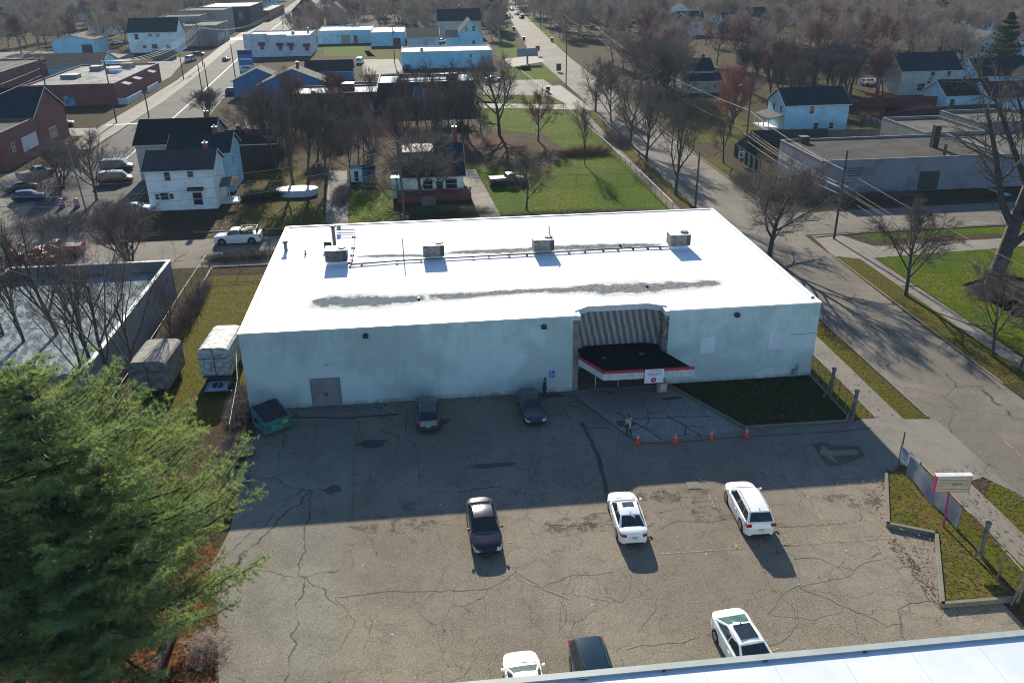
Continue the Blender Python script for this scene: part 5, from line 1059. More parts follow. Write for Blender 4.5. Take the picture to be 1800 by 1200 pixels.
def house(label, x0, x1, y0, y1, h, rise, ridge, wall, roof, wins=(), chim=(), oh=.35, cat='house', name='house', trim='trim_white', porch=None, group=None, doors=(), hip=0):
    T = thing(name, label, cat, ((x0+x1)/2,(y0+y1)/2,0), 0, group); b = MB()
    if ridge == 'x':
        ym = (y0+y1)/2; v = [(x0,y0,0),(x1,y0,0),(x1,y1,0),(x0,y1,0),(x0,y0,h),(x1,y0,h),(x1,y1,h),(x0,y1,h),(x0+hip,ym,h+rise),(x1-hip,ym,h+rise)]
        b.add(v,[(0,1,5,4),(2,3,7,6),(1,2,6,9,5),(3,0,4,8,7)])
    else:
        xm = (x0+x1)/2; v = [(x0,y0,0),(x1,y0,0),(x1,y1,0),(x0,y1,0),(x0,y0,h),(x1,y0,h),(x1,y1,h),(x0,y1,h),(xm,y0+hip,h+rise),(xm,y1-hip,h+rise)]
        b.add(v,[(0,1,5,8,4),(2,3,7,9,6),(1,2,6,5),(3,0,4,7)])
    b.build('wall', WL[wall], T)
    r = MB(); tk = .14
    def slab(p):
        p = [Vector(q) for q in p]; n = (p[1]-p[0]).cross(p[3]-p[0]).normalized()
        if n.z < 0: n = -n
        r.add([tuple(q+n*.01) for q in p]+[tuple(q+n*tk) for q in p],[(3,2,1,0),(4,5,6,7),(0,1,5,4),(1,2,6,5),(2,3,7,6),(3,0,4,7)])
    if ridge == 'x':
        k = rise/(ym-y0); e = h-k*oh
        slab([(x0-oh,y0-oh,e),(x1+oh,y0-oh,e),(x1+oh-hip,ym,h+rise),(x0-oh+hip,ym,h+rise)]); slab([(x1+oh,y1+oh,e),(x0-oh,y1+oh,e),(x0-oh+hip,ym,h+rise),(x1+oh-hip,ym,h+rise)])
        if hip: 
            kk = rise/hip; slab([(x0-oh,y1+oh,e),(x0-oh,y0-oh,e),(x0-oh+hip,ym-.01,h+rise),(x0-oh+hip,ym+.01,h+rise)]); slab([(x1+oh,y0-oh,e),(x1+oh,y1+oh,e),(x1+oh-hip,ym+.01,h+rise),(x1+oh-hip,ym-.01,h+rise)])
    else:
        k = rise/(xm-x0); e = h-k*oh
        slab([(x0-oh,y1+oh,e),(x0-oh,y0-oh,e),(xm,y0-oh,h+rise),(xm,y1+oh,h+rise)]); slab([(x1+oh,y0-oh,e),(x1+oh,y1+oh,e),(xm,y1+oh,h+rise),(xm,y0-oh,h+rise)])
    ro = r.build('roof', RF[roof], T)
    tr_ = MB()   # barge boards and gutter
    if ridge == 'x':
        tr_.box(x0-oh,x1+oh,y0-oh-.06,y0-oh,e-.04,e+.12)
        if not hip:
            for xx in (x0-oh-.05,x1+oh): 
                for ya, yb in ((y0-oh,ym),(y1+oh,ym)): tr_.add([(xx,ya,e-.06),(xx+.05,ya,e-.06),(xx+.05,yb,h+rise-.06),(xx,yb,h+rise-.06),(xx,ya,e+.14),(xx+.05,ya,e+.14),(xx+.05,yb,h+rise+.16),(xx,yb,h+rise+.16)],[(0,1,2,3),(7,6,5,4),(0,4,5,1),(1,5,6,2),(2,6,7,3),(3,7,4,0)])
    else:
        for yy in (y0-oh-.05,):
            for xa, xb in ((x0-oh,xm),(x1+oh,xm)): tr_.add([(xa,yy,e-.06),(xa,yy+.05,e-.06),(xb,yy+.05,h+rise-.06),(xb,yy,h+rise-.06),(xa,yy,e+.14),(xa,yy+.05,e+.14),(xb,yy+.05,h+rise+.16),(xb,yy,h+rise+.16)],[(0,1,2,3),(7,6,5,4),(0,4,5,1),(1,5,6,2),(2,6,7,3),(3,7,4,0)])
    tr_.build('eaves_trim', M[trim], T)
    for side,u,z,w_,h_ in wins: add_window(T, side, x0 if side=='W' else x1, y0, u, z, w_, h_)
    for side,u,w_,h_ in doors:
        b = MB(); (b.box(u-w_/2,u+w_/2,y0-.05,y0,.1,h_) if side=='S' else b.box(x0-.05,x0,u-w_/2,u+w_/2,.1,h_)); b.build('door', M['dark_metal'], T)
    for cx, cy, ct in chim:
        b = MB(); b.box(cx-.32,cx+.32,cy-.32,cy+.32,h,ct); c_ = b.build('chimney', WL['brickred'], ro); b = MB(); b.box(cx-.4,cx+.4,cy-.4,cy+.4,ct,ct+.12); b.cyl((cx,cy,ct+.1),(cx,cy,ct+.4),.13,n=8); 
        co = b.build('chimney_cap', M['galv'], ro)
    if porch:
        px0,px1,py0,py1,ph,pr = porch
        b = MB(); b.add([(px0,py0,ph-.25),(px1,py0,ph-.25),(px1,py1,ph+.35),(px0,py1,ph+.35),(px0,py0,ph-.1),(px1,py0,ph-.1),(px1,py1,ph+.5),(px0,py1,ph+.5)],[(3,2,1,0),(4,5,6,7),(0,1,5,4),(1,2,6,5),(2,3,7,6),(3,0,4,7)]); b.build('porch_roof', RF[pr], T)
        b = MB()
        for xx in np.linspace(px0+.1,px1-.1,3): b.cyl((xx,py0+.12,0),(xx,py0+.12,ph-.25),.07,n=6)
        b.box(px0,px1,py0,py1,0.0,.3); b.box(px0,px1,py0+.1,py0+.14,.9,1.0); b.build('porch', M['trim_white'], T)
    return T
def flat(label, x0, x1, y0, y1, h, wall, roof, name='commercial_building', par=.35, coping='cop_grey', wins=(), boxes=(), cat='building', doors=()):
    T = thing(name, label, cat, ((x0+x1)/2,(y0+y1)/2,0))
    b = MB(); b.box(x0,x1,y0,y1,0,h-par-.05); b.build('wall', WL[wall], T)
    b = MB(); b.box(x0+.2,x1-.2,y0+.2,y1-.2,h-par-.05,h-par); ro = b.build('roof', M[roof], T)
    b = MB(); z0 = h-par-.05; b.box(x0,x1,y0,y0+.2,z0,h-.08); b.box(x0,x1,y1-.2,y1,z0,h-.08); b.box(x0,x0+.2,y0+.2,y1-.2,z0,h-.08); b.box(x1-.2,x1,y0+.2,y1-.2,z0,h-.08); b.build('parapet', WL[wall], T)
    b = MB(); b.box(x0-.04,x1+.04,y0-.04,y0+.26,h-.08,h); b.box(x0-.04,x1+.04,y1-.26,y1+.04,h-.08,h); b.box(x0-.04,x0+.26,y0+.26,y1-.26,h-.08,h); b.box(x1-.26,x1+.04,y0+.26,y1-.26,h-.08,h); b.build('coping', M[coping], T)
    for side,u,z,w_,h_ in wins: add_window(T, side, x0 if side=='W' else x1, y0, u, z, w_, h_)
    for side,u,w_,h_,mt in doors:
        b = MB(); b.box(u-w_/2,u+w_/2,y0-.05,y0,.1,h_); b.build('door', M[mt] if isinstance(mt,str) else mt, T)
    for bx_ in boxes: b = MB(); b.box(*bx_[:4], h-par, bx_[4]); b.build('roof_box', M[bx_[5]], ro)
    return T
M['red_door'] = simple('red_door_paint',(.40,.03,.03),.5); M['tan_door'] = simple('tan_shutter',(.36,.33,.24),.7); M['awning_red'] = simple('red_window_awning',(.20,.03,.04),.7,(.15,.02,.03),3); M['blue_patch'] = simple('pale_blue_mural_paint',(.22,.34,.48),.8,(.1,.16,.26),.7)
# -- white house at left of the back street, and the two behind it
hx0, hx1, hy0 = -38.3, -29.2, 120.3
def wz(T_y, px, py):
    q = wallpt(px, py, T_y); return q.x, q.z
W_ = []
for px,py,w_,h_ in ((294,310,.75,1.25),(334.5,306,.75,.8),(277.5,346,.6,.7),(301,345,.6,.7),(289.5,345,1.3,.95),(348,349,1.2,1.7)): x,z = wz(hy0,px,py); W_.append(('S',x,z,w_,h_))
H1 = house('white two-storey house with a plain brown shingle roof nearest the back street', hx0, hx1, hy0, hy0+7.2, 5.7, 1.9, 'x', 'white', 'brown', W_, [(hx1-1.3,hy0+3.9,8.4)], porch=(hx1+.05,hx1+2.6,hy0+2.3,hy0+5.2,2.7,'tan'))
x,z = wz(hy0,344,332); b = MB(); b.add([(x-1.1,hy0-.7,z-.15),(x+1.1,hy0-.7,z-.15),(x+1.1,hy0-.02,z+.25),(x-1.1,hy0-.02,z+.25)],[(0,1,2,3),(3,2,1,0)]); b.build('window_awning', RF['dbrown'], H1)
house('white house with blue-grey roof wedged between the brown-roofed and black-roofed houses', -37.3, -28.6, 129.2, 137.5, 6.0, 2.0, 'x', 'blue', 'navy', [('E',131.5,4.3,.6,1.2),('E',133.8,1.8,.6,1.0)], [(-31,133.4,8.9)])
house('house with a wide black roof behind the white house at the left', -44.8, -33, 139, 150, 5.6, 2.8, 'x', 'cream', 'black', [], [(-34.6,144.7,9.4)])
house('low dark brown roofed annex at the right of the black-roofed house', -33, -24.5, 146, 152, 3.8, 1.6, 'x', 'darkbrick', 'dbrown', [], [(-30.7,149,6.2),(-29.3,148.4,5.9)])
# -- centre house with deck
CH = house('centre house with a dark blue-grey roof behind the leaning utility pole', -3.2, 5.7, 122.4, 133.5, 3.0, 3.4, 'x', 'white', 'navy', [('S',3.9,1.7,1.6,1.3),('S',.5,1.7,1.3,1.2)], [(5.0,131.2,8.2)], doors=[('S',2.2,.95,2.1)])
b = MB(); b.box(-2.8,1.3,124.6,127.2,4.2,6.0); b.add([(-3.0,124.3,6.0),(1.5,124.3,6.0),(1.5,127.6,6.5),(-3.0,127.6,6.5),(-3.0,124.3,6.12),(1.5,124.3,6.12),(1.5,127.6,6.62),(-3.0,127.6,6.62)],[(3,2,1,0),(4,5,6,7),(0,1,5,4),(1,2,6,5),(2,3,7,6),(3,0,4,7)]); b.build('dormer', WL['grey'], CH)
b = MB(); dm = simple('red_brown_deck',(.17,.045,.035),.8,(.12,.04,.03),2)
T = thing('wooden_deck', 'red-brown wooden deck with railing in front of the centre house', 'deck', (1.2,120.6,0)); b.box(-3.9,6.6,119.1,122.1,.85,.97); b.build('platform', dm, T)
b = MB()
for i in range(43): xx = -3.85+i*.2475; b.box(xx,xx+.05,119.1,119.15,.97,1.85)
for i in range(12): yy = 119.2+i*.24; b.box(-3.9,-3.85,yy,yy+.05,.97,1.85); b.box(6.55,6.6,yy,yy+.05,.97,1.85)
b.box(-3.92,6.62,119.07,119.17,1.85,1.93); b.box(-3.92,-3.84,119.1,122.1,1.85,1.93); b.box(6.54,6.62,119.1,122.1,1.85,1.93); b.build('railing', dm, T)
b = MB()
for k in range(6): b.box(-.6,1.5,118.8-.3*k,119.1-.3*k,0,.85-.14*k)
b.build('steps', M['conc_plain'], T)
b = MB(); b.box(-3.9,6.6,119.2,119.3,0,.85); b.build('skirt', dm, T)
T = thing('garden_shed', 'small pale blue shed standing at the left end of the red-brown deck', 'shed', (-3.7,123.0,0)); b = MB(); b.box(-4.7,-3.3,121.9,123.4,0,2.9); b.build('wall', WL['blue'], T); b = MB(); b.box(-4.8,-3.25,121.8,123.5,2.9,3.0); b.build('roof', M['trim_white'], T)
# -- brown-brick block with white roofs in the middle
cb_ = flat('dark brown-brick block with a bright white roof and a long bent duct', -9.1, 12.2, 196.5, 210.5, 6.0, 'darkbrick', 'roof_bright', wins=[('S',6.6,1.7,.7,1.5),('S',4.4,2.1,.8,1.2)], boxes=[(6.2,9.0,200.5,203.0,7.0,'galv')])
b = MB(); b.tube([(-4.6,199.3,6.1),(-4.6,203,6.3),(6.2,203.2,6.4)],.38,8); b.build('duct', M['galv'], cb_)
b = MB(); b.poly([(-1.8,196.45,2.4),(1.2,196.45,2.0),(1.6,196.45,4.4),(.3,196.45,5.3),(-1.2,196.45,4.9)]); b.build('mural_patch', M['blue_patch'], cb_)
flat('lower dark brown wing with a bright white roof left of the duct block', -28.1, -9.2, 190.8, 202.0, 5.0, 'darkbrick', 'roof_bright', boxes=[(-16.9,-14.2,194.5,197.5,6.3,'dark_metal'),(-23.2,-22.3,191.6,192.6,5.5,'galv')])
flat('tiny white-roofed annex below the brown-brick wing', -12.3,-9.9,187.0,189.8,3.2,'buff','roof_bright')
house('bright blue gabled hall with a tan leaf-strewn roof, the right-hand gable', -38.0, -21.5, 214, 221, 4.0, 3.4, 'y', 'sky', 'tan', [], [(-29.0,219,8.3)], oh=.5)
house('bright blue gabled hall behind, its gable peak left of the tan one', -45.5, -33, 222, 227, 4.0, 2.8, 'y', 'sky', 'tan', [], oh=.5)
flat('blue flat-roofed wing running right from the blue gabled hall', -21.4, -8.6, 214, 221, 3.0, 'sky', 'roof_tar')
house('dark brown roofed shed over bright blue walls right of the blue hall', -30.8, -18.2, 247, 254, 2.6, 2.4, 'x', 'sky', 'dbrown')
lb = flat('long pale blue flat-roofed building with parked cars along its wall', -4.7, 22.6, 267.6, 284, 4.9, 'paleblock', 'roof_bright', wins=[('S',16.0,3.4,.7,.7)], boxes=[(1.0,1.9,272,273,5.6,'galv')])
aw = flat('white flat-roofed building with a stepped parapet and four red window awnings', -58.0, -36.0, 309.5, 331, 6.7, 'whiteb', 'roof_bright', boxes=[(-43,-42,318,319,7.4,'galv'),(-38,-37.4,322,322.6,8,'galv')])
for px,py in ((460,78),(492,79),(511,79),(539,80)):
    q = wallpt(px,py,309.5); b = MB(); b.box(q.x-1.1,q.x+1.1,308.9,309.5,q.z-.5,q.z+.6); b.build('window_awning', M['awning_red'], aw); add_window(aw,'S',0,309.5,q.x,q.z-1.2,1.2,1.0)
b = MB(); b.box(-57.9,-50,309.4,309.7,6.6,7.5); b.box(-50,-43.5,309.4,309.7,6.6,7.1); b.build('stepped_parapet', WL['whiteb'], aw)
flat('long low pale grey building with a tan shutter and a red door', -37.5, -17.0, 349, 372, 4.8, 'paleblock', 'roof_bright', doors=[('S',-27,3.4,3.2,'tan_door'),('S',-23.2,1.4,2.9,'red_door')])
flat('pale grey flat-roofed building at the right end of the red-doored one', -16.8, -4.2, 336, 362, 4.9, 'paleblock', 'roof_bright', doors=[('S',-7.2,2.6,2.8,'dark_metal')])
house('low building with a big blue-black roof beyond the pale blue building', -3.4, 8.4, 333, 350, 3.0, 2.6, 'x', 'whiteb', 'navy')
house('pale blue gabled house in front of the dark spruce with two upper windows', 14.8, 23.8, 322, 335, 4.6, 5.0, 'y', 'blue', 'black', [('S',18.0,6.6,1.0,1.6),('S',20.6,6.6,1.0,1.6),('S',20.5,2.0,.9,1.1)])
house('small lean-to house with pale roof left of the gabled blue house', 10.6, 14.7, 320, 330, 4.0, 2.0, 'x', 'blue', 'grey')
house('house with a blue-black roof behind the gabled pale blue house', 9, 26, 360, 374, 6.5, 4.0, 'x', 'cream', 'navy', [], [(18,367,11.8)])
house('orange-brown brick house with a dark hipped roof beyond the white building', -57, -44.0, 430, 444, 7.0, 5.5, 'x', 'orange', 'black', [('S',-53.4,1.8,1.6,2.0),('S',-48.0,5.6,1.2,1.8),('S',-50.4,3.9,1.2,1.6),('S',-46.9,1.8,2.4,2.0)], hip=6)
house('grey house at the right of the orange-brown brick house', -43.0, -34, 445, 458, 5.5, 4.0, 'y', 'grey', 'navy')
# -- left side of the main avenue
rb = flat('long red-brick building with pale metal awnings beside the avenue pavement', -92, -71.5, 215.5, 255.0, 5.0, 'brickred', 'roof_bright_worn', boxes=[(-80,-77,238,241,5.9,'roof_bright'),(-88,-84,228,231,5.6,'galv'),(-79,-76,246,249,6.0,'roof_bright_worn'),(-86,-83,243,246,5.8,'galv')], doors=[('S',-82.3,2.4,2.4,'blue_patch')])
for y_ in (222,231,244): b = MB(); b.add([(-71.5,y_-1.6,4.4),(-69.7,y_-1.6,3.9),(-69.7,y_+1.6,3.9),(-71.5,y_+1.6,4.4)],[(0,1,2,3),(3,2,1,0)]); b.build('awning', M['roof_bright'], rb)
T = thing('white_picket_fence', 'white panel fence along the red-brick building facing the avenue', 'fence', (-69,216,0)); b = MB(); b.box(-69.3,-69.2,216,228,0,1.5); b.box(-69.3,-69.2,233,243,0,1.5); b.box(-71.4,-69.2,215.9,216,0,1.5); b.build('panels', M['trim_white'], T)
flat('red-brick building with a grey-green roof at the left edge beyond the yard', -130, -104, 218, 262, 6.2, 'brickred', 'roof_tar2', boxes=[(-120,-117,246,249,7.4,'galv'),(-112,-110,240,242,7.6,'dark_metal'),(-124,-121,252,256,7.2,'blue_patch')])
house('white workshop with a long brown-grey roof and ridge vents behind the brick wall', -112.5, -90.0, 263, 279, 3.8, 2.6, 'x', 'paleblock', 'brown', [('E',270,2.4,.8,1.0)])
house('pale metal garage with a tall door on the yard beyond the brown-roofed workshop', -128, -113.8, 331, 346, 5.0, 1.6, 'y', 'blue', 'tan', doors=[('S',-116.3,3.6,3.4)])
house('white two-storey house with a blue-black roof and small dark windows', -102.6, -85.6, 333.5, 345, 7.0, 4.2, 'x', 'white', 'navy', [('S',-99.5,5.4,1.2,1.8),('S',-94.6,5.8,1.4,1.0),('S',-92.1,5.8,1.4,1.0),('S',-97.3,2.0,1.2,.9),('S',-93.8,2.0,1.8,1.4),('S',-89,1.8,1.6,1.2)])
flat('beige rendered building right of the two-storey white house', -101, -86, 371, 388, 9.5, 'buff', 'roof_tar')
mb_ = flat('grey-green building with a mural of white strokes on its avenue side', -90, -75.5, 352, 376, 7.4, 'block', 'roof_tar2')
b = MB(); r_ = random.Random(6)
for i in range(13): y_ = 354+i*1.5; b.add([(-75.45,y_,1.2),(-75.45,y_+.3,1.2),(-75.45,y_+1.1+r_.uniform(0,.6),2.6+r_.uniform(0,3)),(-75.45,y_+.7,2.6+r_.uniform(0,3))],[(0,1,2,3)])
b.build('mural_strokes', M['trim_white'], mb_)
flat('tall beige building with a stepped pale roof behind the mural building', -98, -80, 392, 412, 10.5, 'buff', 'roof_tar2')
flat('dark red-brown flat-roofed building with a bright roof edge on the avenue', -99, -76, 432, 470, 9.5, 'darkbrick', 'roof_bright', wins=[('S',-80.5,5.5,1.4,2.6)])
flat('low brick shops beside the avenue beyond the dark red-brown building', -80, -74, 475, 530, 5.0, 'brickred', 'roof_bright_worn')
rdb = house('red-brick hall with a blue-black roof at the left edge, its gable towards the avenue', -104, -69.5, 163, 178.5, 6.0, 4.4, 'x', 'brickred', 'navy', [('E',171,2.2,3.2,1.8)])
fl_ = flat('lower red-brick wing with a large painted white panel on its avenue wall', -104, -69.0, 148.5, 162.7, 6.3, 'brickred', 'roof_tar2', wins=[('E',152.5,3.2,1.0,1.4)])
b = MB(); b.box(-69.0,-68.94,156.0,162.4,1.6,4.0); b.build('painted_panel', M['trim_white'], fl_)
# -- right of the side avenue
house('pale two-storey house with a blue-black roof and a lower porch roof by the avenue', 66.0, 73.0, 212.5, 221, 4.6, 2.4, 'x', 'white', 'navy', [], [(68.3,217.5,7.8),(71.7,217.7,7.9)])
b_ = house('low front wing with a blue-black roof before the two-chimneyed house', 65.6, 73.4, 207.5, 212.3, 2.9, 1.3, 'x', 'cream', 'navy', [('S',71.9,1.6,.9,.7)])
H2 = house('large pale blue two-storey house with a blue-black roof and west porch', 69.4, 82.0, 158.8, 167.5, 5.0, 2.5, 'x', 'blue', 'navy', [('S',74.6,4.0,.8,1.4),('S',75.8,.9,.8,1.1),('S',78.9,.9,.8,1.1),('W',161,3.9,.8,1.2),('W',164.5,3.9,.8,1.2)])
b = MB(); b.add([(66.4,159.4,2.2),(69.3,159.4,2.9),(69.3,167,2.9),(66.4,167,2.2),(66.4,159.4,2.35),(69.3,159.4,3.05),(69.3,167,3.05),(66.4,167,2.35)],[(3,2,1,0),(4,5,6,7),(0,1,5,4),(1,2,6,5),(2,3,7,6),(3,0,4,7)]); b.build('porch_roof', RF['grey'], H2)
b = MB()
for y_ in (159.6,162,164.5,166.8): b.cyl((66.6,y_,0),(66.6,y_,2.25),.09,n=6)
b.box(66.4,69.3,159.4,167,0,.35); b.build('porch', M['trim_white'], H2)
house('cream two-storey house with a black roof at the right end of the grove', 112.5, 127.2, 195.2, 205, 5.6, 3.4, 'x', 'cream', 'navy', [('S',120.2,4.4,1.0,2.0),('S',124.2,4.5,1.0,1.5),('S',124.4,1.6,1.0,1.1),('S',117.8,1.8,1.8,1.6),('S',119.6,3.2,.9,1.4)])
house('pale blue house with a long black roof below the big spruce', 133.5, 148, 197.5, 208, 3.6, 3.4, 'x', 'blue', 'black', [('S',135.4,2.2,1.2,1.2),('W',203,2.0,.8,1.6)])
house('pale blue gabled house cut by the right edge, its roof below the spruce', 140, 151, 188.5, 196.5, 3.8, 3.0, 'y', 'blue', 'black')
house('pale blue garage with a dark roof and a side door, left of the pair', 113.0, 124.2, 176.8, 185.5, 2.8, 2.6, 'x', 'blue', 'black', doors=[('S',114.5,1.0,2.0)])
house('pale blue garage with a mossy black roof, right of the pair', 121.0, 134.0, 173.8, 182, 2.6, 2.6, 'x', 'blue', 'dbrown')
M['fenceboard'] = simple('dark_fence_board',(.045,.035,.033),.9,(.03,.025,.022),3); M['maroonfence'] = simple('maroon_board',(.14,.03,.03),.8,(.10,.025,.025),2)
cw = flat('low lavender-white commercial building with a brown gravel roof along the side street', 56.3, 84.0, 114.6, 129.5, 4.9, 'lav', 'roof_tar', par=.3, boxes=[(58.8,60.2,127.5,128.8,5.6,'dark_metal')])
b = MB(); b.box(76.8,77.7,121.2,122.1,4.6,7.9); b.build('brick_chimney', WL['darkbrick'], cw); b = MB(); b.box(75.6,75.9,116.2,116.5,4.6,6.3); b.build('pipe', M['dark_metal'], cw)
b = MB(); 
for k in range(4): b.box(60.5-.0*k,62.6,114.52,114.6,3.6-.35*k,3.72-.35*k)
b.box(71.5,74.5,114.5,114.6,.1,2.8); b.build('wall_grille', M['dark_metal'], cw)
flat('right-hand wing of the lavender-white building with a pale gravel roof', 84.2, 118, 114.7, 131, 4.8, 'lav', 'roof_tar2', par=.25)
flat('raised beige wing with a pale gravel roof and stained west wall', 80.6, 90.8, 129.9, 143.6, 5.1, 'buff', 'roof_tar2', par=.5)
flat('taller flat-roofed block standing behind the beige wing', 91.0, 104.0, 132.0, 143.4, 6.0, 'block', 'roof_tar2', par=.5)
def boards(label, pts, h, mat='fenceboard', name='board_fence'):
    T = thing(name, label, 'fence', (*pts[0],0)); b = MB(); pb = MB()
    for a, c in zip(pts, pts[1:]):
        a = Vector((*a,0)); c = Vector((*c,0)); d = c-a; L = d.length; d.normalize(); n = int(L/.2)
        for i in range(n): q = a+d*((i+.5)*L/n); b.obox((q.x,q.y,h/2+random.Random(i).uniform(-.03,.03)),L/n*.93,.03,h,math.atan2(d.y,d.x))
        for i in range(int(L/2.4)+1): q = a+d*min(L,i*2.4); nrm = Vector((-d.y,d.x,0))*.07; pb.box(q.x+nrm.x-.05,q.x+nrm.x+.05,q.y+nrm.y-.05,q.y+nrm.y+.05,0,h+.1)
    b.build('boards', M[mat], T); pb.build('posts', M[mat], T); return T
boards('maroon board fence running left of the pale blue garages', [(96,181),(113,180)], 2.2, 'maroonfence')
boards('dark board fence in front of the pale blue garages', [(92,165),(112,171),(121,171)], 1.8)
M['green_screen'] = simple('green_screen_fabric',(.015,.06,.045),.8,(.02,.05,.04),1); M['lavfence'] = simple('weathered_fence_lavender',(.16,.14,.15),.9,(.12,.1,.1),2)
boards('green screened fence west and south of the large pale blue house', [(52.5,127),(53,140),(60,150.5),(74,150)], 2.2, 'green_screen')
boards('weathered grey-purple fence east of the green screened fence', [(74.2,150),(88,149.5),(88,165)], 1.9, 'lavfence')
# far houses half hidden in the woods
farh = [(1395,34,'white','navy','x'),(1612,32,'cream','black','x'),(1645,62,'grey','navy','y'),(1728,60,'blue','grey','y'),(1733,108,'cream','grey','y'),(1795,112,'blue','dbrown','y'),(1665,118-30,'grey','brown','x'),(1195,62,'grey','grey','y'),(957,22,'blue','black','y'),(1000,22,'blue','navy','y'),(1320,14,'blue','navy','x'),
    (1475,16,'white','navy','x'),(880,8,'white','navy','x'),(20,60,'buff','tan','x'),(100,58,'buff','grey','x'),(180,62,'white','grey','x'),(470,12,'blue','navy','x'),(700,22,'cream','navy','x'),(600,6,'grey','black','y'),(250,4,'grey','brown','x'),(1560,8,'cream','brown','x'),(1250,40,'white','grey','x')]
names = ['navy-roofed white','black-roofed cream','grey gabled','pale blue grey-roofed gabled','cream gabled','brown-roofed pale blue','brown-roofed grey','grey-roofed grey','black-roofed blue gabled','navy-roofed blue gabled','navy-roofed blue','navy-roofed white','white navy-roofed','tan-roofed buff','grey-roofed buff','grey-roofed white','navy-roofed blue','navy-roofed cream','black-roofed grey gabled','brown-roofed grey','brown-roofed cream','grey-roofed white']
where = ['among the woods left of the first far row, upper right','high in the right woods above the cream house','just below it in the right woods','left of the tall spruce top','half hidden behind the spruce foot','at the right edge beside the spruce','in the woods behind the cream house','behind the bare street trees near the top','left of the green conifer by the far avenue','right of the green conifer by the far avenue','at the top edge right of the centre woods','at the top edge of the right woods','at the top edge above the spruce by the avenue','at the far left edge behind the trees','behind the bare trees at the upper left','beyond the metal garage at the upper left','at the top edge over the main avenue','behind the grove at the upper centre','at the top edge left of centre','at the top edge over the left woods','near the top edge of the right woods','in the woods above the avenue trees']
for (px,py,wl_,rf_,rd), nm, wh_ in zip(farh, names, where):
    q = G(px,py); w_ = 11 if rd=='x' else 8; house('distant %s house %s' % (nm, wh_), q.x-w_/2, q.x+w_/2, q.y, q.y+9, 5.2, 3.2, rd, wl_, rf_, [('S',q.x-2,3.6,1.1,1.6),('S',q.x+2,3.6,1.1,1.6)])
r_ = random.Random(5)
for i in range(16):
    y_ = r_.uniform(330,620); x_ = r_.uniform(.16,.62)*y_ if i < 12 else -r_.uniform(.3,.5)*y_
    house('distant pale house with a dark roof half hidden by the far woods', x_, x_+10, y_, y_+8, 5.4, 3.4, r_.choice('xy'), r_.choice(('white','blue','white')), 'navy', [('S',x_+3,3.6,1.1,1.6),('S',x_+7,3.6,1.1,1.6)], group='distant pale houses among the far woods')
# grey building at far left with parapet walls and patchy roof
gx0, gx1, gy0, gy1 = -62, -26.6, 60.5, 86.4
T = thing('grey_block_building', 'grey block building with a pale streaked roof behind the bare trees at left', 'building', (-40,72,0))
b = MB(); b.box(-58,gx1-.2,gy0+.2,gy1-.2,0,2.9); b.build('wall', WL['block'], T)
m, t, p = newmat('streaked_pale_roof'); v = coords(t); x_,y_,z_ = splitxyz(t, v); sv_ = combxyz(t, math_(t,'ADD',math_(t,'MULTIPLY',x_,.9),math_(t,'MULTIPLY',y_,.25)), math_(t,'MULTIPLY',y_,.35))
col = mixc(t, ramp(t, noise(t, sv_, 1.3, 7, .8), .44, .56), (.24,.27,.28), (.07,.095,.115)); col = mixc(t, ramp(t, noise(t, v, 3, 5, .7), .55, .7), col, (.34,.36,.35)); t.links.new(col, p.inputs['Base Color']); p.inputs['Specular IOR Level'].default_value = .03; p.inputs['Roughness'].default_value = .8
b = MB(); b.box(-58,gx1-.25,gy0+.25,gy1-.25,2.9,2.96); b.build('roof', m, T)
b = MB(); b.box(gx1-.25,gx1,gy0,gy1,0,4.0); b.box(-42.5,gx1-.25,gy1-.25,gy1,0,4.0); b.box(-42.5,-42.25,gy1-7.8,gy1-.25,0,4.0); b.box(-62,-42.25,gy1-8.05,gy1-7.8,0,4.0); b.box(-62,gx1-.25,gy0,gy0+.25,0,4.0); b.build('parapet_wall', WL['block'], T)
b = MB(); b.box(gx1-.3,gx1+.05,gy0,gy1+.05,4.0,4.07); b.box(-42.5,gx1-.3,gy1-.3,gy1+.05,4.0,4.07); b.box(-42.55,-42.2,gy1-7.8,gy1-.3,4.0,4.07); b.box(-62,-42.2,gy1-8.1,gy1-7.75,4.0,4.07); b.build('coping', M['trim_white'], T)
chain_fence('chain_link_fence', 'chain-link fence choked with dark vines between the grey building and the dry yard', [(-25.0,94.6),(-25.0,84),(-24.9,74),(-24.9,60)], 1.9, every=3)
chain_fence('chain_link_fence', 'chain-link fence along the kerb behind the dry yard', [(-24.6,93.4),(-14.8,93.4)], 1.9, every=3.2)
chain_fence('chain_link_fence', 'chain-link fence with a top rail beside the dumpster and the trailers', [(-16.6,66.5),(-15.6,61.5),(-14.9,54.5)], 2.2, every=2.5)
chain_fence('chain_link_fence', 'long chain-link fence separating the lawns from the side avenue pavement', [(33.0,108),(32.9,125),(32.2,150),(31.5,172),(31.6,190)], 1.7, every=3, step=.3, wr=.006)
chain_fence('chain_link_fence', 'far chain-link fence beside the rear yard near the avenue corner', [(31.0,200),(29.5,222),(28.5,245)], 1.8, every=3, step=.35, wr=.007)
chain_fence('chain_link_fence', 'low wire fence crossing the lawns between the centre house and the avenue', [(7,127),(20,126.5),(32.6,126)], 1.3, every=3, step=.3, wr=.008)
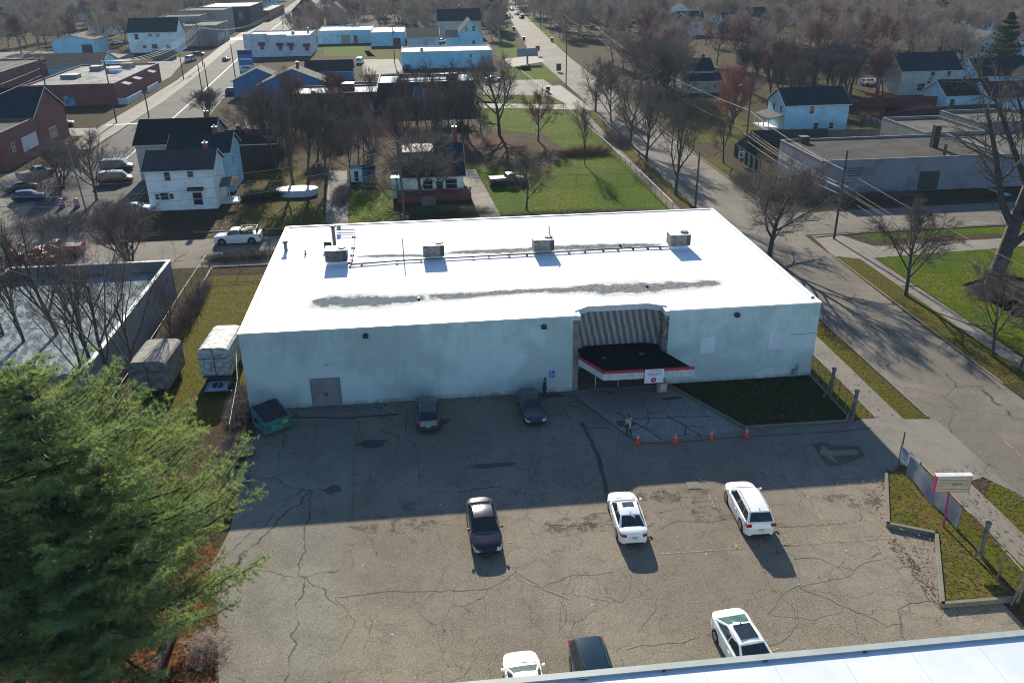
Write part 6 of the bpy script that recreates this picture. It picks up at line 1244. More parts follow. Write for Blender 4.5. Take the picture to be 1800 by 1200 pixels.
# ---------------- trees ----------------
def bare_tree(seed, H=10., r0=.22, spread=.5, fork=.28, kids=(8,7,7,8), L1=.62, up=.12, tw=.022, multi=1, lean=0, droop=0.0, twL=.55, trunk_n=8):
    R = random.Random(seed); tm = MB(); cm = MB()
    def rnd(): return Vector((R.gauss(0,1),R.gauss(0,1),R.gauss(0,1)))
    def tri(p, d, L, w_):
        s_ = d.cross(rnd()); s_.normalize(); m_ = p+d*L*.5+rnd()*L*.06; e = p+d*L+rnd()*L*.1
        n = len(cm.v); cm.v += [tuple(p-s_*w_/2), tuple(p+s_*w_/2), tuple(m_+s_*w_*.35), tuple(m_-s_*w_*.35), tuple(e)]; cm.f += [(n,n+1,n+2,n+3),(n+3,n+2,n+4)]
    def br(p, d, L, r, lvl, seg):
        pts = [p]; rs = [r]; q = p.copy(); dd = d.copy()
        for i in range(seg):
            dd = (dd+rnd()*(.05 if lvl==0 else .13)+Vector((0,0,up if lvl>0 else .02))*(1 if lvl<3 else .6)-Vector((0,0,droop*lvl*.4))).normalized()
            q = q+dd*(L/seg); pts.append(q.copy()); rs.append(max(.008, r*(1-.62*(i+1)/seg) if lvl else r*(1-.55*(i+1)/seg)))
        (tm if lvl < 2 else cm).tube(pts, rs, trunk_n if lvl==0 else (5 if lvl==1 else 3), cap=False)
        nk = kids[lvl]; last = lvl == 3
        for k in range(nk):
            if lvl == 0: u = fork+(1-fork)*(k+R.random()*.8)/nk
            else: u = .18+.82*(k+R.random())/nk
            u = min(.99,u); j = min(int(u*seg), seg-1); fr = u*seg-j; pp = pts[j].lerp(pts[j+1], fr); rr = rs[j]*(1-fr)+rs[j+1]*fr; dj = (pts[j+1]-pts[j]).normalized()
            ax = dj.cross(rnd()).normalized()
            ang = (spread*R.uniform(.75,1.3)) if lvl == 0 else R.uniform(.4,1.0)
            if lvl == 0 and u > .8: ang *= .6
            if lvl == 0:
                az = k*2.4+R.uniform(-.4,.4); ax = Vector((math.cos(az),math.sin(az),0)).cross(Vector((0,0,1)))
                nd = (Matrix.Rotation(-ang,3,ax) @ dj).normalized()
            else: nd = (Matrix.Rotation(ang,3,ax) @ dj).normalized()
            if lvl == 0: LL = H*L1*(1-.55*(u-fork)/(1-fork))*R.uniform(.85,1.15)
            elif lvl == 1: LL = L*.48*(1-.35*u)*R.uniform(.7,1.3)
            else: LL = L*.50*(1-.3*u)*R.uniform(.7,1.3)
            if last: tri(pp, nd, twL*R.uniform(.5,1.3), tw)
            else: br(pp, nd, max(LL,.25), max(.009, rr*.62), lvl+1, (6,5,3,2)[lvl+1] if lvl+1 < 4 else 2)
        if lvl >= 2: tri(q, dd, twL*.8, tw)
    for m_ in range(multi):
        d = Vector((R.gauss(0,.05)+lean,R.gauss(0,.05),1)) if multi == 1 else Vector((math.cos(m_*6.28/multi)*.28,math.sin(m_*6.28/multi)*.28,1))
        br(Vector((0,0,-.1)) if multi==1 else Vector((math.cos(m_*2.1)*.15,math.sin(m_*2.1)*.15,-.1)), d.normalized(), H*(.62 if multi==1 else .5), r0, 0, 7)
    return tm, cm
PROTO = {}
def proto(key, bark, twig, **kw):
    tm, cm = bare_tree(**kw); H = max(v[2] for v in cm.v)
    mt = bpy.data.meshes.new('trunk'); mt.from_pydata(tm.v, [], tm.f); mt.materials.append(M[bark]); mt.polygons.foreach_set('use_smooth', [True]*len(mt.polygons))
    mc = bpy.data.meshes.new('crown'); mc.from_pydata(cm.v, [], cm.f); mc.materials.append(M[twig])
    PROTO[key] = (mt, mc, H)
def tree(key, x, y, H, label, group=None, rz=None, name='bare_tree', cat='tree', wide=1.0, lean=(0,0), twig=None):
    mt, mc, h0 = PROTO[key]; s_ = H/h0; T = bpy.data.objects.new(name, None); COL.objects.link(T); T.location = (x,y,0); T.empty_display_size = .3
    T.rotation_euler = (lean[0],lean[1],random.Random(int(x*37+y*91)).uniform(0,6.28) if rz is None else rz); T.scale = (s_*wide,s_*wide,s_); tag(T, label, cat, group)
    a = bpy.data.objects.new('trunk', mt); c = bpy.data.objects.new('crown', mc)
    for o in (a, c): COL.objects.link(o); o.parent = T
    if twig:
        c.material_slots[0].link = 'OBJECT'; c.material_slots[0].material = M[twig]
    return T
proto('round1','bark_dark','twig', seed=1, H=10, r0=.20, spread=.85, fork=.20, kids=(12,9,8,10), L1=.66, up=.12, tw=.02)
proto('round2','bark_dark','twig', seed=2, H=10, r0=.22, spread=.9, fork=.22, kids=(11,9,8,10), L1=.68, up=.10, tw=.02)
proto('tall1','bark_dark','twig_dark', seed=3, H=12, r0=.20, spread=.55, fork=.35, kids=(12,8,8,9), L1=.50, up=.15)
proto('tall2','bark_dark','twig_dark', seed=4, H=12, r0=.22, spread=.6, fork=.4, kids=(13,8,7,9), L1=.46, up=.13)
proto('open1','bark_dark','twig_dark', seed=5, H=10, r0=.17, spread=.7, fork=.30, kids=(8,7,7,8), L1=.60, up=.10)
proto('open2','bark_dark','twig_dark', seed=6, H=10, r0=.15, spread=.55, fork=.25, kids=(8,7,7,8), L1=.65, up=.12)
proto('sparse1','bark_dark','twig_dark', seed=15, H=11, r0=.17, spread=.5, fork=.35, kids=(8,6,6,6), L1=.52, up=.12, tw=.018)
proto('sparse2','bark_dark','twig', seed=16, H=11, r0=.15, spread=.6, fork=.3, kids=(7,6,6,6), L1=.56, up=.12, tw=.018)
proto('multi','bark_dark','twig', seed=7, H=8, r0=.13, spread=.6, fork=.2, kids=(7,7,7,9), L1=.55, up=.12, multi=4, tw=.02)
proto('big','bark','twig_dark', seed=8, H=18, r0=.55, spread=.8, fork=.22, kids=(9,8,7,7), L1=.55, up=.06, tw=.035, droop=.05, twL=.8)
proto('small','bark_dark','twig_dark', seed=9, H=7, r0=.13, spread=.7, fork=.3, kids=(9,7,7,7), L1=.58, up=.13)
# far trees: fewer, thicker twigs (they are seen from two hundred metres and more)
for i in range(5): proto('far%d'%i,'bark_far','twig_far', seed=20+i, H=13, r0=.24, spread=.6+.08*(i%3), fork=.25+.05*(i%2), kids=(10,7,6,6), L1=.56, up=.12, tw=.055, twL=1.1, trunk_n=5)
# named trees, base pixel and top pixel from the photograph
def tpx(key, base, top, label, **kw):
    q = G(*base); return tree(key, q.x, q.y, HZ(q, top), label, **kw)
tpx('round1',(170,352),218,'rounded bare tree with many upswept limbs beside the main avenue forecourt', wide=1.05)
tpx('multi',(365,208),148,'clump of reddish-brown bare stems beside the dark blue SUV', name='bare_shrub', wide=1.1)
for i,(bx_,tp,k,lab,wd) in enumerate([((1047,197),95,'round2','farthest bare tree of the row in the avenue verge',1.0),((1074,215),108,'round1','second farthest bare tree of the row in the avenue verge',.85),((1107,257),128,'round2','middle bare tree of the row in the avenue verge',.95),((1136,279),135,'round1','bare tree between the middle one and the forked one in the avenue verge',.9),((1187,342),135,'open2','nearest bare tree of the verge row, forked low into two leaning trunks',1.15)]):
    tpx(k,bx_,tp,lab,group='bare trees in the verge of the side avenue', wide=wd)
tpx('round2',(1352,452),262,'large dense bare tree rising behind the roof corner of the white warehouse', wide=1.15)
tpx('open1',(1272,287),190,'small bare tree opposite the speed sign, beside the green screened fence')
t_ = tpx('round1',(1303,240),106,'reddish tree with a dense narrow crown by the utility pole', twig='twig_red', wide=.85)
t_.location = (58.5,158,0)
tpx('small',(1592,519),342,'small bare tree with an upswept crown on the verge opposite the warehouse', wide=1.15)
tpx('open2',(1745,627),440,'bare tree with a low forked trunk near the right edge', wide=1.1)
tpx('open1',(1792,650),500,'thin dark tree leaning at the right edge of the view', lean=(0,.15))
q = G(1745,500); tree('big', q.x, q.y, 24, 'huge rough-barked tree leaning out of the right edge', lean=(0,.20), rz=0.0)
tpx('round2',(878,238),85,'large spreading bare tree behind the brown-brick block by the lawns')
tpx('small',(946,248),150,'bare tree with reddish lower branches right of the large spreading one', twig='twig_russet')
tpx('small',(925,368),268,'small round-topped bare tree on the near lawn beside the dark pickup', wide=1.2)
tpx('open2',(1028,290),165,'thin bare tree in the brush line between the two lawns', wide=.6)
tpx('round2',(742,356),226,'grey bare tree spreading in front of the centre house', wide=1.2)
tpx('sparse2',(700,352),255,'thin bare tree by the shed at the left end of the deck')
tpx('round1',(772,345),262,'small bare tree over the right part of the centre house roof', wide=.9)
for i,(b_,tp,k,lab) in enumerate([((488,300),140,'tall1','tall bare tree standing right of the white house porch'),((516,330),150,'tall2','tall bare trunk left of the white oval trampoline cover'),((542,322),165,'tall1','tall bare trunk behind the white oval trampoline cover'),((573,322),175,'tall2','thick dark trunk at the left of the driveway tracks'),((618,318),200,'open1','bare tree with a fan of limbs at the right of the driveway tracks'),((448,268),150,'round1','bare tree behind the white house roofs, centre-left'),((560,262),140,'tall2','slender bare tree in the thicket below the blue hall'),((655,300),190,'round2','bare tree above the small green lawn'),((700,262),165,'round1','bare tree behind the left of the centre house roof'),((788,242),140,'tall2','dense tall tree before the brown-brick block, left one'),((812,246),150,'tall1','dense tall tree before the brown-brick block, right one'),((845,232),160,'open2','thin bare tree between the brick block and the lawn'),((515,205),110,'open2','bare tree before the blue gable'),((600,238),150,'round2','bare tree below the white-roofed wing')]):
    tpx(k,b_,tp,lab,wide=.95)
left = [((172,692),395,'sparse1'),((205,700),378,'sparse2'),((58,655),395,'sparse1'),((20,640),400,'sparse2'),((115,640),330,'sparse1'),((238,690),430,'sparse2'),((150,700),465,'sparse2'),((310,640),470,'sparse1')]
ll = ['bare tree in front of the grey building, third trunk from its right wall','bare tree crossing the right wall of the grey building','bare forked tree over the roof of the grey building at left','bare tree at the far left edge over the grey roof','bare tree reaching up to the red barrels beyond the grey building','slim bare trunk beside the grey box trailer','low bare tree rising from behind the pine tops','thin bare tree leaning over the vine-choked fence']
for (b_,tp,k),lab in zip(left,ll): tpx(k,b_,tp,lab,group='bare trees before the grey building',wide=.85)
tpx('multi',(230,470),330,'tangled bare shrub left of the side street corner', name='bare_shrub', wide=1.0)
tpx('multi',(110,330),235,'tangled bare bush before the red-brick wing', name='bare_shrub', wide=1.0)
# bushes / thickets
def bush(label, x, y, w_, d_, h_, n, mat, seed, name='bush'):
    R = random.Random(seed); b = MB()
    for i in range(n):
        u, v_ = R.uniform(-1,1), R.uniform(-1,1)
        if u*u+v_*v_ > 1: continue
        hh = h_*math.sqrt(max(.05,1-(u*u+v_*v_)*.9))*R.uniform(.5,1.1); p = Vector((u*w_/2*.8,v_*d_/2*.8,0)); e = Vector((u*w_/2*1.1+R.gauss(0,.2),v_*d_/2*1.1+R.gauss(0,.2),hh)); s_ = Vector((R.gauss(0,1),R.gauss(0,1),0)).normalized()*.018
        m_ = p.lerp(e,.55)+Vector((R.gauss(0,.12),R.gauss(0,.12),0)); b.add([tuple(p-s_),tuple(p+s_),tuple(m_+s_*.8),tuple(m_-s_*.8),tuple(e)],[(0,1,2,3),(3,2,4)])
        for k in range(4):
            q_ = p.lerp(e,R.uniform(.35,1)); f = q_+Vector((R.gauss(0,.3),R.gauss(0,.3),R.uniform(0,.4))); b.add([tuple(q_-s_*.6),tuple(q_+s_*.6),tuple(f)],[(0,1,2)])
    o = b.build(name, M[mat]); o.location = (x,y,0); return tag(o, label, 'bush')
M['leaf_green'] = simple('green_shrub_leaf',(.05,.085,.02),.8,(.03,.05,.015),2)
for i,(px,py,w_,d_,h_,mt,lab) in enumerate([(1030,272,10,2.5,2.0,'twig_russet','reddish brush along the line between the two lawns'),(1085,250,5,14,1.8,'twig','brushwood along the long fence by the pavement'),(1620,203,14,6,2.6,'twig_russet','large bare hedge behind the commercial building'),(1400,345,9,5,3.0,'twig','brambles at the corner of the lavender-white building'),(1500,352,22,2.5,1.6,'twig_dark','dark hedge at the foot of the lavender-white wall'),
   (700,235,18,8,2.0,'twig_russet','reddish undergrowth above the centre house'),(480,345,5,3,1.6,'leaf_green','rounded shrub at the left edge of the front gardens'),(445,350,4,3,1.4,'leaf_green','green shrub right of the white house porch'),(600,345,3,12,.8,'twig','dry stalks beside the driveway tracks'),(1765,515,9,5,.8,'twig','brush pile and brambles below the huge leaning tree'),(330,560,2,20,1.7,'twig_dark','dark vines along the fence of the dry yard'),
   (425,715,2,7,1.0,'twig','tangled weeds along the fence by the trailers'),(395,800,1.6,5,.5,'twig','dead weeds by the cardboard bin'),(430,455,10,2,1.3,'twig_dark','dead brush behind the dry yard kerb'),(795,230,9,4,1.8,'leaf_green','dark evergreen shrub below the brown-brick block'),(800,375,12,2.2,1.2,'leaf_green','clipped dark hedge in front of the red-brown deck'),(1000,378,24,1.6,.9,'twig_dark','low dark growth along the near lawn edge'),(1330,330,8,14,2.2,'twig','thorny scrub beside the lavender-white building and pavement'),(60,330,16,7,2.6,'twig','scrub along the red-brick wing'),(560,250,20,14,2.6,'twig_russet','reddish scrub in the thicket below the white-roofed wing'),(640,225,16,10,2.4,'twig','grey scrub in the thicket left of the centre house'),(760,255,14,8,2.6,'twig','grey scrub right behind the centre house roof'),(470,270,12,10,2.4,'twig','scrub behind the white house annex'),(110,395,14,8,1.6,'twig','scrub on the forecourt slope')]):
    q = G(px,py); bush(lab, q.x, q.y, w_, d_, h_, int(min(1600,90*w_*d_**.7*2)), mt, 100+i)
# ---------------- conifers ----------------
M['pine'] = None
def needle_mat(name, c, c2, c3):
    m, t, p = newmat(name); v = coords(t); a = noise(t, v, .55, 4, .6); f = noise(t, v, 5, 3)
    col = mixc(t, ramp(t, a, .4, .62), c, c2); col = mixc(t, math_(t,'MULTIPLY',ramp(t, f, .45, .7),.6), col, c3); t.links.new(col, p.inputs['Base Color']); p.inputs['Roughness'].default_value = .6
    tl = t.nodes.new('ShaderNodeBsdfTranslucent'); t.links.new(col, tl.inputs[0]); mx = t.nodes.new('ShaderNodeMixShader'); mx.inputs[0].default_value = .45
    t.links.new(p.outputs[0], mx.inputs[1]); t.links.new(tl.outputs[0], mx.inputs[2]); t.links.new(mx.outputs[0], t.nodes['Material Output'].inputs[0]); return m
M['pine'] = needle_mat('pine_needles',(.18,.265,.085),(.31,.36,.09),(.10,.165,.12)); M['spruce'] = needle_mat('spruce_needles',(.018,.04,.016),(.025,.05,.018),(.012,.028,.014))
def conifer(name, label, x, y, H, R0, whorls, per, mat, seed, tuft=.16, z0=.12, power=.8, side=8, rise=.35, nd=11, rtop=.05, seglen=.3, east=0):
    R = np.random.default_rng(seed); T = thing(name, label, 'tree', (x,y,0)); tm = MB(); tm.tube([(0,0,0),(.1,0,H*.4),(.05,.1,H*.75),(0,0,H)],[H*.022,H*.016,H*.009,.03],10); C = []; D = []; br_ = MB()
    for w_ in range(whorls):
        zz = H*(z0+(1-z0)*((w_+.5*math.sin(w_*1.9))/whorls if w_ else 0)**.9); Rr = R0*(1-(zz/H-z0)/(1-z0))**power+rtop
        if zz/H < .25: Rr *= .6+1.6*(zz/H)
        for k in range(per):
            az = R.uniform(0,6.283); L = Rr*R.uniform(.6,1.12)*(1+east*math.cos(az)); d0 = np.array([math.cos(az),math.sin(az),0]); n = max(3,int(L/seglen)); pts = []; rise_ = rise*R.uniform(.25,1.45); wav = R.normal(0,.10)
            for i in range(n+1):
                u = i/n; pts.append(np.array([0,0,zz])+d0*L*u+np.array([-d0[1],d0[0],0])*L*wav*u*u*2+np.array([0,0,L*(rise_*u*u-.14*u*(1-u)*2)])+np.array([R.normal(0,.04),R.normal(0,.04),0])*L*.2)
            br_.tube([tuple(q) for q in pts],[max(.012,.02*L*(1-i/n)+.01) for i in range(n+1)],4,cap=False)
            for i in range(1,n+1):
                u = i/n; 
                if u < .22 or (u < .75 and R.uniform() < .22): continue
                for sd in (-1,1):
                    sl = L*.34*(1.1-u)*R.uniform(.6,1.2)+.15; ang = az+sd*R.uniform(.6,1.1); e = np.array([math.cos(ang),math.sin(ang),R.uniform(.0,.5)]); e /= np.linalg.norm(e); m_ = max(2,int(sl/(tuft*.9)))
                    for j in range(m_+1): C.append(pts[i]+e*sl*j/m_+R.normal(0,.03,3)); D.append(e+np.array([0,0,.45]))
                C.append(pts[i]+R.normal(0,.03,3)); D.append(d0+np.array([0,0,.5]))
    C = np.array(C); D = np.array(D); D /= np.linalg.norm(D,axis=1)[:,None]; n = len(C); 
    r = R.normal(0,1,(n,nd,3)); dirs = D[:,None,:]*.8+r*.72; dirs /= np.linalg.norm(dirs,axis=2)[...,None]; L = tuft*R.uniform(.7,1.4,(n,nd,1)); s_ = np.cross(dirs, R.normal(0,1,(n,nd,3))); s_ /= np.linalg.norm(s_,axis=2)[...,None]; wd = tuft*.13
    p0 = C[:,None,:]-s_*wd/2; p1 = C[:,None,:]+s_*wd/2; p2 = C[:,None,:]+dirs*L; V = np.stack([p0,p1,p2],axis=2).reshape(-1,3); nt_ = n*nd
    me = bpy.data.meshes.new('crown'); me.vertices.add(nt_*3); me.vertices.foreach_set('co', V.astype(np.float32).ravel()); me.loops.add(nt_*3); me.loops.foreach_set('vertex_index', np.arange(nt_*3,dtype=np.int32)); me.polygons.add(nt_); me.polygons.foreach_set('loop_start', np.arange(0,nt_*3,3,dtype=np.int32)); me.update(calc_edges=True); me.materials.append(M[mat])
    o = bpy.data.objects.new('crown', me); COL.objects.link(o); o.parent = T; tm.build('trunk', M['bark_dark'], T, off=LOC0, smooth=True); br_.build('branches', M['bark_dark'], T, off=LOC0); return T
q = G(175,1165); conifer('pine_tree','large feathery pine filling the lower left of the view', q.x-.2, q.y+.6, 16.5, 8.6, 46, 10, 'pine', 1, tuft=.20, z0=.12, power=.6, rise=.34, seglen=.34, nd=15, east=.22)
q = G(20,1240); conifer('pine_tree','darker pine overlapping at the far lower left edge', q.x-2.6, q.y+1.5, 14.5, 6.4, 34, 9, 'pine', 2, tuft=.20, z0=.10, power=.6, rise=.4, seglen=.36)
q = G(1752,118); conifer('spruce_tree','tall dark spruce above the pale blue houses at upper right', 150, 214, 16.5, 6.6, 34, 8, 'spruce', 3, tuft=.5, z0=.06, power=.85, rise=.1, seglen=.9, nd=9)
q = G(868,55); conifer('spruce_tree','dark spruce beside the gabled pale blue house at top centre', q.x+1, q.y, 20, 7.5, 26, 7, 'spruce', 4, tuft=.8, z0=.05, power=.8, rise=.1, seglen=1.3, nd=8)
q = G(975,24); conifer('spruce_tree','green conifer between two distant houses by the far avenue', q.x, q.y, 15, 6, 22, 7, 'pine', 5, tuft=.8, z0=.05, power=.8, rise=.1, seglen=1.3, nd=8)
q = G(845,40); conifer('spruce_tree','second dark spruce just left of the one by the gabled house', q.x-1, q.y+12, 18, 6.5, 22, 7, 'spruce', 6, tuft=.8, z0=.05, power=.8, rise=.1, seglen=1.3, nd=8)
q = G(175,22); conifer('spruce_tree','dark conifer standing in the woods at the upper left', q.x, q.y, 17, 6.5, 20, 6, 'spruce', 7, tuft=.9, z0=.05, power=.8, rise=.1, seglen=1.5, nd=8)
q = G(720,70); conifer('spruce_tree','dark conifer behind the grey flat-roofed building, top centre', q.x, q.y+60, 17, 6, 20, 6, 'spruce', 8, tuft=.9, z0=.05, power=.8, rise=.1, seglen=1.5, nd=8)
q = G(1095,8); conifer('spruce_tree','dark conifer in the woods right of the far avenue houses', q.x, q.y, 17, 6, 20, 6, 'spruce', 9, tuft=.9, z0=.05, power=.8, rise=.1, seglen=1.5, nd=8)
# debris under the pine: log and brush pile
b = MB(); a, c = G(262,1215), G(322,1062); b.tube([(a.x,a.y,.35),((a.x+c.x)/2+.1,(a.y+c.y)/2,.38),(c.x,c.y,.32)],[.28,.27,.22],10); tag(b.build('fallen_log', simple('red_brown_log',(.13,.055,.05),.9,(.08,.035,.035),2,bmp=.5)), 'reddish fallen log lying beside the brush pile under the pine', 'log')
b = MB(); R_ = random.Random(12); q = G(365,1140)
for i in range(900):
    x_, y_ = q.x+R_.gauss(0,.55), q.y+R_.gauss(0,.75); a_ = R_.uniform(0,6.28); l_ = R_.uniform(.15,.6); z_ = .05+.7*max(0,1-math.hypot(x_-q.x,(y_-q.y)*.8)/1.5)*R_.random(); d_ = Vector((math.cos(a_),math.sin(a_),R_.uniform(-.3,.5))).normalized()
    p_ = Vector((x_,y_,z_)); s_ = d_.cross(Vector((0,0,1))).normalized()*.012; b.add([tuple(p_-s_),tuple(p_+s_),tuple(p_+d_*l_+s_*.5),tuple(p_+d_*l_-s_*.5)],[(0,1,2,3)])
tag(b.build('brush_pile', simple('cut_twigs',(.28,.22,.18),.8,(.12,.08,.06),3)), 'heap of cut dry twigs on red pine litter beside the log', 'brush pile')
# woods: individual trees near, a single mass far off
R_ = random.Random(77)
def inroad(x, y):
    if y > 90 and 30 < x < 56 and y < 700:
        c_ = np.interp(y,[90,200,308,467,700],[42,43,45,53,66]); 
        if abs(x-c_) < 13: return True
    c_ = np.interp(y,[60,118,187,257,364,500,760],[-54,-48,-52,-57,-64,-69,-80]); 
    if y > 90 and -16 < x-c_ < 14: return True
    return False
BOX = []
for o in bpy.data.objects:
    if o.parent is None and o.type == 'EMPTY' and o.get('category') in ('house','building','garage'):
        xs = []; ys = []
        for c in o.children:
            if c.name.startswith('wall') and c.type == 'MESH':
                for v in c.data.vertices: xs.append(v.co.x+o.location.x); ys.append(v.co.y+o.location.y)
        if xs: BOX.append((min(xs)-3,max(xs)+3,min(ys)-26,max(ys)+4))
def clear(x, y): return inroad(x,y) or any(a<x<b_ and c<y<d for a,b_,c,d in BOX)
def screen(x, y, z=0):
    d = Vector((x,y,z))-CP; k = d.dot(FX); return 900+FPX*d.dot(RX)/k, 600-FPX*d.dot(UX)/k
zones = [ # polygon in world metres, spacing, label, count cap
 ('right', [(52,228),(150,212),(190,330),(70,330)], 6.6, 'bare brown tree in the dense wood behind the right-hand houses', 60),
 ('grove', [(80,172),(112,196),(112,215),(78,212)], 4.2, 'slender bare tree of the close grove right of the large pale blue house', 30),
 ('left', [(-190,300),(-100,352),(-108,470),(-230,430)], 8.0, 'bare grey tree in the wood at the upper left beyond the garage', 70),
 ('mid', [(-34,385),(34,385),(40,480),(-48,480)], 8.0, 'bare tree in the far grove between the two avenues', 36),
 ('rightmid', [(56,150),(66,190),(64,228),(54,228)], 5.5, 'bare tree behind the verge row, right of the side avenue', 14),
 ('between', [(50,140),(62,150),(62,226),(50,226)], 4.6, 'bare tree of the dense row right of the side avenue', 26),
 ('thicket', [(-30,140),(-8,142),(9,143),(12,190),(-27,184)], 4.2, 'bare tree of the thicket between the centre house and the brown-brick block', 28),
 ('edge', [(126,208),(210,225),(260,330),(190,330),(150,260)], 8, 'bare brown tree around the spruce at the upper right', 30)]
def inpoly(x, y, P_):
    c = False
    for i in range(len(P_)):
        (x1,y1),(x2,y2) = P_[i], P_[i-1]
        if (y1>y) != (y2>y) and x < (x2-x1)*(y-y1)/(y2-y1)+x1: c = not c
    return c
for nm, P_, sp, lab, cap in zones:
    xs = [p_[0] for p_ in P_]; ys = [p_[1] for p_ in P_]; got = []; tries = 0
    while len(got) < cap and tries < 6000:
        tries += 1; x_ = R_.uniform(min(xs),max(xs)); y_ = R_.uniform(min(ys),max(ys))
        if not inpoly(x_,y_,P_) or (inroad(x_,y_) if nm in ('thicket','between') else clear(x_,y_)) or (.29 < x_/y_ < .37 and y_ < 209) or math.hypot(x_-60,y_-150) < 16 or math.hypot(x_-150,y_-210) < 14: continue
        if any((x_-a)**2+(y_-c)**2 < (sp*.8)**2 for a,c in got): continue
        got.append((x_,y_)); px_, py_ = screen(x_,y_,8)
        k = R_.choice({'grove':('tall1','tall2'),'thicket':('tall1','tall2','open1','open2','sparse1','sparse2'),'between':('tall2','round1','round2')}.get(nm, ['far%d'%i for i in range(5)])); hh = R_.uniform(11,16) if nm not in ('grove','thicket') else (R_.uniform(9.5,13) if nm == 'grove' else R_.uniform(9,14))
        tree(k, x_, y_, hh, lab, group=lab.replace('bare ','bare '), twig='twig_russet' if R_.random() < .12 else None, wide=R_.uniform(.8,1.15) if nm != 'thicket' else R_.uniform(.55,.8))
# far woods as one mass: instanced on points inside one object
pts = []
for i in range(9000):
    y_ = R_.uniform(340,1000); x_ = R_.uniform(-.62,.78)*y_
    if clear(x_,y_): continue
    if any(inpoly(x_,y_,z_[1]) for z_ in zones): continue
    px_, py_ = screen(x_,y_,14)
    if py_ < -60 or px_ < -60 or px_ > 1860: continue
    pts.append((x_,y_,0))
pts = pts[:2300]
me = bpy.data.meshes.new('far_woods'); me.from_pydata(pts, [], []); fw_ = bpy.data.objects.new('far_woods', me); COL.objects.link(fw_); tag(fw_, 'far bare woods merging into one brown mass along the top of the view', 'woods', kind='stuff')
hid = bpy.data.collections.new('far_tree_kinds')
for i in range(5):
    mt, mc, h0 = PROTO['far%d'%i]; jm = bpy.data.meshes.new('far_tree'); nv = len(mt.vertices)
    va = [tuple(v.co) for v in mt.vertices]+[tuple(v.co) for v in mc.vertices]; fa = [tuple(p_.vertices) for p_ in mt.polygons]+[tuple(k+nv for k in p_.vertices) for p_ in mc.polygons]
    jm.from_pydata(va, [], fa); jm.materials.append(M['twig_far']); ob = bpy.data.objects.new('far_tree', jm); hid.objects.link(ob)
ng = bpy.data.node_groups.new('far_woods', 'GeometryNodeTree'); ng.interface.new_socket('Geometry', in_out='INPUT', socket_type='NodeSocketGeometry'); ng.interface.new_socket('Geometry', in_out='OUTPUT', socket_type='NodeSocketGeometry')
gi = ng.nodes.new('NodeGroupInput'); go = ng.nodes.new('NodeGroupOutput'); ip = ng.nodes.new('GeometryNodeInstanceOnPoints'); ci = ng.nodes.new('GeometryNodeCollectionInfo'); ci.inputs['Collection'].default_value = hid; ci.inputs['Separate Children'].default_value = True; ip.inputs['Pick Instance'].default_value = True
mp_ = ng.nodes.new('GeometryNodeMeshToPoints'); rs_ = ng.nodes.new('FunctionNodeRandomValue'); rs_.data_type = 'FLOAT'; rs_.inputs[2].default_value = .75; rs_.inputs[3].default_value = 1.25
rr_ = ng.nodes.new('FunctionNodeRandomValue'); rr_.data_type = 'FLOAT_VECTOR'; rr_.inputs[0].default_value = (0,0,0); rr_.inputs[1].default_value = (.05,.05,6.28)
ri = ng.nodes.new('FunctionNodeRandomValue'); ri.data_type = 'INT'; ri.inputs[4].default_value = 0; ri.inputs[5].default_value = 4
L_ = ng.links.new; L_(gi.outputs[0], mp_.inputs['Mesh']); L_(mp_.outputs[0], ip.inputs['Points']); L_(ci.outputs[0], ip.inputs['Instance']); L_(rs_.outputs[1], ip.inputs['Scale']); L_(rr_.outputs[0], ip.inputs['Rotation']); L_(ri.outputs[2], ip.inputs['Instance Index']); L_(ip.outputs[0], go.inputs[0])
md = fw_.modifiers.new('woods', 'NODES'); md.node_group = ng
# ---------------- utility poles, wires, signs ----------------
def pole(label, x, y, H, arms=(), r=.16, lean=0, azim=0, transformer=False, lamp=False, low=None):
    T = thing('utility_pole', label, 'utility pole', (x,y,0), azim)
    b = MB(); b.cyl((0,0,0),(lean,0,H),r,r*.68,10); b.build('shaft', M['wood_pole'], T, off=LOC0)
    for z_, w_ in arms:
        b = MB(); b.obox((lean*z_/H,0,z_),w_,.11,.13); ar_ = b.build('crossarm', M['wood_pole'], T, off=LOC0)
        b = MB()
        for k in (-.45,-.2,.2,.45): b.cyl((lean*z_/H+w_*k,0,z_+.06),(lean*z_/H+w_*k,0,z_+.22),.05,.035,6)
        b.build('insulators', M['galv'], ar_, off=LOC0)
    if transformer: b = MB(); b.cyl((lean*.8+.38,0,H*.78),(lean*.8+.38,0,H*.78+.9),.24,n=12); b.build('transformer', M['galv'], T, off=LOC0)
    if lamp:
        b = MB(); b.tube([(lean,0,H*.78),(lean-.9,0,H*.83),(lean-1.7,0,H*.84)],.04,6); la = b.build('lamp_arm', M['galv'], T, off=LOC0); b = MB(); b.tube([(lean-1.6,0,H*.84),(lean-1.9,0,H*.84),(lean-2.2,0,H*.83)],[.07,.14,.06],8); b.build('lamp_head', M['trim_white'], la, off=LOC0)
    return T
def at(px, py, top): q = G(px,py); return q.x, q.y, HZ(q, top)
q = G(713,374,0); pl = {}
px_, py_ = -2.8, 106.9
pole('leaning utility pole rising behind the white warehouse roof before the centre house', px_, py_, 11.3, [(10.4,1.8)], .17, -.2); pl['c'] = (px_,py_,11.3)
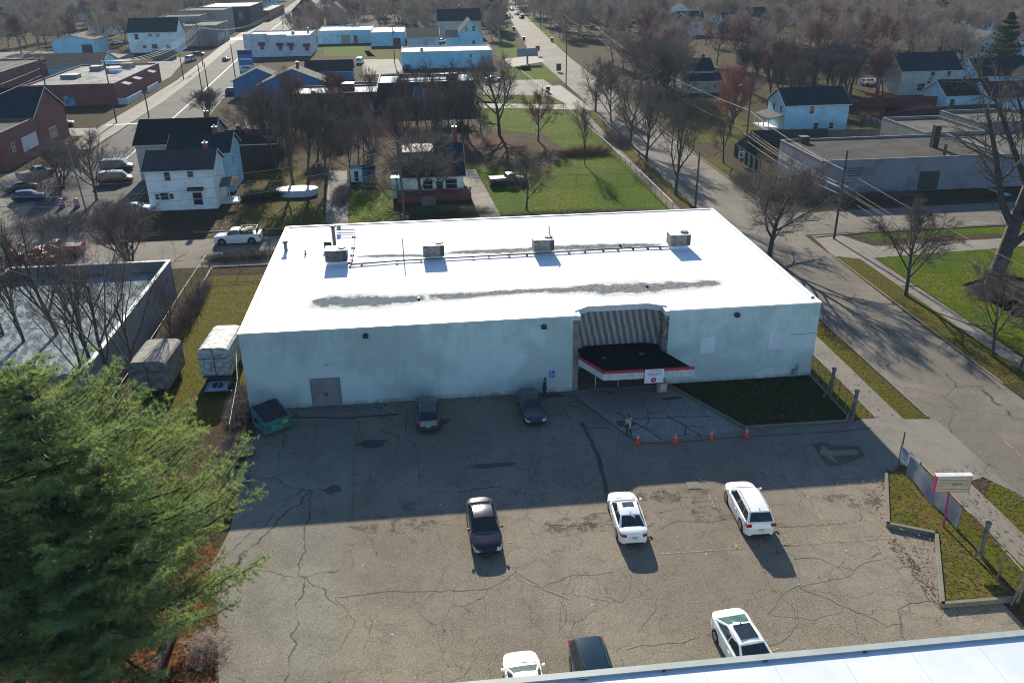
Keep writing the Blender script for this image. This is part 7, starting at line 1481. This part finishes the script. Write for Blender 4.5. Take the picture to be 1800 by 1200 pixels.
for key, base, top, arms, lab, kw in [
  ('a',(100,236),97,[(13.6,2.4),(12.6,2.0)],'tall utility pole with two crossarms before the red-brick hall gable',{}),
  ('b',(205,216),103,[(11.6,2.2)],'utility pole at the pavement corner by the stop line',dict(transformer=True)),
  ('d',(262,207),150,[],'short bare pole standing between the corner and the black-roofed house',{}),
  ('e',(323,140),95,[],'dark pole on the pavement by the red-brick building awnings',{}),
  ('f',(357,172),112,[],'leaning pole at the avenue kerb above the reddish shrubs',{}),
  ('g',(357,117),42,[(16.5,2.6)],'tall utility pole with a crossarm beside the mural building',dict(transformer=True)),
  ('h',(415,146),78,[],'pole standing in the verge beside the blue sign',{}),
  ('h2',(367,164),110,[],'thin pole right of the leaning avenue pole',{}),
  ('i',(498,50),10,[(11,2.2)],'distant utility pole at the far bend of the main avenue',{}),
  ('j',(520,48),14,[],'second distant pole beside the main avenue',{}),
  ('k',(1466,420),264,[(7.0,1.9)],'dark utility pole at the street corner opposite the white warehouse',{}),
  ('l',(1308,282),122,[(5.8,1.9)],'tall utility pole in front of the reddish tree',dict(lamp=True)),
  ('m',(1222,365),268,[],'short bare pole in the verge near the warehouse roof corner',{}),
  ('n',(995,152),52,[],'slender pole at the avenue corner with the long shadow',dict(lamp=True)),
  ('o',(984,70),17,[(13,2.2)],'utility pole on the right verge of the far avenue',{}),
  ('p',(950,50),17,[],'farther pole on the right verge of the far avenue',{}),
  ('q',(694,112),45,[(12,2.0)],'utility pole with a box beside the pale blue building yard',dict(transformer=True)),
  ('r',(1018,60),22,[(12,2.4)],'pole at the edge of the woods right of the far avenue',{})]:
    x_,y_,h_ = at(*base, top); pole(lab, x_, y_, h_, [(min(z_,h_-.4),w_) for z_,w_ in arms], .15, **kw); pl[key] = (x_,y_,h_)
wire_b = simple('bright_power_line_wire', (.32,.32,.32), .5, (.26,.26,.26), 1)
wire_m = simple('power_line_wire', (.09,.09,.09), .6, (.07,.07,.07), 1, metal=0)
def wire(label, a, c, sag, r=.02, n=14):
    b = MB(); a = Vector(a); c = Vector(c); b.tube([tuple(a.lerp(c,i/n)-Vector((0,0,sag*4*(i/n)*(1-i/n)))) for i in range(n+1)], r, 4)
    o = b.build('power_line', wire_b if a.x < -30 or c.x < -30 else wire_m); tag(o, label, 'power line', 'power lines')
def top(k, dx=0, dz=-.3): x_,y_,h_ = pl[k]; return (x_+dx, y_, h_+dz)
def hz_at(k, py): x_,y_,h_ = pl[k]; return HZ((x_,y_), py)
def pt(k, py, dx=0): x_,y_,h_ = pl[k]; return (x_+dx, y_, hz_at(k, py))
NP = (50.5, 40)
def run(pyl, pyk, dx): a_ = pt('l', pyl, dx); k_ = pt('k', pyk, dx); return a_, k_, (NP[0]+dx, NP[1], k_[2]+.3)
wires = []
for nm_, pyl, pyk, dx in (('single high wire',194,299,0),('left wire of the bundle',231,326,-.8),('middle wire of the bundle',231,330,0),('right wire of the bundle',232,330,.8),('thick lower cable of the bundle',247,342,0)):
    a_, k_, n_ = run(pyl, pyk, dx); wires += [(nm_+' between the reddish tree pole and the corner pole', a_, k_, .5), (nm_+' running from the corner pole over the right-hand lawn', k_, n_, .8)]
wires += [('wire arriving at the reddish tree pole from the far avenue, upper', (52,260,12),pt('l',194),2.0),('wire arriving at the reddish tree pole from the far avenue, lower', (52,260,9.5),pt('l',232),2.0),
 ('wire sagging between the two far poles on the avenue verge', top('o',.5,-.6),(52,260,12),2.0),('lower wire between the two far poles on the avenue verge', top('o',0,-2.6),(52,260,9.5),2.0),('wire from the farther verge pole of the avenue', top('p',.5,-.6),top('o',.5,-.6),1.0),
 ('bright wire sweeping past the red-brick hall, uppermost', (-88,108,13.5),top('a',-.8,-.3),1.2),('bright wire sweeping past the red-brick hall, second', (-86,108,12.6),top('a',.8,-.3),1.2),('bright wire sweeping past the red-brick hall, third', (-84,108,11.2),top('a',0,-2.4),1.3),('bright wire sweeping past the red-brick hall, lowest', (-82,108,9.4),top('a',0,-3.6),1.4),
 ('wire from the two-armed pole to the corner pole, left strand', top('a',-.6,-1.6),top('b',-.8,-.2),.3),('wire from the two-armed pole to the corner pole, right strand', top('a',.8,-1.6),top('b',.8,-.2),.3),
 ('wire climbing from the corner pole to the mural building pole, left', top('b',-.8,-.4),top('g',-.9,-1.0),2.6),('wire climbing from the corner pole to the mural building pole, middle', top('b',0,-.4),top('g',0,-1.0),2.8),('wire climbing from the corner pole to the mural building pole, right', top('b',.8,-.4),top('g',.9,-1.0),3.0),('thick cable climbing from the corner pole to the mural building pole', top('b',0,-2.2),top('g',0,-3.4),3.0),
 ('wire from the mural building pole to the far bend, left', top('g',-.9,-1.0),top('i',-.8,-.4),4.0),('wire from the mural building pole to the far bend, right', top('g',.9,-1.0),top('i',.8,-.4),4.0),
 ('wire running left from the leaning pole over the front gardens, top', top('c',0,-1.0),(-60,103.5,9.0),1.8),('wire running left from the leaning pole over the front gardens, middle', top('c',0,-2.4),(-60,103.5,7.8),1.9),('wire running left from the leaning pole over the front gardens, bottom', top('c',0,-3.6),(-60,103.5,6.6),1.9),
 ('wire running right from the leaning pole over the near lawn, top', top('c',0,-1.0),(37.0,110.6,8.0),1.4),('wire running right from the leaning pole over the near lawn, bottom', top('c',0,-3.0),(37.0,110.6,6.4),1.4),
 ('wire crossing the yard by the pale blue building', top('q',.5,-.6),(30,262,10),1.8),('wire running left from the pole by the pale blue building', top('q',-.5,-.6),(-48,300,10),2.5)]
for lab, a, c, sg in wires: wire(lab, a, c, sg, .024 if min(a[0],c[0]) < -45 else (.011 if a[1] < 130 and c[1] < 130 else .014))
# signs
def sign(label, px, py, top_, w_, h_, mat, name='road_sign', post=.04, words=None, parts=()):
    q = G(px,py); H_ = HZ(q, top_); T = thing(name, label, 'sign', (q.x,q.y,0)); b = MB(); b.cyl((0,0,0),(0,0,H_),post,n=8); b.build('post', M['galv'], T, off=LOC0)
    b = MB(); b.box(-w_/2,w_/2,-post-.05,-post,H_-h_,H_); bd = b.build('board', mat, T, off=LOC0)
    for (x_,z_,ww,hh,mm) in parts: b = MB(); b.box(x_-ww/2,x_+ww/2,-post-.07,-post-.05,H_+z_-hh/2,H_+z_+hh/2); b.build('marking', mm, bd, off=LOC0)
    return T, H_
sgw = simple('sign_face_white',(.6,.64,.66),.5); grn = simple('street_sign_green',(.01,.16,.08),.5); blu = simple('sign_face_blue',(.03,.10,.30),.5,(.05,.16,.36),2)
sign('small white regulatory sign on a post beside the green screened fence', 1301,290,266,.9,1.15,sgw,parts=[(0,-.28,.6,.14,ink),(0,-.62,.5,.3,ink)])
T, H_ = sign('green street-name sign on a white post at the side street corner', 1448,352,322,1.1,.3,grn,name='street_name_sign',parts=[(0,-.15,.7,.1,sgw)])
b = MB(); b.box(-.03,.03,-.5,.5,H_+.02,H_+.3); b.build('cross_blade', grn, T, off=LOC0)
sign('tall shop sign in blue over white with red marks beside the main avenue', 437,142,88,4.0,6.4,blu,name='shop_sign',post=.14,parts=[(0,-4.7,3.8,1.5,sgw),(-.2,-4.7,2.0,.4,simple('sign_red_marks',(.45,.04,.03),.5)),(0,-5.9,3.4,.8,simple('sign_cream',(.4,.38,.3),.6)),(0,-.7,3.6,.9,simple('sign_dark_panel',(.03,.04,.06),.5)),(0,-2.4,3.2,.4,sgw)])
sign('framed billboard seen from behind before the two-storey white house', 291,104,88,7.5,4.2,simple('billboard_back',(.22,.20,.13),.8,(.14,.12,.08),2),name='billboard',post=.2)
sign('blank grey billboard above the red-brick building corner', 191,170,147,4.4,2.0,simple('billboard_grey',(.22,.23,.25),.7,(.15,.15,.17),3),name='billboard',post=.15)
sign('small brown sign on a post at the avenue verge, nearer one', 982,127,112,1.4,2.0,simple('sign_brown',(.12,.09,.07),.7),post=.06)
sign('small brown sign on a post at the avenue verge, farther one', 945,98,81,1.4,1.6,simple('sign_brown2',(.12,.09,.07),.7),post=.06)
sign('low pale entrance board beside the avenue near the rear yard', 927,112,85,6.5,2.4,simple('board_pale',(.30,.33,.34),.6),name='entrance_board',post=.3)
sign('yellow and red shop sign high on the avenue by the mural building', 398,62,43,3.5,4.5,simple('sign_yellow',(.35,.25,.05),.6,(.3,.05,.04),.3),name='shop_sign',post=.12)
# wheelie bins, barrels, equipment
for i,(px,py,lab) in enumerate([(963,163,'black wheelie bin on the path in the rear yard'),(921,72,'black wheelie bin at the left kerb of the far avenue, nearer one'),(903,54,'black wheelie bin at the left kerb of the far avenue, farther one'),(970,74,'black wheelie bin at the right kerb of the far avenue')]):
    q = G(px,py); T = thing('wheelie_bin', lab, 'bin', (q.x,q.y,.02)); b = MB(); s_ = 1.0; b.add([(-.4,-.4,.1),(.4,-.4,.1),(.4,.4,.1),(-.4,.4,.1),(-.5,-.5,1.4),(.5,-.5,1.4),(.5,.5,1.4),(-.5,.5,1.4)],[(0,3,2,1),(4,5,6,7),(0,1,5,4),(1,2,6,5),(2,3,7,6),(3,0,4,7)]); b.build('body', M['black_plastic'], T, off=LOC0); b = MB(); b.box(-.55,.55,-.55,.55,1.4,1.5); b.build('lid', M['black_plastic'], T, off=LOC0)
bar = simple('traffic_barrel_red',(.40,.03,.10),.6,(.34,.02,.07),3)
for px,py,lab in ((110,365,'dark red traffic barrel on the forecourt, left one'),(136,365,'dark red traffic barrel on the forecourt, right one by the light pole'),(398,108,'red barrel at the stopped car on the avenue')):
    q = G(px,py); T = thing('traffic_barrel', lab, 'barrel', (q.x,q.y,.02)); b = MB(); b.tube([(0,0,0),(0,0,.5),(0,0,1.3),(0,0,1.35)],[.42,.36,.28,.1],14); b.build('drum', bar, T, off=LOC0); b = MB(); b.cyl((0,0,.55),(0,0,.7),.362,.345,14); b.cyl((0,0,.9),(0,0,1.05),.33,.315,14); b.build('band', band_m, T, off=LOC0)
    b = MB(); b.cyl((0,0,0),(0,0,.06),.5,n=14); b.build('base', M['black_plastic'], T, off=LOC0)
orange = simple('orange_equipment',(.50,.12,.01),.5,(.45,.22,.02),2)
for i,(px,py,lab) in enumerate([(62,470,'orange-red machine part at the far left before the red pickup'),(88,466,'orange mast of a small machine beside the red pickup'),(30,462,'low red frame at the far left of the machines')]):
    q = G(px,py); T = thing('yard_machine', lab, 'machine', (q.x,q.y,0)); b = MB(); b.box(-.8,.8,-.4,.4,.4,1.1); b.box(-.5,.1,-.3,.3,1.1,1.6); b.build('body', orange if i==1 else PT['red'], T, off=LOC0); b = MB(); b.obox((.5,0,1.6),.12,.12,2.0,0,0,.5); b.obox((1.0,0,2.2),1.0,.12,.12,0,0,.4); b.build('arm', orange, T, off=LOC0)
    for sx in (-.5,.5):
        b = MB(); b.cyl((sx,-.5,.35),(sx,.5,.35),.35,n=12); b.build('wheel', M['tyre'], T, off=LOC0)
T = thing('light_pole', 'slim weathered street light pole between the barrels and the bare round tree', 'pole', (*G2(152,372),0)); b = MB(); b.cyl((0,0,0),(-.5,0,9.5),.13,.09,8); b.build('shaft', M['galv'], T, off=LOC0); b = MB(); b.cyl((0,0,0),(0,0,.5),.22,n=8); b.build('base', M['conc_plain'], T, off=LOC0)
q = G(523,342); T = thing('covered_trampoline', 'white oval covered pool with dark straps in the left front garden', 'pool', (q.x,q.y,0)); b = MB(); ring = [(3.0*math.cos(t),1.7*math.sin(t)) for t in [i*math.pi/16 for i in range(32)]]; b.prism(ring,0,.9); b.build('wall', simple('pool_wall',(.4,.45,.5),.6), T, off=LOC0)
b = MB(); rows = [[(3.05*k*math.cos(t),1.75*k*math.sin(t),.95+.25*(1-k)) for t in [i*math.pi/16 for i in range(33)]] for k in (1,.7,.35,.01)]; loftq(b, rows); b.build('cover', simple('pool_cover_white',(.8,.8,.8),.6), T, off=LOC0)
T['label'] = 'white oval covered pool standing in the left front garden'; T.name = 'covered_pool'
M['garden_blue'] = simple('faded_blue_plastic',(.05,.10,.16),.6)
for i,(px,py,lab) in enumerate([(628,318,'pale blue shed box at the left of the garden clutter above the small lawn'),(650,318,'dark blue playhouse box in the garden clutter above the small lawn')]):
    q = G(px,py); T = thing('garden_box', lab, 'shed', (q.x,q.y,0)); b = MB(); b.box(-.9,.9,-.7,.7,0,2.0); b.build('wall', WL['blue'] if i == 0 else M['garden_blue'], T, off=LOC0); b = MB(); b.add([(-1,-.8,2),(1,-.8,2),(1,.8,2),(-1,.8,2),(-1,0,2.5),(1,0,2.5)],[(0,1,5,4),(2,3,4,5),(0,4,3),(1,2,5)]); b.build('roof', M['roof_bright_worn'] if i == 0 else RF['black'], T, off=LOC0)
    b = MB(); b.box(-.3,.3,-.74,-.7,.1,1.7); b.build('door', M['black_plastic'], T, off=LOC0)
q = G(1743,345); T = thing('broken_sheet', 'bent pale blue metal sheet lying by the side street hedge', 'sheet', (q.x,q.y,0)); b = MB(); b.add([(-2.5,1.2,1.4),(-1,-.4,1.2),(1.2,-1.2,.3),(2.6,-.8,.25),(2.4,.4,.3),(0,1.0,.9)],[(0,1,5),(1,2,4,5),(2,3,4)]); b.build('panel', simple('pale_blue_metal',(.3,.38,.46),.4), T, off=LOC0); b = MB(); b.cyl((-2,.9,0),(-2.1,.9,1.3),.05,n=6); b.build('prop', M['dark_metal'], T, off=LOC0)
# ---------------- haze: one even box of air ----------------
hm = bpy.data.materials.new('haze_air'); hm.use_nodes = True; ht = hm.node_tree; ht.nodes.clear()
hv = ht.nodes.new('ShaderNodeVolumePrincipled'); ho = ht.nodes.new('ShaderNodeOutputMaterial'); ht.links.new(hv.outputs[0], ho.inputs['Volume'])
hv.inputs['Color'].default_value = (.62,.80,1,1); hv.inputs['Density'].default_value = .00012; hv.inputs['Anisotropy'].default_value = .0
b = MB(); b.box(-1000,1000,-80,1600,-1,60); ho_ = b.build('haze', hm); tag(ho_, 'thin even air haze over the whole neighbourhood', 'haze', kind='stuff')
